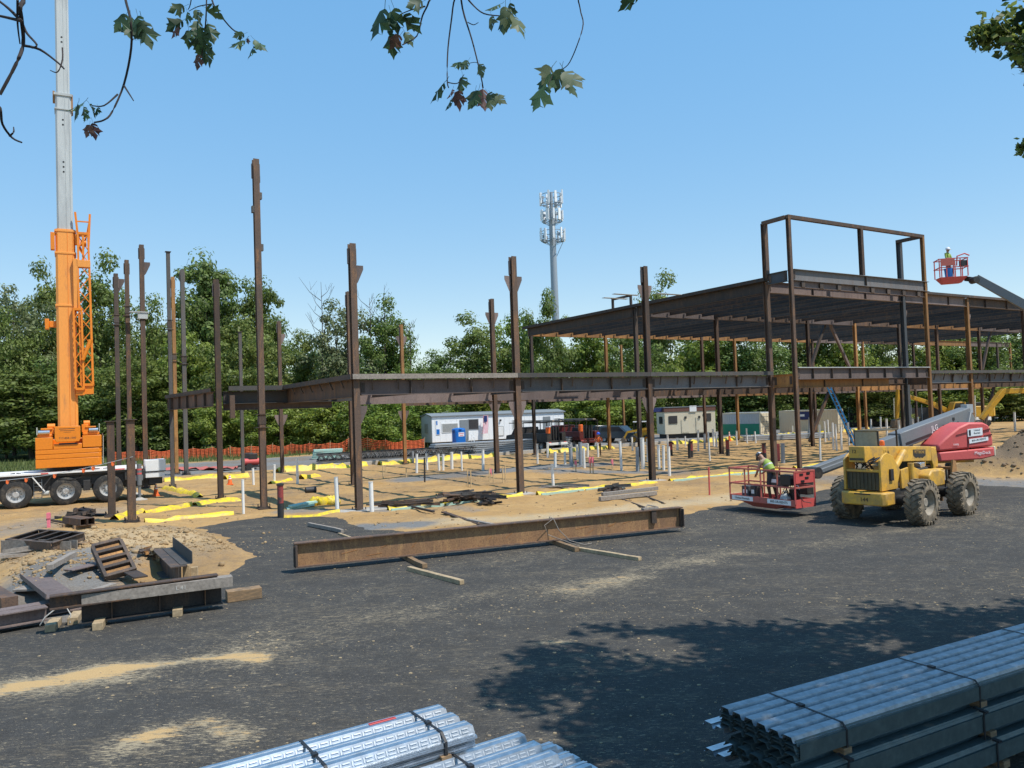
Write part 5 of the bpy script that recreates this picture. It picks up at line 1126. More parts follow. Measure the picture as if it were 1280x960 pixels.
# boom
q0, q1 = rl((18.6, 32.3, 2.95)), rl((9.9, 27.15, 1.18))
dq = (q1-q0)
b = MB(); b.bar(q0, q0+dq*.46, .50, .62); bo = part('base_boom', b, 'lift_grey', BL, bev=.04)
b = MB(); b.bar(q0+dq*.455, q0+dq*.72, .38, .46); b.bar(q0+dq*.44, q0+dq*.475, .52, .6); part('mid_boom', b, 'lift_grey', BL, bev=.02)
b = MB(); b.bar(q0+dq*.715, q0+dq*.96, .29, .34); b.bar(q0+dq*.70, q0+dq*.73, .40, .46); b.bar(q0+dq*.72+Vector((-.1, -.25, -.05)), q0+dq*.97+Vector((-.1, -.25, -.05)), .12, .14); part('fly_boom', b, 'lift_grey', BL, bev=.015)
part('jib_joint', MB().cyl(q0+dq*.955+Vector((-.1, .25, 0)), q0+dq*.955+Vector((.15, -.3, 0)), .2, n=14).bar(q0+dq*.95, q1+Vector((0, 0, -.1)), .22, .25), 'dark', BL)
a_, s_, u_ = frame_of(dq); sdn = s_ if s_.y < 0 else -s_
text('JLG', .30, BL, q0+dq*.26+sdn*.262+Vector((0, 0, .02)), -dq, (0, 0, 1), 'sky_white')
for f, z, sz_ in ((.13, .1, .12), (.16, -.08, .16), (.10, -.1, .06), (.2, -.02, .07)): part('boom_hole', MB().box(q0+dq*f+sdn*.258+Vector((0, 0, z)), (sz_, .03, sz_), rot=Matrix.Rotation(RA, 3, 'Z')), 'black', BL)
b = MB(); b.bar(q0+dq*.28+sdn*.256+Vector((0, 0, -.17)), q0+dq*.45+sdn*.256+Vector((0, 0, -.17)), .02, .10); part('boom_recess', b, 'black', BL)
part('boom_pivot', MB().bar(rl((17.7, 31.5, 1.25)), q0, .6, .5), 'lift_grey', BL, bev=.03); part('boom_top_clevis', MB().box(q0+Vector((.1, .05, .25)), (.25, .45, .35)), 'boom_grey', BL)
# platform: its own frame along the long side, part of the lift
ba, bb = GP(903.5, 640), GP(991, 651)
PL0 = rl((7.62, 28.0, 0)); dirp = Vector((9.02-7.62, 25.45-28.0, 0)); Lp = dirp.length; Pm = Matrix.Rotation(math.atan2(dirp.y, dirp.x), 3, 'Z')
Wp, Hp, Fz = .92, 1.52, .42
def pl(x, y, z): return PL0+Pm@Vector((x, y, 0))+Vector((0, 0, z-.05))
def pbar(a, b_, w, name='guard_rail', m='red_old', h=None): return part(name, MB().bar(pl(*a), pl(*b_), w, h or w), m, BL)
b = MB(); b.hexa([pl(0, 0, Fz), pl(Lp, 0, Fz), pl(Lp, Wp, Fz), pl(0, Wp, Fz), pl(0, 0, Fz+.05), pl(Lp, 0, Fz+.05), pl(Lp, Wp, Fz+.05), pl(0, Wp, Fz+.05)]); part('platform_floor', b, 'red_old', BL)
for y in (-.015, Wp+.015): part('toe_board', MB().bar(pl(0, y, Fz+.08), pl(Lp, y, Fz+.08), .03, .2), 'red_old', BL)
part('toe_board', MB().bar(pl(0, 0, Fz+.08), pl(0, Wp, Fz+.08), .03, .2), 'red_old', BL); part('toe_board', MB().bar(pl(Lp, 0, Fz+.06), pl(Lp, Wp, Fz+.06), .03, .27), 'red', BL)
part('underframe', MB().bar(pl(.5, Wp*.5, Fz-.08), pl(Lp-.5, Wp*.5, Fz-.08), .3, .14).hexa([pl(.9, .2, Fz-.2), pl(1.9, .2, Fz-.2), pl(1.9, .7, Fz-.2), pl(.9, .7, Fz-.2), pl(.4, .02, Fz), pl(2.5, .02, Fz), pl(2.5, Wp-.02, Fz), pl(.4, Wp-.02, Fz)]), 'red_old', BL)
for i in range(5):
    for y in (0, Wp): pbar((Lp*i/4, y, Fz+.05), (Lp*i/4, y, Hp), .045, 'rail_post', 'red_old' if i < 4 else 'red')
for z in (Hp, Fz+.58):
    for y in (0, Wp): pbar((-.02, y, z), (Lp+.02, y, z), .05)
    for x in (0, Lp): pbar((x, .03, z), (x, Wp-.03, z), .05)
part('end_panel', MB().bar(pl(Lp+.005, Wp*.5, Hp-.38), pl(Lp+.005, Wp*.5, Hp-.03), Wp*.9, .02, Pm@Vector((1, 0, 0))), 'red', BL)
k_ = MB()
for yy, z in ((.3, -.1), (.55, -.22), (.35, -.32), (.62, -.08)): k_.box(pl(Lp+.018, yy, Hp+z), (.02, .16, .07), rot=Pm)
part('panel_cutout', k_, 'black', BL)
for x0, x1, tx_ in ((.12, 1.1, 'United Rentals'), (1.75, 2.75, '800-UR-RENTS')):
    part('sign', MB().bar(pl(x0, -.036, Fz+.08), pl(x1, -.036, Fz+.08), .008, .15), 'sky_white', BL); text(tx_, .115, BL, pl((x0+x1)/2, -.044, Fz+.08), dirp, (0, 0, 1), 'black')
part('control_box', MB().box(pl(Lp-.35, .1, Hp-.28), (.42, .3, .35), rot=Pm), 'black', BL, bev=.02); part('rotator', MB().box(pl(Lp-.6, Wp+.2, .98), (.5, .35, .6), rot=Pm), 'dark', BL, bev=.03)
part('toolbox_shelf', MB().bar(pl(1.25, Wp*.75, Hp-.08), pl(2.3, Wp*.75, Hp-.08), .28, .03), 'cream', BL)
r_ = random.Random(8)
g = MB()
for k in range(7):
    x = 2.2+r_.uniform(-.2, .7); g.tube([pl(x, .2, Hp-.2), pl(x+r_.uniform(-.3, .3), .15, 1.0), pl(x+r_.uniform(-.25, .25), .3, .55), pl(x+.2, .5, .5)], .014, 5)
part('cable', g, 'black', BL)
for x, y, d_, m, lab, nm in ((.5, .45, (.34, .45, .42), 'steel_blue', 'dark welding machine case on the platform floor left of the worker', 'tool_case'), (.86, .42, (.22, .4, .44), 'steel_grey', 'grey upright case beside the dark case on the platform floor', 'tool_case'), (1.72, .55, (.6, .4, .38), 'steel_grey', 'grey metal toolbox hung in the middle of the red platform', 'toolbox'), (2.5, .45, (.34, .34, .5), 'black', 'black bucket at the control end of the red platform', 'bucket')):
    z = Fz+.06 if nm != 'toolbox' else .93; p = BZ+pl(x, y, z)
    t = thing(nm, lab, 'tool case' if nm != 'bucket' else 'bucket', p, math.atan2(dirp.y, dirp.x))
    if nm == 'bucket': part('body', MB().lathe((0, 0, 0), (0, 0, 1), [(0, .14), (.42, .19), (.42, .17), (.05, .12)], 16), m, t); part('handle', MB().tube([(-.19, 0, .41), (-.1, .05, .54), (.1, .05, .54), (.19, 0, .41)], .008), 'chrome', t)
    else: part('body', MB().box((0, 0, d_[2]/2), d_), m, t, bev=.02); part('handle', MB().tube([(-.1, 0, d_[2]), (-.08, 0, d_[2]+.05), (.08, 0, d_[2]+.05), (.1, 0, d_[2])], .012), 'black', t); part('label_plate', MB().box((0, -d_[1]/2-.004, d_[2]*.55), (d_[0]*.6, .006, d_[2]*.3)), 'sky_white', t)
p = BZ+pl(2.25, .3, Fz+.06)
solo('plastic_bag', MB().lathe((0, 0, 0), (0, 0, 1), [(0, .16), (.1, .21), (.22, .17), (.3, .06), (.36, .09)], 9), 'boom_grey', 'crumpled pale bag on the platform floor beside the black bucket', 'bag', p)
# worker bending over inside the platform, facing its left end
POSE = dict(hip=(-.02, 0, .92), waist=(.05, 0, 1.06), chest=(.16, 0, 1.21), neckb=(.27, 0, 1.33), neck=(.35, 0, 1.40), headb=(.40, 0, 1.43), headc=(.46, 0, 1.47), headt=(.51, 0, 1.53), look=(.75, 0, -.66),
    shl=(.25, .19, 1.30), ell=(.36, .24, 1.03), wrl=(.52, .16, .88), shr=(.25, -.19, 1.30), elr=(.33, -.24, 1.02), wrr=(.5, -.14, .90),
    thl=(-.02, .10, .85), knl=(.05, .11, .47), anl=(-.02, .11, .10), hel=(-.04, .11, .06), tol=(.14, .12, .045), thr=(-.03, -.10, .85), knr=(.0, -.11, .47), anr=(-.1, -.11, .10), her=(-.12, -.11, .06), tor=(.06, -.12, .045))
def belt(t, P):
    b = MB(); b.lathe(P['hip']+Vector((0, 0, .02)), (0, 0, 1), [(0, .165), (.07, .17)], 14); b.box(P['hip']+Vector((0, -.2, -.08)), (.2, .09, .22)); b.box(P['hip']+Vector((-.16, -.05, -.08)), (.1, .2, .22)); part('tool_belt', b, 'brown_cloth', t)
person(BZ+pl(1.55, .42, Fz+.05), math.atan2(-dirp.y, -dirp.x), POSE, ('shirt_tan', 'denim', 0), 'person', 'person in hard hat and green safety vest bending over inside the low red platform', 'hat_black', 'hi_vis', belt)

# the second lift, its platform high over the roof edge
HB = AT(1175, 348, 45.5); HL = thing('boom_lift', 'boom lift reaching over the roof edge at right with small red platform high up', 'boom lift', (48, 42, 0), 0, None)
o_ = Vector((48, 42, 0)); hb = HB-o_; hr = Matrix.Rotation(R(-12), 3, 'Z')
def hp(x, y, z): return hb+hr@Vector((x, y, 0))+Vector((0, 0, z))
b = MB(); b.hexa([hp(.25, .2, -.32), hp(1.2, .2, -.30), hp(1.2, .7, -.28), hp(.25, .7, -.3), hp(0, 0, .06), hp(1.5, 0, .06), hp(1.5, .9, .06), hp(0, .9, .06)]); part('platform_floor', b, 'red', HL, bev=.02)
for x in (0, .38, .75, 1.12, 1.5):
    for y in (0, .9): part('rail_post', MB().bar(hp(x, y, .06), hp(x, y, 1.12), .045, .045), 'red', HL)
for z in (1.12, .62):
    for y in (0, .9): part('guard_rail', MB().bar(hp(-.05, y, z), hp(1.55, y, z), .05, .05), 'red', HL)
    for x in (0, 1.5): part('guard_rail', MB().bar(hp(x, .03, z), hp(x, .87, z), .05, .05), 'red', HL)
part('front_panel', MB().bar(hp(.06, -.03, .9), hp(.82, -.03, .9), .02, .38), 'red_old', HL); part('control_arch', MB().tube([hp(.95, .1, .7), hp(1.0, .1, 1.25), hp(1.4, .1, 1.38), hp(1.65, .1, 1.25)], .04, 8), 'red', HL); part('control_box', MB().box(hp(1.3, .1, .8), (.35, .25, .35)), 'black', HL)
e0, e1_, e2_ = hp(1.5, .45, -.05), AT(1222, 350, 45.0)-o_, AT(1300, 392, 43.6)-o_
part('rotator', MB().bar(e0, e1_, .22, .28).cyl(e1_+Vector((-.2, -.25, 0)), e1_+Vector((-.2, .25, 0)), .2, n=12), 'dark', HL, bev=.02)
part('fly_boom', MB().bar(e1_+Vector((-.1, 0, .12)), e2_, .34, .42, w1=.4, h1=.52), 'boom_grey' if 0 else 'lift_grey', HL, bev=.02)
part('base_boom', MB().bar(e2_-(e2_-e1_).normalized()*.3, Vector((.8, .4, 2.2)), .5, .62), 'lift_grey', HL, bev=.03)
for sx in (-1.3, 1.3):
    for sy in (-1.05, 1.05): wheel(HL, (sx, sy, .5), .5, .36, 'tyre_dusty', 'rim_dusty', (0, 1 if sy > 0 else -1, 0))
part('chassis', MB().b2((-1.7, -.75, .4), (1.7, .75, .9)), 'dark', HL, bev=.03); part('engine_hood', MB().prism([(-1.2, 1.0), (-1.0, 1.9), (1.2, 2.1), (1.4, 1.0)], (0, -.4, 0), (1, 0, 0), (0, 0, 1), 1.0), 'red', HL, bev=.06)
person(o_+hp(.62, .5, .06), R(-60), dict(STAND, wrl=(.3, .15, 1.12), ell=(.08, .26, 1.14), wrr=(.3, -.12, 1.1), elr=(.06, -.26, 1.13)), ('hi_vis', 'denim', 1), 'person', 'person in white hard hat and yellow shirt standing in the high red platform', 'hat_white')
t = thing('bucket', 'blue bucket standing in the high red platform', 'bucket', o_+hp(.55, .2, .065)); part('body', MB().lathe((0, 0, 0), (0, 0, 1), [(0, .2), (.5, .25), (.5, .23), (.05, .18)], 16), 'blue', t)
# ================================================================== SITE OFFICES, CONTAINERS, TOILET
def gz(p): return Vector((p.x, p.y, ground_z(p.x, p.y)))
WT0 = gz(AT(541, 560, 84)); WTA = R(27)
wt = thing('office_trailer', 'long white site office trailer with grey roof at the back of the site', 'trailer', WT0, WTA)
TL, TD, TZ, TH = 16.4, 3.2, .55, 2.75
b = MB(); b.b2((0, 0, TZ), (TL, TD, TZ+TH)); part('long_wall', b, 'sky_white', wt, bev=.02)
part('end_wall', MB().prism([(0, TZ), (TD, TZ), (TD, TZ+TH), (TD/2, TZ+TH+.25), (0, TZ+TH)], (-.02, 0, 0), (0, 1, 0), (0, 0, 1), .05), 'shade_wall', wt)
part('roof', MB().prism([(-.15, TZ+TH+.0), (TD/2, TZ+TH+.30), (TD+.15, TZ+TH), (TD+.15, TZ+TH+.09), (TD/2, TZ+TH+.39), (-.15, TZ+TH+.09)], (TL/2, 0, 0), (0, 1, 0), (0, 0, 1), TL+.3), 'roof_grey', wt)
for k in range(26): part('wall_rib', MB().b2((.3+k*.64, -.018, TZ+.02), (.33+k*.64, -.001, TZ+TH-.05)), 'sky_white', wt)
b = MB(); b.b2((.3, .2, 0.1), (TL-.3, TD-.2, TZ-.02)); part('skirt', b, 'dark', wt)
def window(x0, z0, w, h, par, y=-.02, m='blind', fr='white', nm='window'):
    f = MB(); f.b2((x0, y-.03, z0), (x0+w, y, z0+h)); o = part(nm, f, fr, par); part('pane', MB().b2((x0+.06, y-.036, z0+.06), (x0+w-.06, y-.031, z0+h-.06)), m, o); return o
window(1.1, TZ+1.0, 1.9, 1.0, wt); window(9.6, TZ+1.1, 1.25, 1.0, wt); window(15.1, TZ+1.2, .8, .9, wt)
window(3.2, TZ+.1, 1.0, 2.2, wt, m='roof_grey', fr='roof_grey', nm='door'); window(4.2, TZ+1.2, 1.25, 1.15, wt, m='window_dark', fr='roof_grey'); window(13.6, TZ+.1, .95, 2.2, wt, m='roof_grey', fr='roof_grey', nm='door')
window(7.6, TZ+.35, .9, 1.1, wt, m='white', fr='blind', nm='service_hatch'); part('wall_lamp', MB().b2((8.05, -.18, TZ+2.0), (8.2, -.02, TZ+2.2)), 'dark', wt)
e = MB(); e.b2((-.08, 1.1, TZ+1.0), (-.05, 2.1, TZ+2.0)); part('window', e, 'blind', wt)
part('roof_vent', MB().bar((1.2, 1.2, TZ+TH+.3), (2.4, 1.2, TZ+TH+.55), .04, .04), 'roof_grey', wt)
sgn = part('sign', MB().b2((.42, -.05, TZ+.8), (.86, -.022, TZ+2.4)), 'sky_white', wt); part('sign_print', MB().b2((.46, -.056, TZ+.84), (.82, -.051, TZ+1.4)).b2((.46, -.056, TZ+1.85), (.6, -.051, TZ+2.3)), 'blue', sgn)
st = MB()
for k in range(4): st.b2((3.2, -.4-.3*k, TZ-.06-.16*k), (4.2, -.12-.3*k, TZ-.0-.16*k))
part('steps', st, 'chrome', wt)
for x in (3.15, 4.25):
    g = MB(); g.tube([(x, -.1, TZ+1.0), (x, -1.45, .95), (x, -1.45, .0)], .03); g.tube([(x, -.1, TZ+.55), (x, -1.45, .5)], .02); g.bar((x, -.7, .2), (x, -.7, TZ+.75), .03, .03); part('handrail', g, 'sky_white', wt)
# flag
fo = WT0+Matrix.Rotation(WTA, 3, 'Z')@Vector((5.9, -.25, 0)); fl = thing('flag', 'small striped red and white flag with blue corner hanging on the white office trailer', 'flag', fo, WTA)
part('flag_pole', MB().bar((-.25, 0, 1.2), (.22, -.25, 3.5), .03, .03), 'chrome', fl)
for k in range(9):
    V = []; w = .58/9
    for j in range(7):
        z = 3.25-j*.33; x = -.05+k*w-.0+(3.3-z)*-.07; V += [(x, -.28+.05*math.sin(j*1.3+k*.7), z), (x+w, -.28+.05*math.sin(j*1.3+k*.7+.7), z)]
    bm_ = MB(); bm_.add(V, [(2*j, 2*j+1, 2*j+3, 2*j+2) for j in range(6)]); part('stripe', bm_, 'pink' if k % 2 == 0 else 'sky_white', fl)
part('canton', MB().b2((-.04, -.37, 2.55), (.34, -.345, 3.22)), 'navy', fl)
# toilet
po = gz(AT(574, 562, 80)); pt = thing('portable_toilet', 'bright blue portable toilet in front of the white office trailer', 'toilet', po, R(24)); pt.scale = (.92, .92, .92)
part('cabin', MB().b2((-.58, -.6, .08), (.58, .6, 2.1)), 'blue', pt, bev=.03); part('roof', MB().lathe((0, 0, 2.1), (0, 0, 1), [(0, .8), (.08, .78), (.16, .5), (.2, .1)], 4), 'blue', pt); part('skid', MB().b2((-.62, -.64, 0), (.62, .64, .08)), 'dark', pt)
dr = part('door', MB().b2((-.46, -.625, .2), (.46, -.602, 2.0)), 'blue', pt); part('sign', MB().b2((-.24, -.635, 1.35), (.42, -.626, 1.8)), 'sky_white', dr); part('sign_print', MB().b2((-.18, -.641, 1.62), (.36, -.636, 1.7)).b2((-.1, -.641, 1.42), (.3, -.636, 1.5)), 'pink', dr)
for k in range(3): part('vent', MB().b2((-.595, -.35, 1.75+k*.09), (-.581, .35, 1.79+k*.09)), 'navy', pt)
# cream trailer
co = gz(AT(832, 553, 86)); ct = thing('office_trailer', 'cream site trailer with brown roof band and two dark windows at the back', 'trailer', co, R(10))
Lc, Dc = 5.9, 2.5
part('long_wall', MB().b2((0, 0, .45), (Lc, Dc, 2.9)), 'cream', ct, bev=.02); part('roof_band', MB().b2((-.06, -.06, 2.9), (Lc+.06, Dc+.06, 3.35)), 'roof_brown', ct, bev=.02); part('roof', MB().b2((-.1, -.1, 3.352), (Lc+.1, Dc+.1, 3.43)), 'roof_grey', ct)
window(.45, 1.6, 1.0, .85, ct, m='window_dark', fr='dark'); window(Lc-1.45, 1.75, .95, .85, ct, m='window_dark', fr='dark'); window(1.9, .55, .9, 1.45, ct, m='cream', fr='cream', nm='door'); window(3.6, .55, .9, 1.7, ct, m='cream', fr='cream', nm='door'); part('wall_lamp', MB().b2((2.3, -.15, 2.1), (2.5, -.02, 2.35)), 'dark', ct); part('wall_lamp', MB().b2((3.9, -.15, 2.1), (4.1, -.02, 2.35)), 'dark', ct)
part('sign', MB().b2((2.9, -.1, 2.85), (3.7, -.065, 3.5)), 'sky_white', ct); part('sign', MB().b2((-1.1, .4, 2.95), (-.1, .45, 3.35)), 'navy', ct); part('window', MB().b2((-.05, .6, 1.6), (-.021, 1.6, 2.4)), 'window_dark', ct); part('skirt', MB().b2((.2, .2, .0), (Lc-.2, Dc-.2, .44)), 'dark', ct)
def container(px, py, Y, rz, L_, lab, two=None, sign=False, H=2.59):
    q = gz(AT(px, py, Y)); t = thing('storage_container', lab, 'container', q, rz); W2 = 2.44
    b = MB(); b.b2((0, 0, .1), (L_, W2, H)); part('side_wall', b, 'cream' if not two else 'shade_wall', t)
    n = int(L_/.28)
    for k in range(n): part('corrugation', MB().b2((.08+k*.28, -.035, .2), (.2+k*.28, -.001, H-.15)), 'cream' if not two else 'shade_wall', t)
    fr = MB()
    for x in (0, L_):
        for y in (0, W2): fr.b2((x-.07, y-.07, 0), (x+.07, y+.07, H+.02))
    fr.b2((-.06, -.055, H-.12), (L_+.06, -.038, H+.01)); fr.b2((-.06, -.055, .0), (L_+.06, -.038, .15)); part('corner_frame', fr, 'cream', t)
    if two: part('painted_panel', MB().b2((.1, -.06, .18), (L_-.1, -.04, 1.35)), two, t)
    for k in (0, 1):
        d = part('door', MB().b2((L_+.005, .1+k*1.15, .16), (L_+.06, 1.22+k*1.12, H-.12)), 'cream', t)
        for j in (.3, .75): part('lock_rod', MB().cyl((L_+.08, .1+k*1.15+j, .2), (L_+.08, .1+k*1.15+j, H-.16), .022, n=6), 'cream', d)
        for j in range(4): part('door_rib', MB().b2((L_+.061, .15+k*1.15, .4+j*.55), (L_+.075, 1.17+k*1.12, .46+j*.55)), 'roof_grey', d)
    if sign: s_ = part('sign', MB().b2((1.7, -.08, 1.55), (3.7, -.05, H-.15)), 'navy', t); part('sign_print', MB().b2((1.9, -.088, 1.9), (2.7, -.081, 2.15)), 'sky_white', s_)
    return t
container(902, 546, 88, R(-42), 4.6, 'storage container with cream doors and green lower side behind the frame', 'green')
container(976, 545, 88, R(-35), 6.1, 'cream storage container with dark blue sign behind the portico columns', None, True)

# ================================================================== CELL TOWER
ct_ = AT(699, 520, 128); tw = thing('cell_tower', 'tall grey cell tower pole with three tiers of white antenna panels', 'tower', (ct_.x, ct_.y, 0), .4)
zt = AT(695, 238, 128).z
part('pole', MB().cyl((0, 0, -1), (0, 0, zt-3), .72, .50, 18), 'pole', tw)
r_ = random.Random(2)
for zi, (zc, rad, n, h) in enumerate(((zt-1.3, 1.85, 8, 2.3), (zt-4.2, 1.8, 10, 1.9), (zt-7.4, 2.05, 10, 2.0))):
    b = MB(); pts = [(math.cos(i*math.pi/6)*rad*.93, math.sin(i*math.pi/6)*rad*.93) for i in range(12)]
    for dz in (-.9, .55):
        for i in range(12): b.bar((*pts[i], zc+dz), (*pts[(i+1) % 12], zc+dz), .09, .09)
    for i in range(0, 12, 2): b.bar((0, 0, zc-.9), (*pts[i], zc-.9), .11, .11); b.bar((0, 0, zc-1.9), (*pts[i], zc-.95), .07, .07)
    plf = part('platform', b, 'pole', tw)
    for i in range(n):
        a = i*6.283/n+r_.uniform(-.12, .12); c, s = math.cos(a)*rad, math.sin(a)*rad; hh = h*r_.uniform(.75, 1.1); w = r_.choice([.34, .5, .3])
        part('antenna_panel', MB().box((c, s, zc+r_.uniform(-.15, .15)), (.2, w, hh), rot=Matrix.Rotation(a, 3, 'Z')), 'antenna', tw)
        part('radio_unit', MB().box((c*.8, s*.8, zc-.5+r_.uniform(-.2, .6)), (.22, .3, .5), rot=Matrix.Rotation(a, 3, 'Z')), 'pole', tw)
part('mast', MB().cyl((0, 0, zt-3), (0, 0, zt-.3), .28, n=10), 'pole', tw); part('stay', MB().bar((.3, 0, zt-11.5), (1.9, 0, zt-8.4), .08, .08), 'pole', tw)

# ================================================================== PARKED VEHICLES AND DIGGERS
def car(px, py, Y, rz, m, lab, kind='suv', Lc=4.7):
    q = gz(AT(px, py, Y)); t = thing('parked_car', lab, 'car', q, rz); W2 = 1.86
    if kind == 'suv': pr = [(-2.35, .45), (-2.4, .95), (-2.2, 1.1), (-1.95, 1.68), (.35, 1.72), (1.05, 1.12), (2.1, 1.0), (2.35, .8), (2.35, .4)]
    else: pr = [(-2.6, .5), (-2.6, 1.08), (-.75, 1.08), (-.6, 1.75), (.6, 1.78), (1.15, 1.18), (2.3, 1.08), (2.5, .85), (2.5, .45)]
    part('body', MB().prism(pr, (0, 0, 0), (1, 0, 0), (0, 0, 1), W2), m, t, bev=.07)
    for y in (-1, 1):
        w = [(-1.8, 1.15), (-1.72, 1.56), (-.2, 1.6), (.3, 1.58), (.8, 1.15)] if kind == 'suv' else [(-.6, 1.15), (-.5, 1.62), (.5, 1.66), (.95, 1.2)]
        part('side_window', MB().prism(w, (0, y*(W2/2+.004), 0), (1, 0, 0), (0, 0, 1), .012), 'glass', t)
        for x in (-1.45, 1.45): wheel(t, (x, y*.80, .36), .36, .24, 'tyre', 'rim', (0, y, 0), n=18)
        part('headlight', MB().box((2.33 if kind == 'suv' else 2.48, y*.66, .82), (.08, .4, .16)), 'chrome', t); part('tail_light', MB().box((-2.39 if kind == 'suv' else -2.6, y*.78, .98), (.06, .2, .3)), 'red', t)
    part('windscreen', MB().bar((.42, 0, 1.68) if kind == 'suv' else (.66, 0, 1.72), (1.02, 0, 1.16) if kind == 'suv' else (1.12, 0, 1.23), 1.5, .02, (1, 0, 1)), 'glass', t); part('grille', MB().b2((2.36 if kind == 'suv' else 2.505, -.5, .55), (2.40 if kind == 'suv' else 2.53, .5, .8)), 'dark', t); return t
car(722, 555, 88, R(150), 'car_dark', 'dark pickup parked behind the maroon truck at the back', 'pickup')
car(744, 554, 86, R(-160), 'car_dark', 'black car parked left of the far worker in orange')
car(776, 556, 82, R(-35), 'car_grey', 'dark blue-grey car parked right of the far worker in orange')
car(1092, 540, 104, R(20), 'car_dark', 'dark car far back behind the digger bucket')
def service_truck(px, py, Y, rz, m, lab, bed='white'):
    q = gz(AT(px, py, Y)); t = thing('service_truck', lab, 'truck', q, rz)
    part('cab', MB().prism([(1.0, .6), (1.0, 2.1), (2.2, 2.1), (2.75, 1.45), (3.6, 1.35), (3.75, .6)], (0, 0, 0), (1, 0, 0), (0, 0, 1), 1.95), m, t, bev=.06)
    for y in (-1, 1): part('side_window', MB().prism([(1.15, 1.45), (1.15, 1.98), (2.1, 1.98), (2.5, 1.45)], (0, y*.98, 0), (1, 0, 0), (0, 0, 1), .012), 'glass', t)
    part('frame', MB().b2((-2.9, -.45, .5), (3.4, .45, .75)), 'dark', t); part('bed', MB().b2((-3.0, -1.05, .78), (.9, 1.05, .9)), m, t)
    for y in (-1, 1):
        part('side_box', MB().b2((-2.9, min(y*1.05, y*.62), .9), (.8, max(y*1.05, y*.62), 1.55)), m, t, bev=.02)
        for x in (-1.9, 2.5): wheel(t, (x, y*.86, .42), .42, .28, 'tyre', 'rim', (0, y, 0), n=18)
        part('tail_light', MB().box((-3.02, y*.85, .72), (.05, .25, .12)), 'red', t)
    part('bumper', MB().b2((-3.15, -1.05, .5), (-2.98, 1.05, .72)), bed, t, bev=.02)
    rk = MB()
    for x in (-2.8, -1.0, .75):
        for y in (-.98, .98): rk.bar((x, y, 1.55), (x, y, 2.55), .06, .06)
        rk.bar((x, -1, 2.55), (x, 1, 2.55), .06, .06)
    for y in (-.98, .98): rk.bar((-2.9, y, 2.5), (3.0, y, 2.5), .07, .07)
    part('rack', rk, 'dark', t); part('welding_machine', MB().b2((-2.2, -.5, .92), (-.8, .5, 1.9)), 'dark', t, bev=.03)
    b = MB()
    for k in range(4): b.cyl((-2.6+.0*k, -.45+k*.3, .92), (-2.6, -.45+k*.3, 2.1), .11, n=10)
    part('gas_bottle', b, 'pipe_black', t); part('pipe_stack', MB().bar((-2.9, -.6, 2.64), (2.6, -.6, 2.64), .3, .1).bar((-2.9, .3, 2.66), (1.8, .3, 2.66), .2, .12), 'timber_grey', t)
    c = q+Matrix.Rotation(rz, 3, 'Z')@Vector((-2.75, .82, 1.56))
    k = thing('water_cooler', 'orange water cooler on the rear of the '+('white' if bed == 'white' else 'maroon')+' service truck', 'cooler', c, 0); part('tub', MB().lathe((0, 0, 0), (0, 0, 1), [(0, .2), (.55, .22)], 14), 'safety_orange', k); part('lid', MB().lathe((0, 0, .55), (0, 0, 1), [(0, .23), (.08, .2)], 14), 'sky_white' if bed == 'white' else 'safety_orange', k)
    return t
service_truck(672, 566, 72, R(125), 'dark', 'dark service truck with loaded rack and white bumper behind the second front column', 'white')
service_truck(716, 563, 74, R(118), 'maroon', 'maroon service truck with bottles and rack right of the second front column', 'maroon')
def loader(px, py, Y, rz, lab):
    t = thing('compact_loader', lab, 'loader', gz(AT(px, py, Y)), rz)
    part('body', MB().prism([(-1.3, .5), (-1.3, 1.3), (-.4, 1.4), (.6, .9), (.8, .4)], (0, 0, 0), (1, 0, 0), (0, 0, 1), 1.1), 'yellow_dig', t, bev=.04)
    c = MB()
    for x in (-.7, .5):
        for y in (-.5, .5): c.bar((x, y, .9), (x, y, 2.1), .07, .07)
    part('cab_frame', c, 'black', t); part('cab_roof', MB().b2((-.8, -.55, 2.1), (.6, .55, 2.18)), 'sky_white', t)
    for y in (-1, 1):
        for x in (-.7, .6): wheel(t, (x, y*.72, .42), .42, .3, 'tyre', 'yellow_dig', (0, y, 0), n=16)
        part('lift_arm', MB().bar((-1.2, y*.62, 1.5), (1.2, y*.62, 1.15), .12, .18).bar((1.2, y*.62, 1.15), (1.6, y*.62, .4), .12, .16), 'yellow_dig', t)
    part('bucket', MB().prism([(1.5, .1), (2.2, .08), (1.55, .75), (1.45, .5)], (0, 0, 0), (1, 0, 0), (0, 0, 1), 1.6), 'bucket_steel', t); return t
loader(800, 556, 78, R(170), 'small yellow loader parked left of the cream trailer')
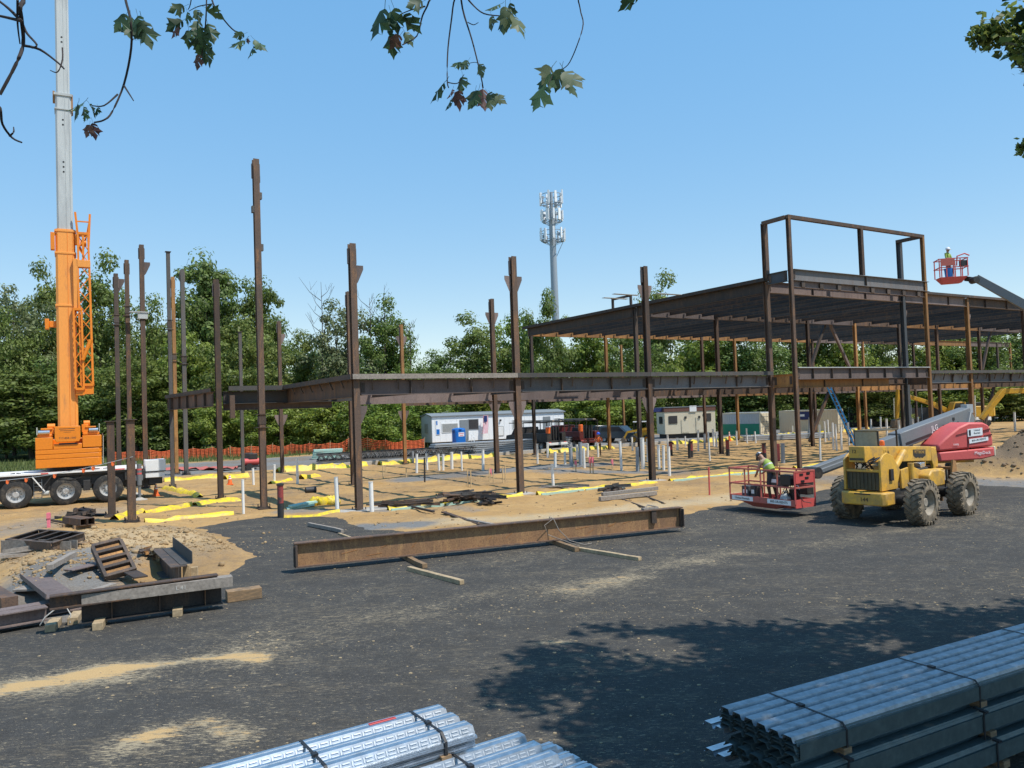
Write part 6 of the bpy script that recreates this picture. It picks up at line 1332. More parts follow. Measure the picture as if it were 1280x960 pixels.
def digger(loc, rz, lab, boom_pts, bucket_at, body=True):
    t = thing('excavator', lab, 'excavator', loc, rz)
    for y in (-1.25, 1.25):
        part('track', MB().prism([(-1.9, .0), (1.9, 0), (2.3, .35), (2.2, .8), (-2.2, .8), (-2.3, .35)], (0, y, 0), (1, 0, 0), (0, 0, 1), .6), 'dark', t, bev=.05)
    part('slew_ring', MB().cyl((0, 0, .75), (0, 0, 1.15), .8, n=18), 'dark', t)
    part('engine_cover', MB().b2((-2.7, -1.3, 1.15), (.3, 1.35, 2.35)), 'yellow_dig', t, bev=.08); part('counterweight', MB().prism([(-3.1, -1.0), (-2.7, -1.35), (-2.7, 1.35), (-3.1, 1.0)], (0, 0, 1.7), (1, 0, 0), (0, 1, 0), 1.0), 'yellow_dig', t, bev=.05)
    part('exhaust', MB().b2((-1.9, -.5, 2.35), (-.6, .6, 2.75)), 'black', t, bev=.05)
    cb = part('cab', MB().prism([(.3, 1.15), (.3, 2.9), (1.5, 2.9), (1.9, 1.9), (1.8, 1.15)], (0, .8, 0), (1, 0, 0), (0, 0, 1), 1.05), 'yellow_dig', t, bev=.05)
    for y in (.26, 1.34): part('cab_window', MB().prism([(.5, 1.75), (.5, 2.75), (1.42, 2.75), (1.7, 1.95)], (0, y, 0), (1, 0, 0), (0, 0, 1), .02), 'glass', cb)
    part('side_vent', MB().b2((-1.4, -1.315, 1.35), (-.5, -1.301, 2.2)), 'window_dark', t)
    for k, (a, b_, w, h, w1, h1) in enumerate(boom_pts): part(['boom', 'boom', 'stick'][min(k, 2)], MB().bar(a, b_, w, h, (0, 1, 0), 0, w1, h1), 'yellow_dig', t, bev=.03)
    if bucket_at:
        p = Vector(bucket_at); part('bucket', MB().prism([(.0, .1), (.5, -.1), (.65, -.9), (.1, -1.25), (-.45, -1.0), (-.5, -.5), (-.1, -.2)], p, (1, 0, 0), (0, 0, 1), 1.1), 'bucket_steel', t)
        part('bucket_cylinder', MB().cyl(p+Vector((.3, 0, 2.4)), p+Vector((.35, 0, .2)), .08), 'chrome', t)
    return t
d0 = gz(AT(1204, 540, 88)); k_ = lambda px, py, Y: AT(px, py, Y)-d0
RZ = math.pi
def dl(px, py): v = AT(px, py, 88)-d0; v.y = 0; return Vector((-v.x, 0, v.z))
digger(d0, RZ, 'yellow excavator facing left with its bucket lowered behind the right columns', [(Vector((.9, 0, 1.5)), dl(1166, 505), .5, .55, .45, .6), (dl(1167, 505), dl(1124, 492), .42, .6, .36, .4), (dl(1123, 487), dl(1121, 524), .34, .55, .3, .35)], dl(1122, 524))
d1 = gz(AT(1345, 545, 74)); 
def dm(px, py): v = AT(px, py, 74)-d1; v.y = 0; return Vector((-v.x, 0, v.z))
dg2 = digger(d1, RZ, 'yellow excavator mostly beyond the right edge with its big boom arched over the columns', [(Vector((1., 0, 1.5)), dm(1292, 488), .5, .6, .5, .85), (dm(1294, 488), dm(1252, 489), .5, .85, .48, .75), (dm(1254, 488), dm(1226, 524), .46, .75, .36, .45)], dm(1224, 526))
text('LIEBHERR', .42, dg2, dm(1272, 488)+Vector((0, .27, -.2)), (-1, 0, -.02), (0, 0, 1), 'black')
car(1212, 541, 96, R(10), 'white', 'white car far back seen under the right excavator')
# far fences
FE0, FE1 = gz(AT(140, 575, 78.5)), gz(AT(530, 566, 82))
fn = thing('mesh_fence', 'sagging orange plastic mesh fence along the edge of the wood at left', 'fence', FE0, 0)
dv = FE1-FE0; n = 16; r_ = random.Random(4); prev = None
for i in range(n+1):
    p = Vector((dv.x*i/n, dv.y*i/n+r_.uniform(-.5, .5), 0)); p.z = ground_z(FE0.x+p.x, FE0.y+p.y)-FE0.z; hh = 1.0 if i not in (12, 13) else 1.35
    part('fence_post', MB().bar(p, p+Vector((r_.uniform(-.1, .1), 0, hh+.2)), .05, .05), 'lath', fn)
    if prev:
        b = MB(); a, h0 = prev; rows, cols = 7, 14
        P = [[a.lerp(p, c/cols)+Vector((0, .05*math.sin(c*2+i), (h0+(hh-h0)*c/cols)*(q/(rows-1))*(1-.25*math.sin(math.pi*c/cols)*(.6 if i % 3 else 1.)))) for c in range(cols+1)] for q in range(rows)]
        for q in range(rows):
            for c in range(cols): b.bar(P[q][c], P[q][c+1], .02, .075)
        for c in range(0, cols+1):
            for q in range(rows-1): b.bar(P[q][c], P[q+1][c], .02, .055, (0, 1, 0))
        part('net_panel', b, 'net', fn)
    prev = (p, hh)
b = MB(); q0 = gz(AT(150, 596, 60)); q1 = gz(AT(292, 592, 58)); d = q1-q0; V = []
for i in range(25):
    q = d*i/24
    for k in range(4): V.append(q+Vector((0, k*.45+.2*math.sin(i*1.3), .05+.22*math.sin(i*.9+k*1.7)**2)))
b.add(V, [(i*4+k, i*4+k+1, i*4+k+5, i*4+k+4) for i in range(24) for k in range(3)]); solo('fallen_net', b, 'red_old', 'red plastic netting lying on the ground behind the thin columns', 'netting', q0)
q0 = gz(AT(1062, 540, 101)); fb = thing('screen_fence', 'black screened chain fence far back behind the blue ladder', 'fence', q0, R(4))
for i in range(15): part('fence_post', MB().cyl((i*1.4, 0, -.1), (i*1.4, 0, 2.6), .04, n=6), 'pole', fb)
for i in range(14): part('screen_panel', MB().b2((i*1.4+.05, .0, .1), (i*1.4+1.35, .015, 2.2)), 'black', fb)
# blue ladder
a, b_ = FC(1036, 489, T2-1), FC(1052, 534, T2-1); p0, p1 = WLD(a[0], T2-1, a[1]+.4), WLD(b_[0], T2-2.2, .05)
ld = thing('ladder', 'blue extension ladder leaning against the floor beam near the inverted V brace', 'ladder', p1, ANG); Rl = Matrix.Rotation(-ANG, 3, 'Z'); top = Rl@(p0-p1)
for x in (-.22, .22): part('stile', MB().bar((x, 0, 0), (top.x+x, top.y, top.z), .06, .1), 'blue_ladder', ld)
for k in range(14):
    f = (k+.7)/14.5; part('rung', MB().bar((top.x*f-.2, top.y*f, top.z*f), (top.x*f+.2, top.y*f, top.z*f), .04, .04), 'blue_ladder', ld)
# far worker in orange
q = GP(749, 571); person(q, R(-100), dict(STAND, knl=(.12, .11, .5), anl=(.02, .12, .10), hel=(0, .12, .06), tol=(.18, .13, .05), anr=(-.22, -.11, .12), her=(-.26, -.11, .1), tor=(-.08, -.12, .05), wrl=(.2, .1, 1.0), wrr=(.2, -.1, 1.0)), ('safety_orange', 'brown_cloth', 1), 'person', 'person in orange shirt and blue hard hat walking among the far pipe stubs', 'hat_blue')
# joists and sheets lying behind the pad
jo = gz(WLD(5.5, 34)); 
for k, (px, py, L_, lab) in enumerate(((398, 581, 11, 'pile of dark open web joists at the back left of the pad'), (450, 578, 10, 'second pile of dark open web joists, right behind the corner column'))):
    q = gz(G(px, py)); t = thing('joist_pile', lab, 'joists', q, R(22))
    for j in range(5):
        y = j*.28; g = MB(); z0 = .15+(j % 2)*.12
        g.bar((0, y, z0), (L_, y, z0), .09, .07); g.bar((0, y+.12, z0+.5), (L_, y+.12, z0+.5), .09, .07); m = 16
        for i in range(m): g.bar((L_*i/m, y, z0), (L_*(i+.5)/m, y+.12, z0+.5), .035, .035); g.bar((L_*(i+.5)/m, y+.12, z0+.5), (L_*(i+1)/m, y, z0), .035, .035)
        part('joist', g, 'black' if j % 2 else 'steel_grey', t)
q = gz(AT(536, 571, 66)); t = thing('deck_sheet_stack', 'long stack of grey metal deck sheets lying below the white office trailer', 'metal sheets', q, R(26))
for k in range(6): part('sheet_bundle', MB().b2((k*.12, -.1, .12+k*.17), (13.5+k*.1, 1.2, .24+k*.17)), 'galv_far', t)
for k in range(5): part('dunnage', MB().b2((1+k*2.9, -.2, -.1), (1.15+k*2.9, 1.3, .115)), 'timber', t)
q = gz(AT(930, 551, 74)); t = thing('deck_sheet_stack', 'stack of grey metal deck sheets lying in front of the storage containers', 'metal sheets', q, R(8))
for k in range(3): part('sheet_bundle', MB().b2((k*.1, -.1, .1+k*.16), (9.+k*.1, 1.1, .22+k*.16)), 'galv_far', t)
q = gz(G(389, 575)); t = thing('foam_board_stack', 'stack of mint green foam boards lying near the orange fence', 'foam boards', q, R(12))
for k in range(4): part('foam_board', MB().box((1.3+.05*k, .6, .15+k*.2), (2.5, 1.2, .18), rot=Matrix.Rotation(.04*k, 3, 'Z')), 'foam', t)
q = GP(362, 638); t = thing('foam_board_stack', 'pale green foam offcuts beside the crumpled yellow wrap behind the black stub', 'foam boards', q, R(20))
for k in range(2): part('foam_board', MB().box((.45+.1*k, .2, .06+k*.1), (1.1, .5, .07), rot=Matrix.Rotation(.2*k, 3, 'Z')@Matrix.Rotation(-.1, 3, 'Y')), 'foam', t)
b = MB(); r_ = random.Random(5)
for k in range(6): b.lathe((k*.17, r_.uniform(-.1, .1), .12), (r_.uniform(-1, 1), .4, r_.uniform(0, .5)), [(-.25, .05), (-.1, .22), (.1, .26), (.25, .08)], 8)
solo('wrap_bundle', b, 'wrap', 'bunched up yellow plastic wrap left of the grey topped pipe by the corner column', 'plastic wrap', GP(393, 634), R(15))
b = MB(); b.cyl((0, 0, .16), (.5, .1, .16), .16, n=14); b.cyl((-.01, 0, .16), (.0, 0, .16), .1, n=12, mi=1); solo('pipe_offcut', b, ['pipe_black', 'dark'], 'short dark pipe offcut lying on the dirt left of the corner column', 'pipe', GP(382, 618), .3)
for px, py, m, lab in ((390, 589, 'galv_far', 'small pump set standing behind the tallest column'), (303, 590, 'red', 'small red compressor standing at the thin grey column far left')):
    t = thing('site_equipment', lab, 'machine', GP(px-80 if px > 350 else px+12, py-2), .4)
    part('tank', MB().cyl((-.5, 0, .6), (.5, 0, .6), .25, n=12), m, t); part('engine', MB().box((.1, 0, 1.0), (.6, .4, .4)), 'dark', t, bev=.03); part('frame', MB().b2((-.7, -.35, .2), (.7, .35, .3)), 'dark', t)
    for y in (-.45, .45): part('wheel', MB().cyl((-.2, y-.06, .25), (-.2, y+.06, .25), .25, n=14), 'tyre', t)
# ================================================================== STEEL AND TIMBER ON THE GROUND
M['web_rust'] = rust('web_rust', (.19, .105, .055), (.28, .15, .068), (.35, .2, .085), 1.3)
p0, p1 = G(368, 716), G(852, 664); ax = p1-p0; Lb = ax.length; ba_ = math.atan2(ax.y, ax.x); DB, FB, ZB = .60, .24, .13
lb = thing('steel_beam', 'long rusty steel beam lying on timber blocks across the asphalt', 'steel beam', (p0.x, p0.y, 0), ba_)
b = MB(); b.bar((0, 0, ZB+.013), (Lb, 0, ZB+.013), FB, .026); b.bar((0, 0, ZB+DB-.013), (Lb, 0, ZB+DB-.013), FB, .026); part('flanges', b, 'rust', lb)
part('web', MB().b2((0, -.008, ZB+.026), (Lb, .008, ZB+DB-.026)), 'web_rust', lb)
for x in (.03, Lb-.03):
    e = part('end_angle', MB().b2((x-.05, -.11, ZB+.04), (x+.05, -.009, ZB+DB-.05)).b2((x-.012, -.2, ZB+.04), (x+.012, -.111, ZB+DB-.05)), 'rust_dark', lb)
    for k in range(7): part('bolt_hole', MB().cyl((x, -.16 if 0 else -.113, ZB+.09+k*.065), (x, -.125, ZB+.09+k*.065), .02, n=8), 'black', e)
part('stiffener', MB().b2((Lb*.905, -.1, ZB+.2), (Lb*.905+.16, -.009, ZB+DB-.03)), 'rust_dark', lb)
g = MB(); g.box((Lb*.905, 0, ZB+DB+.03), (.5, .16, .05)); g.tube([(Lb*.89, 0, ZB+DB+.05), (Lb*.9, .02, ZB+DB+.14), (Lb*.93, 0, ZB+DB+.05)], .02); part('clamp', g, 'timber_grey', lb)
g = MB(); r_ = random.Random(1)
for k in range(14):
    x = r_.uniform(.08, .92)*Lb; z = ZB+r_.uniform(.1, .3); l = r_.uniform(.12, .5); a = r_.uniform(-1.2, 1.3); g.bar((x, -.0095, z), (x+math.cos(a)*l*.9, -.0095, min(ZB+DB-.05, z+abs(math.sin(a))*l*.6)), .003, .012, (0, 1, 0))
part('marking', g, 'spray_orange', lb)
t = thing('wire_loop', 'thin pale wire looped over the middle of the long rusty beam', 'wire', (p0.x, p0.y, 0), ba_); xm = Lb*.62
part('wire', MB().tube([(xm, .15, .1), (xm, .1, ZB+DB+.05), (xm, -.15, ZB+DB+.02), (xm+.1, -.25, .45), (xm+.35, -.4, .15), (xm+.7, -.6, .03), (xm+1.0, -.45, .02)], .012).tube([(xm, -.14, ZB+DB+.02), (xm-.3, -.2, .6), (xm-.25, -.3, .35), (xm+.5, -.7, .02)], .01), 'timber_grey', t)
def timber(p, q, w, h, z, m, lab, nm='timber', grp='loose timbers around the yard'):
    p, q = Vector(p), Vector(q); p.z = q.z = 0; L_ = (q-p).length; zz = (ground_z(p.x, p.y)+ground_z(q.x, q.y))/2
    b = MB(); n = 5; r = random.Random(int(p.x*100)); V = []
    for i in range(n+1):
        x = L_*i/n; jy, jz = r.uniform(-.008, .008), r.uniform(-.006, .006)
        V += [(x, -w/2+jy, z+jz), (x, w/2+jy, z+jz), (x, w/2+jy, z+h+jz), (x, -w/2+jy, z+h+jz)]
    b.add(V, [(i*4+k, i*4+4+k, i*4+4+(k+1) % 4, i*4+(k+1) % 4) for i in range(n) for k in range(4)]+[(3, 2, 1, 0), (n*4, n*4+1, n*4+2, n*4+3)])
    return solo(nm, b, m, lab, 'timber', (p.x, p.y, zz), math.atan2(q.y-p.y, q.x-p.x), grp, bev=.006)
timber(G(490, 690), G(531, 711), .13, .12, .0, 'timber', 'timber block under the left part of the long rusty beam')
timber(G(511, 713), G(578, 731), .12, .10, .0, 'timber_pale', 'loose timber in front of the left part of the long rusty beam')
timber(G(660, 668), G(721, 690), .13, .12, .0, 'timber', 'timber block under the right part of the long rusty beam')
timber(G(716, 687), G(800, 701), .12, .09, .0, 'timber_pale', 'long pale timber in front of the right part of the long rusty beam')
timber(G(386, 658), G(428, 667), .10, .12, .02, 'timber_grey', 'dark timber lying behind the left end of the long rusty beam')
timber(G(424, 668), G(456, 679), .08, .05, .0, 'timber_pale', 'thin pale lath touching the dark timber behind the long rusty beam')
timber(G(554, 643), G(603, 660), .16, .05, .02, 'rust', 'flat rusty bar on the dirt behind the middle of the long rusty beam', 'steel_bar')
timber(G(585, 654), G(622, 662), .14, .05, .02, 'timber_grey', 'second flat bar on the dirt behind the middle of the long rusty beam', 'steel_bar')
timber(G(750, 630), G(820, 622), .16, .16, .02, 'timber_grey', 'lower grey timber of the stack in front of the third column', grp='grey timbers in front of the third column')
timber(G(753, 628), G(822, 620), .14, .14, .17, 'timber_grey', 'upper grey timber of the stack in front of the third column', grp='grey timbers in front of the third column')
timber(G(778, 627), G(806, 637), .06, .06, .0, 'rust_dark', 'thin dark bar pointing forward under the grey timbers', 'steel_bar')
timber(G(808, 624), G(829, 632), .06, .06, .0, 'rust_dark', 'short dark bar right of the grey timbers', 'steel_bar')
timber(G(506, 635), G(542, 644), .1, .07, .05, 'rust_dark', 'dark bar crossing the yellow footing edge right of the corner column', 'steel_bar')
def pile(px, py, n, L_, spread, m, lab, nm, cat, seed, ang, r0=.04, zmax=.35):
    q = GP(px, py); t = thing(nm, lab, cat, q, ang); r = random.Random(seed)
    for k in range(n):
        a = r.uniform(-spread, spread); l = L_*r.uniform(.4, 1); c = Vector((r.uniform(-.3, .3)*L_, r.uniform(-.25, .25)*L_*.6, .04+zmax*r.random()*(1-k/n*.2))); d = Vector((math.cos(a), math.sin(a), r.uniform(-.1, .12)))*l/2
        g = MB()
        if k % 3 == 0: g.bar(c-d, c+d, r0*2, r0*.5); g.bar(c-d+Vector((0, r0, r0)), c+d+Vector((0, r0, r0)), r0*.4, r0*2)
        elif k % 3 == 1: g.bar(c-d, c+d, r0*1.6, r0*1.4)
        else: g.cyl(c-d, c+d, r0*.8, n=7)
        part('bar', g, random.choice(m), t)
    return t
pile(507, 636, 16, 2.1, .06, ['rust_dark', 'rust'], 'neat bundle of dark bars lying right of the corner column', 'bar_bundle', 'steel bars', 3, R(8), .045, .2)
pile(585, 629, 30, 2.0, .8, ['rust_dark', 'rust', 'steel_grey'], 'tangled pile of dark angle steel left of the second front column', 'scrap_pile', 'scrap steel', 4, R(20), .05, .4)
pile(612, 632, 14, 1.1, 1.5, ['rust_dark', 'black'], 'small jumble of dark offcuts at the second front column foot', 'scrap_pile', 'scrap steel', 5, R(40), .06, .3)
pile(765, 617, 12, 1.2, 1.4, ['rust_dark', 'steel_grey'], 'small pile of dark fittings behind the grey timbers', 'scrap_pile', 'scrap steel', 6, R(10), .06, .25)
pile(708, 612, 4, 2.0, .1, ['timber_grey'], 'pale planks on the dirt right of the second front column', 'plank_pile', 'planks', 7, R(-25), .06, .1)
pile(105, 649, 12, 1.2, 1.4, ['rust_dark', 'black', 'steel_grey'], 'dark scrap heap at the foot of the short columns', 'scrap_pile', 'scrap steel', 8, R(20), .07, .35)
pile(75, 655, 6, 2., .3, ['rust', 'rust_dark', 'wrap'], 'a few bars and a yellow strap behind the twin square tubes', 'scrap_pile', 'scrap steel', 9, R(-35), .06, .15)
pile(30, 706, 7, 1.7, .4, ['timber_grey', 'timber_pale'], 'weathered planks on the rubble below the left ladder frame', 'plank_pile', 'planks', 10, R(25), .06, .12)
pile(190, 712, 12, .5, 1.5, ['rust_orange_sunlit', 'timber_pale', 'rust_dark'], 'little heap of orange rusty offcuts in the middle of the left steel', 'scrap_pile', 'scrap steel', 11, R(0), .05, .2)
# stock at the left
def ib(p, q, d, bf, z, m, lab, roll=0, plates=0):
    p, q = Vector(p), Vector(q); L_ = math.hypot(q.x-p.x, q.y-p.y); t = thing('steel_beam', lab, 'steel beam', (p.x, p.y, 0), math.atan2(q.y-p.y, q.x-p.x))
    up = (0, 0, 1) if not roll else (0, 1, 0); h = d/2 if not roll else bf/2
    part('section', MB().ibeam((0, 0, z+h), (L_, 0, z+h), d, bf, .022, .014, up), m, t)
    for k in range(plates): x = L_*(k+.6)/plates; part('stiffener', MB().b2((x, -bf/2+.01, z+.024), (x+.014, -.009, z+d-.024)), 'rust', t)
    return t
ib(G(102, 778, .1), G(277, 753, .1), .36, .30, .10, 'rust_dark', 'dark steel beam on timber blocks, lower one of the pair at the front left', 0, 3)
pA, pB = G(102, 757, .46), G(291, 733, .46); L_ = (pB-pA).length; t = thing('steel_channel', 'grey brown steel channel on top of the dark beam at front left', 'steel channel', (pA.x, pA.y, 0), math.atan2(pB.y-pA.y, pB.x-pA.x))
part('section', MB().b2((0, -.02, .465), (L_, .0, .66)).b2((0, .001, .64), (L_, .24, .66)).b2((0, .001, .465), (L_, .24, .485)), 'timber_grey', t)
text('L 41', .11, t, (L_*.64, -.023, .56), (1, 0, 0), (0, 0, 1), 'chalk')
for k, x in enumerate((.08, L_-.2)): part('end_plate', MB().b2((x, .002, .487), (x+.015, .23, .638)), 'rust_dark', t)
ib(G(62, 762, .46), G(272, 733, .46), .25, .22, .46, 'rust', 'brown beam tucked behind the upper grey channel at the front left')
ib(G(-60, 795, .1), G(58, 774, .1), .26, .30, .10, 'plum', 'wide flanged beam lying at the left edge in front of the gravel')
q_ = G(-60, 795, .1)+Vector((-.12, .42, 0)); q2_ = G(100, 764, .1)+Vector((-.1, .3, 0)); ib(q_, q2_, .24, .30, .10, 'plum', 'second wide flanged beam behind the one at the left edge')
def channel(p, q, w, lip, z, m, lab, tilt=0.):
    p, q = Vector(p), Vector(q); L_ = math.hypot(q.x-p.x, q.y-p.y); t = thing('steel_channel', lab, 'steel channel', (p.x, p.y, 0), math.atan2(q.y-p.y, q.x-p.x)); t.rotation_euler[1] = tilt
    part('section', MB().b2((0, -w/2, z), (L_, w/2, z+.018)).b2((0, w/2-.018, z+.019), (L_, w/2, z+lip)).b2((0, -w/2, z-lip*.7), (L_, -w/2+.018, z-.001)), m, t); return t
channel((G(62, 747, .5)+G(91, 741, .5))/2, (G(32, 716, .5)+G(51, 709, .5))/2, .52, -.0+.10, .46, 'plum', 'wide plum brown steel channel with raised lip, leaning on the front left pile', .03)
timber(G(30, 756), G(55, 746), .5, .05, .05, 'timber_grey', 'rounded flat plate half under the wide plum channel', 'steel_plate', 'loose steel plates at left')
timber(G(62, 727, .3), G(92, 709, .3), .14, .12, .18, 'timber_grey', 'grey bar leaning from the ladder frame stack towards the plum channel', 'steel_bar', 'loose steel plates at left')
timber(G(92, 752, .2), G(142, 735, .2), .16, .10, .15, 'timber_grey', 'grey bar between the plum channel and the tilted ladder frame', 'steel_bar', 'loose steel plates at left')
timber(G(85, 738), G(125, 728), .3, .03, .12, 'plum', 'flat brown plate on the gravel behind the grey channel', 'steel_plate', 'loose steel plates at left')
timber(G(-20, 738, .2), G(12, 757, .2), .3, .2, .1, 'rust', 'rusty beam end sticking in at the left edge', 'steel_bar', 'loose steel plates at left')
timber(G(160, 728), G(176, 738), .3, .04, .2, 'rust_dark', 'dark plate below the tilted ladder frame', 'steel_plate', 'loose steel plates at left')
def ladder(A, B, D, h, n, lab):
    ux, uy = (D-A), (B-A); L_, W_ = ux.length, uy.length; ux.normalize(); nz = ux.cross(uy).normalized(); nz = nz if nz.z > 0 else -nz; uy = nz.cross(ux); uy = uy if uy.dot(B-A) > 0 else -uy; nz = ux.cross(uy)
    t = thing('steel_ladder_frame', lab, 'steel frame', A); t.rotation_euler = Matrix((ux, uy, nz)).transposed().to_euler(); sg = 1 if nz.z > 0 else -1
    z0, z1 = (0, h) if sg > 0 else (-h, 0); zm = (z0+z1)/2
    for y in (0, W_): part('side_channel', MB().channel((0, y, zm), (L_, y, zm), h, .06, .014, side=1 if y else -1), 'rust_dark', t)
    for k in range(n): x = L_*k/(n-1); part('cross_bar', MB().bar((x, .02, zm), (x, W_-.02, zm), .016, h*.9).bar((x+.04, .02, sg*(h-.012)), (x+.04, W_-.02, sg*(h-.012)), .08, .016), 'rust_dark', t)
    for k in range(n-1): x = L_*(k+.02)/(n-1); part('tread_pan', MB().b2((x+.1, .03, sg*h*.5-.007), (x+L_/(n-1)-.05, W_-.03, sg*h*.5+.007)), 'rust_orange_sunlit', t)
    return t
qa, qb = G(8, 684, .42), G(65, 689, .42); qd = (qb-qa).normalized(); ladder(qa, qa+Vector((-qd.y, qd.x, 0))*.95+Vector((0, 0, .14)), qb, .24, 5, 'dark steel stair frame with orange rusty treads, stacked on a flat beam at far left')
qa, qb = G(6, 697, .15), G(93, 699, .15); ib(qa, qb, .24, .5, .15, 'timber_grey', 'grey flat beam under the stacked stair frame at far left', 1)
q = qa.lerp(qb, .3); timber(q, q+Vector((.3, .9, 0)), .25, .15, -.1, 'timber', 'dark timber block under the left stair frame stack')
q = qa.lerp(qb, .8); timber(q, q+Vector((.25, .9, 0)), .25, .15, -.1, 'timber', 'dark timber block under the right end of the stair frame stack')
ladder(G(131, 727, .14), G(172, 722, .14), G(114, 689, .75), .16, 5, 'tilted steel ladder frame with orange rusty panels in the middle of the rubble')
q, q2 = G(224, 738), G(200, 712); t = thing('steel_beam', 'short dark beam piece with an upright angle standing right of the tilted ladder frame', 'steel beam', (q.x, q.y, .02), math.atan2(q2.y-q.y, q2.x-q.x)); L_ = (q2-q).length; part('section', MB().ibeam((0, 0, .27), (L_, 0, .27), .5, .34, .022, .014), 'rust_dark', t); part('angle', MB().b2((.1, -.3, .522), (L_-.1, -.05, .535)).b2((.1, -.312, .536), (L_-.1, -.298, .80)), 'steel_grey', t)
for k, (px, py) in enumerate(((222, 731), (233, 730), (243, 729))): q = G(px, py); solo('timber_post', MB().b2((-.07, -.06, 0), (.08, .07, .5-.06*k)), 'timber_pale' if k else 'timber_grey', 'upright pale timber offcut, %s of three beside the short dark beam piece' % ['left', 'middle', 'right'][k], 'timber', q, .3, 'timber offcuts', bev=.006)
timber(G(283, 752), G(326, 746), .3, .22, .0, 'timber', 'thick brown timber baulk at the right end of the front left steel')
for k, (px, py) in enumerate(((57, 790), (85, 781), (116, 788), (216, 771))): q = G(px, py); solo('timber_block', MB().b2((-.09, -.3, 0), (.09, .3, .14)), 'timber_pale', 'short timber block end under the front left steel, %s' % ['at the broken tip', 'by the flanged beam', 'left of the dark web', 'right of the others'][k], 'timber', (q.x, q.y+.25, 0), .35, 'timber block ends', bev=.008)
t = thing('wire_loop', 'pale bent wire sticking out of the front left steel pile', 'wire', G(50, 785)); part('wire', MB().tube([(0, 0, .05), (.1, 0, .2), (.25, .1, .33), (.42, .15, .33), (.5, .15, .2), (.5, .12, .05)], .012), 'chalk', t)
q = GP(78, 660); t = thing('square_tubes', 'pair of short rusty square tubes lying side by side at the crane side', 'steel tubes', q, R(-38))
for k in (0, 1):
    b = MB(); y = k*.26
    b.b2((0, y, .15), (1.5, y+.24, .16)); b.b2((0, y, .38), (1.5, y+.24, .39)); b.b2((0, y, .161), (1.5, y+.01, .379)); b.b2((0, y+.23, .161), (1.5, y+.24, .379)); b.b2((.3, y+.011, .161), (.31, y+.229, .379)); part('tube', b, 'rust', t)
part('dunnage', MB().b2((.2, -.1, 0), (.32, .65, .149)).b2((1.1, -.1, 0), (1.22, .65, .149)), 'timber', t)

# ================================================================== METAL DECK BUNDLES IN THE FOREGROUND
def sheet_mesh(L_, ribs, pitch, rib_w, hgt, slope, name, m):
    P = [(0, 0)]
    for k in range(ribs):
        c = pitch*(k+.5); P += [(c-rib_w/2-slope, 0), (c-rib_w/2, hgt), (c+rib_w/2, hgt), (c+rib_w/2+slope, 0)]
    P.append((pitch*ribs, 0)); P.append((pitch*ribs, -.012))
    n = len(P); V = []; th = .0022
    for x in (0, L_): V += [(x, y, z) for y, z in P]+[(x, y+(.0012 if 0 else 0), z-th) for y, z in P]
    F = []
    for i in range(n-1): F += [(i, i+2*n, i+1+2*n, i+1), (n+i, n+i+1, n+i+1+2*n, n+i+2*n), (i, i+1, n+i+1, n+i), (2*n+i, 3*n+i, 3*n+i+1, 2*n+i+1)]
    b = MB(); b.add(V, F); return b.mesh(name, m, False)
def strap(t, x, prof, L_=.03, m='black'):
    b = MB(); pts = [Vector((x, y, z)) for y, z in prof]
    for a, c in zip(pts[:-1], pts[1:]): b.bar(a, c, L_, .006, (0, .01, 1) if abs(c.y-a.y) > abs(c.z-a.z) else (0, 1, 0))
    b.box(pts[len(pts)//2]+Vector((0, 0, .008)), (.05, .07, .02)); return part('strap', b, m, t)
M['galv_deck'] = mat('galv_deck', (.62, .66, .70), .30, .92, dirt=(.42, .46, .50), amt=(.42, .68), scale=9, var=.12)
M['deck_shaded'] = mat('deck_shaded', (.36, .40, .44), .42, .5, dirt=(.20, .23, .25), amt=(.42, .68), scale=9, var=.12)  # darker copy of the deck metal, tree shade put into its colour
M['galv_green_shaded'] = mat('galv_green_shaded', (.10, .135, .135), .5, .35, dirt=(.07, .10, .10), amt=(.4, .7), scale=5, var=.15)  # green-grey metal with the shade on the stack's sides put into its colour
sA, sB = G(900, 879, .93), G(1290, 773, .93); da = math.atan2(sB.y-sA.y, sB.x-sA.x); LR = 7.2
rib6 = sheet_mesh(LR, 6, .155, .095, .038, .018, 'deck_sheet', 'galv_green_shaded'); rib6t = sheet_mesh(LR+.12, 6, .152, .086, .042, .017, 'deck_sheet', 'deck_shaded')
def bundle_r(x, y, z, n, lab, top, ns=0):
    d = Matrix.Rotation(da, 3, 'Z'); o = Vector((sA.x, sA.y, 0))+d@Vector((x, y, 0)); t = thing('deck_bundle', lab, 'metal sheets', (o.x, o.y, z), da, 'strapped deck bundles at right'); r = random.Random(int(z*100))
    step = .0135
    for k in range(n):
        last = k == n-1
        s = obj('deck_sheet', rib6t if last and top else rib6, t); s.location = (r.uniform(-.05, .05)+(.03*(k % 3)) if not (last and top) else -.02, -.93+r.uniform(-.012, .012), k*step+(.012 if last and top else 0))
    zt_ = n*step
    for k in range(4): part('dunnage', MB().b2((.55+k*2., -.95, -.085), (.65+k*2., .0, -.016)), 'timber', t)
    for k in range(4):
        xx = .6+k*1.95
        if top: strap(t, xx, [(-.945, -.08), (-.945, zt_-.01)]+[(-.93+.155*(i+.5)+e*.045, zt_+.042) for i in range(6) for e in (-1, 1)]+[(.012, zt_-.005), (.012, -.08)], .022)
        else: strap(t, xx-.1, [(-.955, -.08), (-.955, zt_+.03), (-.85, zt_+.046)], .02)
    side = MB(); side.b2((.02, -.944, .004), (LR-.02, -.941, zt_-.012)); part('side_lip', side, 'galv_green_shaded', t)
    return t
bundle_r(.06, -.16, .19, 13, 'lowest strapped bundle of deck sheets in the shaded stack at lower right', False)
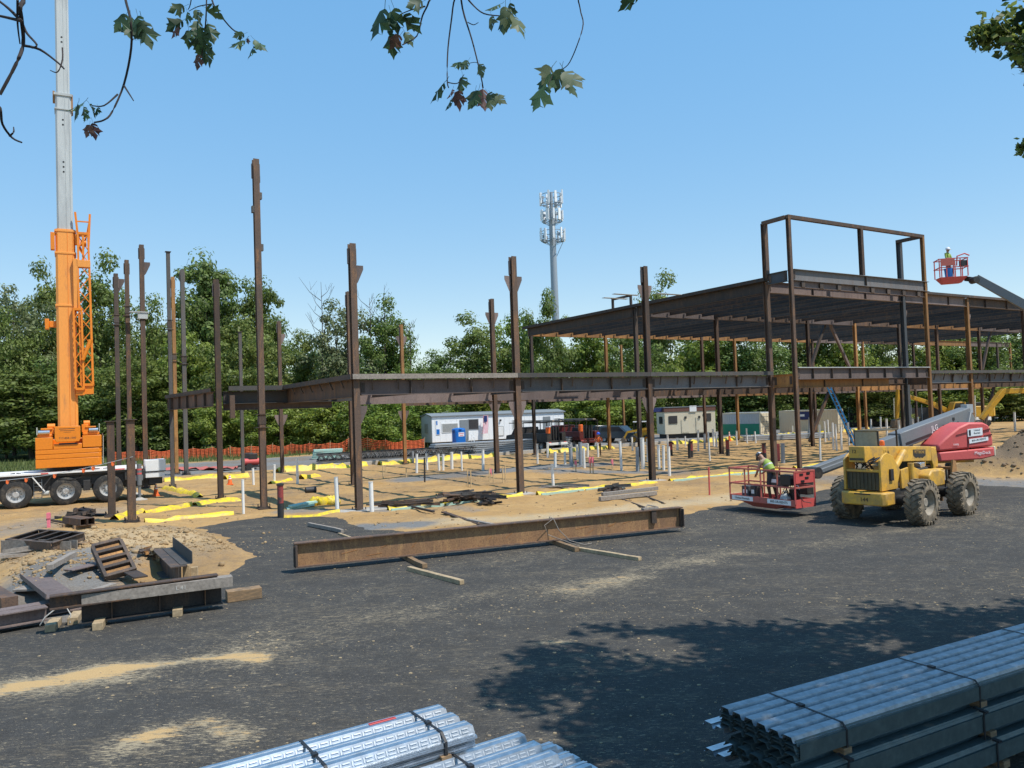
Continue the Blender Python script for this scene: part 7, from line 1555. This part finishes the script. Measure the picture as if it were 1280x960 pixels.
bundle_r(.0, -.08, .46, 13, 'middle strapped bundle of deck sheets in the shaded stack at lower right', False)
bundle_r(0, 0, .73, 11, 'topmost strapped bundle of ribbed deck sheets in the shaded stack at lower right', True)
d = Matrix.Rotation(da, 3, 'Z'); 
for k in range(4):
    o = Vector((sA.x, sA.y, 0))+d@Vector((.6+k*2, -.5, 0)); solo('timber_baulk', MB().b2((-.06, -.62, 0), (.06, .55, .105)), 'timber', 'timber baulk on the ground under the shaded deck stack, %s' % ['at its near left end', 'second from the left end', 'third from the left end', 'beyond the right edge'][k], 'timber', o, da, 'timber baulks under the deck stack')
for x, y, z in ((-.06, -.12, .69), (-.04, -.10, .42)): 
    o = Vector((sA.x, sA.y, 0))+d@Vector((x, y, 0)); q = obj('deck_offcut', sheet_mesh(.5, 2, .152, .092, .04, .018, 'deck_offcut', 'galv_deck')); q.location = (o.x, o.y, z); q.rotation_euler = (0, 0, da+.02); props(q, 'bright short deck sheet end poking out of the shaded stack, %s one' % ('upper' if z > .6 else 'lower'), 'metal sheet', 'short deck ends')
# left stack, three wide ribs, embossed webs
lA, lB = G(545, 878, .60), G(236, 960, .60); dl_ = math.atan2(lB.y-lA.y, lB.x-lA.x); LL = 5.0
PIT, RW, HG, SLP = .285, .125, .075, .045
rib3 = sheet_mesh(LL, 3, PIT, RW, HG, SLP, 'deck_sheet', 'galv_deck')
M['galv_sunlit'] = mat('galv_sunlit', (.74, .77, .79), .34, .85, dirt=(.55, .58, .60), amt=(.45, .7), scale=14, var=.12)  # brighter copy of the deck metal, sun on the embossing put into colour
def emboss(t, z, ybase, sheets, ribs=3, x1=LL):
    b = MB()
    for k in range(ribs):
        c = ybase+PIT*(k+.5)
        for i in range(int(x1/.115)):
            x = .06+i*.115
            for z_ in (.28, .68):
                y = c+RW/2+SLP*(1-z_); b.bar((x, y+.003, z+HG*z_+.002), (x+.07, y+.003, z+HG*z_+.002), .012, .006, (0, HG, SLP))
            b.bar((x+.09, c+RW/2+SLP*.78, z+HG*.22), (x+.09, c+RW/2+SLP*.22, z+HG*.78), .010, .008, (0, HG, SLP))
        b.bar((0.01, c-.02, z+HG+.001), (x1-.01, c-.02, z+HG+.001), .012, .008); 
    return props(obj('embossing', b.mesh('embossing', 'galv_sunlit', False), t), kind='stuff')
def bundle_l(o, z, n, lab, L0=0, jog=.02):
    t = thing('deck_bundle', lab, 'metal sheets', (o.x, o.y, z), dl_, 'strapped deck bundles at lower left'); r = random.Random(int(o.x*50)); st_ = .016
    for k in range(n):
        s = obj('deck_sheet', rib3, t); s.location = (L0+r.uniform(-jog, jog), r.uniform(-.006, .006), k*st_)
    emboss(t, (n-1)*st_, 0, n); return t, (n-1)*st_
o = Vector((lA.x, lA.y, 0)); tb, zt_ = bundle_l(o, .42, 8, 'sunlit strapped bundle of shiny three ribbed deck sheets at lower left')
for xx in (.35, 1.55, 2.9): strap(tb, xx, [(-.01, -.06)]+[(-.01, zt_+.02)]+[(PIT*(i+.5)+e*RW*.48, zt_+HG+.006) for i in range(3) for e in (-1, 1)]+[(PIT*3+.012, zt_+.01), (PIT*3+.012, -.1)], .03)
for xx in (.35, 1.55, 2.9, 4.2): part('dunnage', MB().b2((xx-.05, -.02, -.13), (xx+.06, PIT*3+.03, -.008)), 'timber', tb)
part('red_tag', MB().b2((.55, PIT*.5-RW*.3, zt_+HG+.002), (.85, PIT*.5+RW*.1, zt_+HG+.005)), 'red', tb)
tb2, z2 = bundle_l(o+Matrix.Rotation(dl_, 3, 'Z')@Vector((.15, .05, 0)), .12, 9, 'lower bundle of deck sheets directly under the sunlit strapped bundle at lower left')
for xx in (.5, 2., 3.5): part('dunnage', MB().b2((xx-.05, -.02, -.11), (xx+.06, PIT*3+.03, -.008)), 'timber', tb2)
o2 = G(640, 917, .34); o2 = Vector((o2.x, o2.y, 0)); tb3, z3 = bundle_l(o2, .18, 9, 'third bundle of shiny deck sheets at the bottom edge, right of the strapped one', 0, .05)
for xx in (.5, 2.): part('dunnage', MB().b2((xx-.05, -.02, -.17), (xx+.06, PIT*3+.03, -.008)), 'timber', tb3)
strap(tb3, .8, [(-.01, -.06)]+[(-.01, z3+.02)]+[(PIT*(i+.5)+e*RW*.48, z3+HG+.006) for i in range(3) for e in (-1, 1)]+[(PIT*3+.012, z3+.01), (PIT*3+.012, -.1)], .03)
o3 = G(683, 925, .30); tb4, z4 = bundle_l(Vector((o3.x, o3.y, 0)), .10, 10, 'fourth bundle of deck sheets with staggered bright rib ends at the bottom edge', 0, .07)
for xx in (.5, 2.): part('dunnage', MB().b2((xx-.05, -.02, -.09), (xx+.06, PIT*3+.03, -.008)), 'timber', tb4)

# ================================================================== MAPLES NEAR THE CAMERA
def maple_leaf(seed, m):
    r = random.Random(seed)
    half = [(0, -.5), (.14, -.47), (.30, -.38), (.36, -.24), (.40, -.10), (.60, .12), (.44, .13), (.33, .19), (.35, .36), (.22, .34), (.17, .44), (.10, .52), (.0, .70)]
    P = [(x*r.uniform(.85, 1.1), y) for x, y in half]+[(-x*r.uniform(.85, 1.1), y) for x, y in half[-2:0:-1]]
    b = MB(); cv = r.uniform(.3, .9); cl = r.uniform(-.3, .6)
    def z(x, y): return -cv*abs(x)**1.3*.55-cl*(y+.5)**2*.35+.05*math.sin(9*x+seed)
    V = [(x, y+.5, z(x, y)) for x, y in P]; c = [(0, .15, z(0, -.35)), (0, .5, z(0, 0)), (0, .85, z(0, .35))]
    n = len(V); b.add(V+c, [(i, (i+1) % n, n+(0 if min(i, n-i) < 4 else 1 if min(i, n-i) < 9 else 2)) for i in range(n)]+[(4, n, n+1), (n-4, n+1, n), (9, n+1, n+2), (n-9, n+2, n+1)])
    b.tube([(0, 0, z(0, -.5)), (0, -.18, .03), (0, -.36, .09)], .011, 4)
    return b.mesh('leaf', m)
LEAVES = [maple_leaf(i, m) for i, m in enumerate(['leaf_maple']*5+['leaf_maple_pale']*2+['leaf_red']*2)]
tA = thing('maple_tree', 'maple tree overhead whose thin twigs with lobed leaves hang into the top of the picture', 'tree', (-2.2, -3.2, 0), 0); oA = Vector((-2.2, -3.2, 0))
part('trunk', MB().tube([(0, 0, -.2), (.05, .1, 2), (-.05, .2, 4.5), (.1, .3, 7), (.1, .2, 10)], .24, 10, r1=.06), 'bark', tA)
cm, cen = tree_mesh(900, 12, 7, 7.2, 'leaf_maple', 40, 110, .16, 1.1); o = obj('crown', cm, tA); o['kind'] = 'stuff'; o.location = (0, -.8, 0)
def twig(paths, leaves, Y, seed, thick=.012, root=None):
    """paths: pixel polylines; leaves: (px, py, size m, kind, hang angle)"""
    r = random.Random(seed); b = MB(); W_all = []
    for k, (pp, th) in enumerate(paths):
        pts = [AT(x, y, Y+.05*math.sin(i*1.7+seed+k))-oA for i, (x, y) in enumerate(pp)]
        if k == 0 and root is not None:
            s = pts[0]; pts = [Vector(root), Vector(root).lerp(s, .45)+Vector((0, 0, .75)), s+Vector((.0, -.35, .5))]+pts
        # smooth
        q = []
        for i in range(len(pts)-1):
            p0, p1, p2, p3 = pts[max(i-1, 0)], pts[i], pts[i+1], pts[min(i+2, len(pts)-1)]
            for j in range(4):
                t = j/4; q.append(.5*((2*p1)+(p2-p0)*t+(2*p0-5*p1+4*p2-p3)*t*t+(3*p1-p0-3*p2+p3)*t**3))
        q.append(pts[-1]); b.tube(q, thick*th*.5, 6, r1=thick*th*.26)
    br = part('branch', b, 'twig', tA)
    for px, py, s, kind, ang in leaves:
        p = AT(px, py, Y+r.uniform(-.1, .1))-oA; ms = {'g': LEAVES[:5], 'p': LEAVES[5:7], 'r': LEAVES[7:]}[kind]
        o = obj('leaf', r.choice(ms), br); o.location = p; sc = s*.74*r.uniform(.85, 1.12); o.scale = (sc*.92, sc, sc)
        # y of the leaf points along its hang direction in the picture plane, tilted to camera at random
        d = (vr*math.sin(ang)-vu*math.cos(ang)); tw = r.uniform(-1.0, 1.0); nrm = (-vb*-1); nrm = (vb*math.cos(tw)+d.cross(vb)*math.sin(tw)); nrm = (nrm+d*r.uniform(-.5, .5)).normalized(); y = (d-nrm*d.dot(nrm)).normalized(); x = y.cross(nrm)
        o.rotation_euler = Matrix((x, y, nrm)).transposed().to_euler()
    return br
# (leaf anchor px, py = stem end; angle: 0 hangs straight down, + leans right)
twig([([(152, -30), (157, 0), (163, 25), (164, 60), (155, 105), (140, 140), (130, 150), (118, 153)], 1.0), ([(155, 107), (162, 118), (167, 126)], .6), ([(147, 118), (130, 132), (115, 132)], .6)],
     [(158, 18, .115, 'g', -.5), (164, 22, .12, 'g', .5), (178, 26, .13, 'g', .35), (160, 30, .10, 'g', -.1), (170, 30, .1, 'g', .1), (172, 20, .10, 'g', .2), (105, 128, .09, 'g', -.9), (112, 130, .08, 'g', .1), (98, 130, .08, 'g', -.4), (122, 134, .05, 'g', .1), (116, 154, .075, 'r', .1), (112, 156, .06, 'r', -.3), (105, 134, .07, 'g', .3), (108, 140, .06, 'g', -.1)], 3.2, 1, .013, (0, .2, 6.5))
twig([([(262, -30), (265, 0), (275, 18), (290, 36), (305, 46)], .9), ([(258, -30), (258, 10), (256, 40), (252, 70)], .7), ([(242, -20), (238, 5), (235, 12)], .5), ([(265, 5), (248, 8), (236, 14)], .5)],
     [(230, 8, .10, 'g', -1.1), (228, 26, .11, 'g', -1.0), (234, 15, .07, 'g', -.2), (245, 12, .07, 'p', .3), (258, 10, .10, 'g', .8), (248, 26, .10, 'g', -.2), (252, 34, .11, 'g', -.1), (260, 30, .10, 'g', .3), (250, 44, .10, 'g', -.15), (256, 50, .11, 'g', .0), (258, 56, .12, 'g', .15), (236, 38, .09, 'g', -.2), (244, 36, .07, 'g', -.5), (248, 68, .07, 'r', -.2), (223, 34, .06, 'r', -.6), (305, 42, .06, 'g', -1.2), (306, 50, .085, 'g', -.9), (318, 50, .075, 'g', .9), (316, 58, .09, 'g', .1), (310, 48, .03, 'r', .2)], 3.3, 2, .011, (0, .2, 6.8))
twig([([(24, -30), (25, 10), (27, 25), (29, 55), (20, 80), (0, 118)], 1.6), ([(28, 28), (10, 10), (-10, -5)], 1.), ([(26, 26), (0, 20), (-15, 18)], .9), ([(30, 57), (50, 62), (72, 78), (80, 86)], .8), ([(28, 30), (34, 42), (46, 56), (40, 60)], .8), ([(78, 60), (78, 75), (72, 90), (63, 88)], .5), ([(-10, 130), (0, 135), (3, 155), (15, 172), (27, 178)], .9), ([(12, 170), (17, 165), (17, 159)], .6), ([(22, 0), (22, 30), (25, 55)], .7)], [], 3.0, 3, .014, (0, .2, 6.2))
twig([([(541, -30), (536, 2), (528, 20), (521, 45), (503, 56)], .9), ([(531, 8), (515, 12), (500, 18)], .6)],
     [(528, 2, .09, 'g', -1.0), (480, 10, .14, 'g', -.55), (492, 10, .13, 'g', .0), (485, 22, .08, 'g', .0), (505, 18, .12, 'g', .4), (490, 42, .13, 'g', -.05), (500, 44, .09, 'r', -.6), (506, 40, .09, 'p', .7), (488, 14, .10, 'g', .25)], 3.1, 4, .011, (.2, .2, 6.6))
twig([([(568, -30), (566, 10), (560, 60), (559, 100), (561, 110)], .9), ([(574, -30), (578, 10), (590, 50), (600, 90), (604, 110)], .9), ([(580, -8), (590, 5), (605, 17), (628, 20)], .8), ([(585, 28), (592, 31), (598, 28)], .5), ([(560, 103), (572, 104), (580, 93)], .5), ([(583, 80), (595, 78), (604, 84)], .3)],
     [(556, 104, .11, 'g', -1.0), (578, 96, .09, 'g', .1), (585, 76, .07, 'g', -.6), (578, 78, .07, 'g', -1.1), (600, 80, .08, 'p', .3), (566, 112, .07, 'r', .0), (574, 113, .09, 'r', .15), (564, 125, .07, 'g', -.2), (603, 112, .13, 'r', .05), (598, 113, .11, 'g', -.5), (594, 114, .10, 'g', -.2), (610, 116, .08, 'p', .6), (616, 118, .08, 'p', .9), (612, 124, .07, 'p', .2), (625, 6, .08, 'g', -.8), (632, 8, .12, 'p', .1), (630, 18, .11, 'g', .1), (640, 18, .12, 'p', .5), (614, 20, .08, 'p', .0), (638, 4, .09, 'g', -.1)], 3.2, 5, .010, (.2, .3, 6.9))
twig([([(722, -30), (725, 10), (729, 30), (722, 55), (712, 78), (704, 86)], .8), ([(704, 86), (692, 92), (684, 112)], .5)],
     [(690, 84, .13, 'p', -.7), (688, 92, .11, 'g', -.3), (682, 108, .13, 'g', -.35), (702, 86, .12, 'p', -.3), (706, 88, .13, 'p', .5), (708, 98, .11, 'g', .4)], 3.1, 6, .009, (.3, .3, 6.9))
twig([([(800, -40), (796, -8)], .6)], [(798, -6, .12, 'g', -.7)], 3.1, 7, .008, (.3, .3, 7.1))
# the maple at the right, shading the yard
tB = thing('maple_tree', 'large maple tree beyond the right edge shading the asphalt and the deck stack', 'tree', (15.2, 6.0, 0), 0); oB = Vector((15.2, 6.0, 0))
part('trunk', MB().tube([(0, 0, -.2), (-.1, .2, 3), (-.4, .6, 6), (-.9, 1.4, 9), (-1.2, 2, 13)], .36, 12, r1=.12), 'bark', tB)
def maple_crown(n, seed):
    r = np.random.default_rng(seed); V = []; k = 0
    while k < n:
        p = np.array([r.uniform(5.0, 20.5), r.uniform(1.6, 12.2), 0]); thick_ = k > n*.72
        if thick_: p[0], p[1] = r.uniform(5.6, 13), r.uniform(3.4, 8.8)
        e = ((p[0]-13)/8.2)**2+((p[1]-6.9)/5.2)**2
        if e > 1: continue
        if fbm(np.array([p[0]]), np.array([p[1]]), .55, 301)[0] < .22+.30*e and not thick_: continue
        zmin = max(8.0, 3.8+.56*p[1]+.0*p[0]) if p[0] < .70*p[1] else 7.6
        if p[0] < .70*p[1]: zmin += .25
        rc = r.uniform(.45, .8); p[2] = zmin+rc+r.random()**1.5*3.2*(1-e*.6); m = int(r.uniform(50, 80)); k += m
        d = r.normal(size=(m, 3)); d /= np.linalg.norm(d, axis=1)[:, None]; q = p+d*r.random((m, 1))**.5*rc*np.array([1.2, 1.2, .55])
        nr = r.normal(size=(m, 3))*.55+np.array([0, 0, .8]); nr /= np.linalg.norm(nr, axis=1)[:, None]; t = np.cross(nr, r.normal(size=(m, 3))); t /= np.linalg.norm(t, axis=1)[:, None]; bb = np.cross(nr, t); s = .17*r.uniform(.7, 1.25, (m, 1))
        V.append(np.stack([q-t*s*.6, q-bb*s*.5+t*s*.1, q+t*s*.75, q+bb*s*.5+t*s*.1], 1).reshape(-1, 3))
    v = np.concatenate(V)-np.array(oB); return mesh_np('crown', v, np.arange(len(v)).reshape(-1, 4), 'leaf_maple')
o = obj('crown', maple_crown(38000, 41), tB); o['kind'] = 'stuff'
b = MB(); r_ = random.Random(12)
for k in range(16):
    s = Vector((-.3, .5, 5.5+k*.35)); e = Vector((r_.uniform(-4.5, 4), r_.uniform(-2.5, 3.5), r_.uniform(7.8, 10.5))); b.tube([s, s.lerp(e, .5)+Vector((0, 0, .4)), e], .09, 6, r1=.02)
part('limbs', b, 'bark', tB)
# the leafy spray of it that reaches into the picture
def spray(pp, n, spread, seed, Y):
    r = np.random.default_rng(seed); V = []; pts = [AT(x, y, Y) for x, y in pp]; b = MB(); b.tube([p-oB for p in pts], .02, 5, r1=.006); br = part('branch', b, 'twig', tB)
    for i in range(n):
        f = r.random()**.8*(len(pts)-1); j = min(int(f), len(pts)-2); p = pts[j].lerp(pts[j+1], f-j)+Vector(r.normal(size=3))*spread*(.35+.65*(1-f/(len(pts)-1)))*Vector((1, 1, .6)).length/1.5
        q = np.array(p-oB); nr = r.normal(size=3)*.7+np.array([.3, -.5, .5]); nr /= np.linalg.norm(nr); t = np.cross(nr, r.normal(size=3)); t /= np.linalg.norm(t); bb = np.cross(nr, t); s = .075*r.uniform(.6, 1.4)
        V += [q-t*s*.6, q-bb*s*.45, q+t*s*.75, q+bb*s*.45]
    v = np.array(V); o = obj('foliage', mesh_np('foliage', v, np.arange(len(v)).reshape(-1, 4), 'leaf_mid'), br); o['kind'] = 'stuff'
spray([(1330, 35), (1290, 30), (1250, 38), (1222, 48)], 950, .20, 5, 11.0); spray([(1340, 60), (1300, 58), (1275, 60)], 420, .2, 6, 10.6); spray([(1330, 180), (1295, 182), (1276, 186)], 200, .12, 7, 10.5); spray([(1310, 85), (1290, 86), (1280, 88)], 50, .06, 8, 10.5)
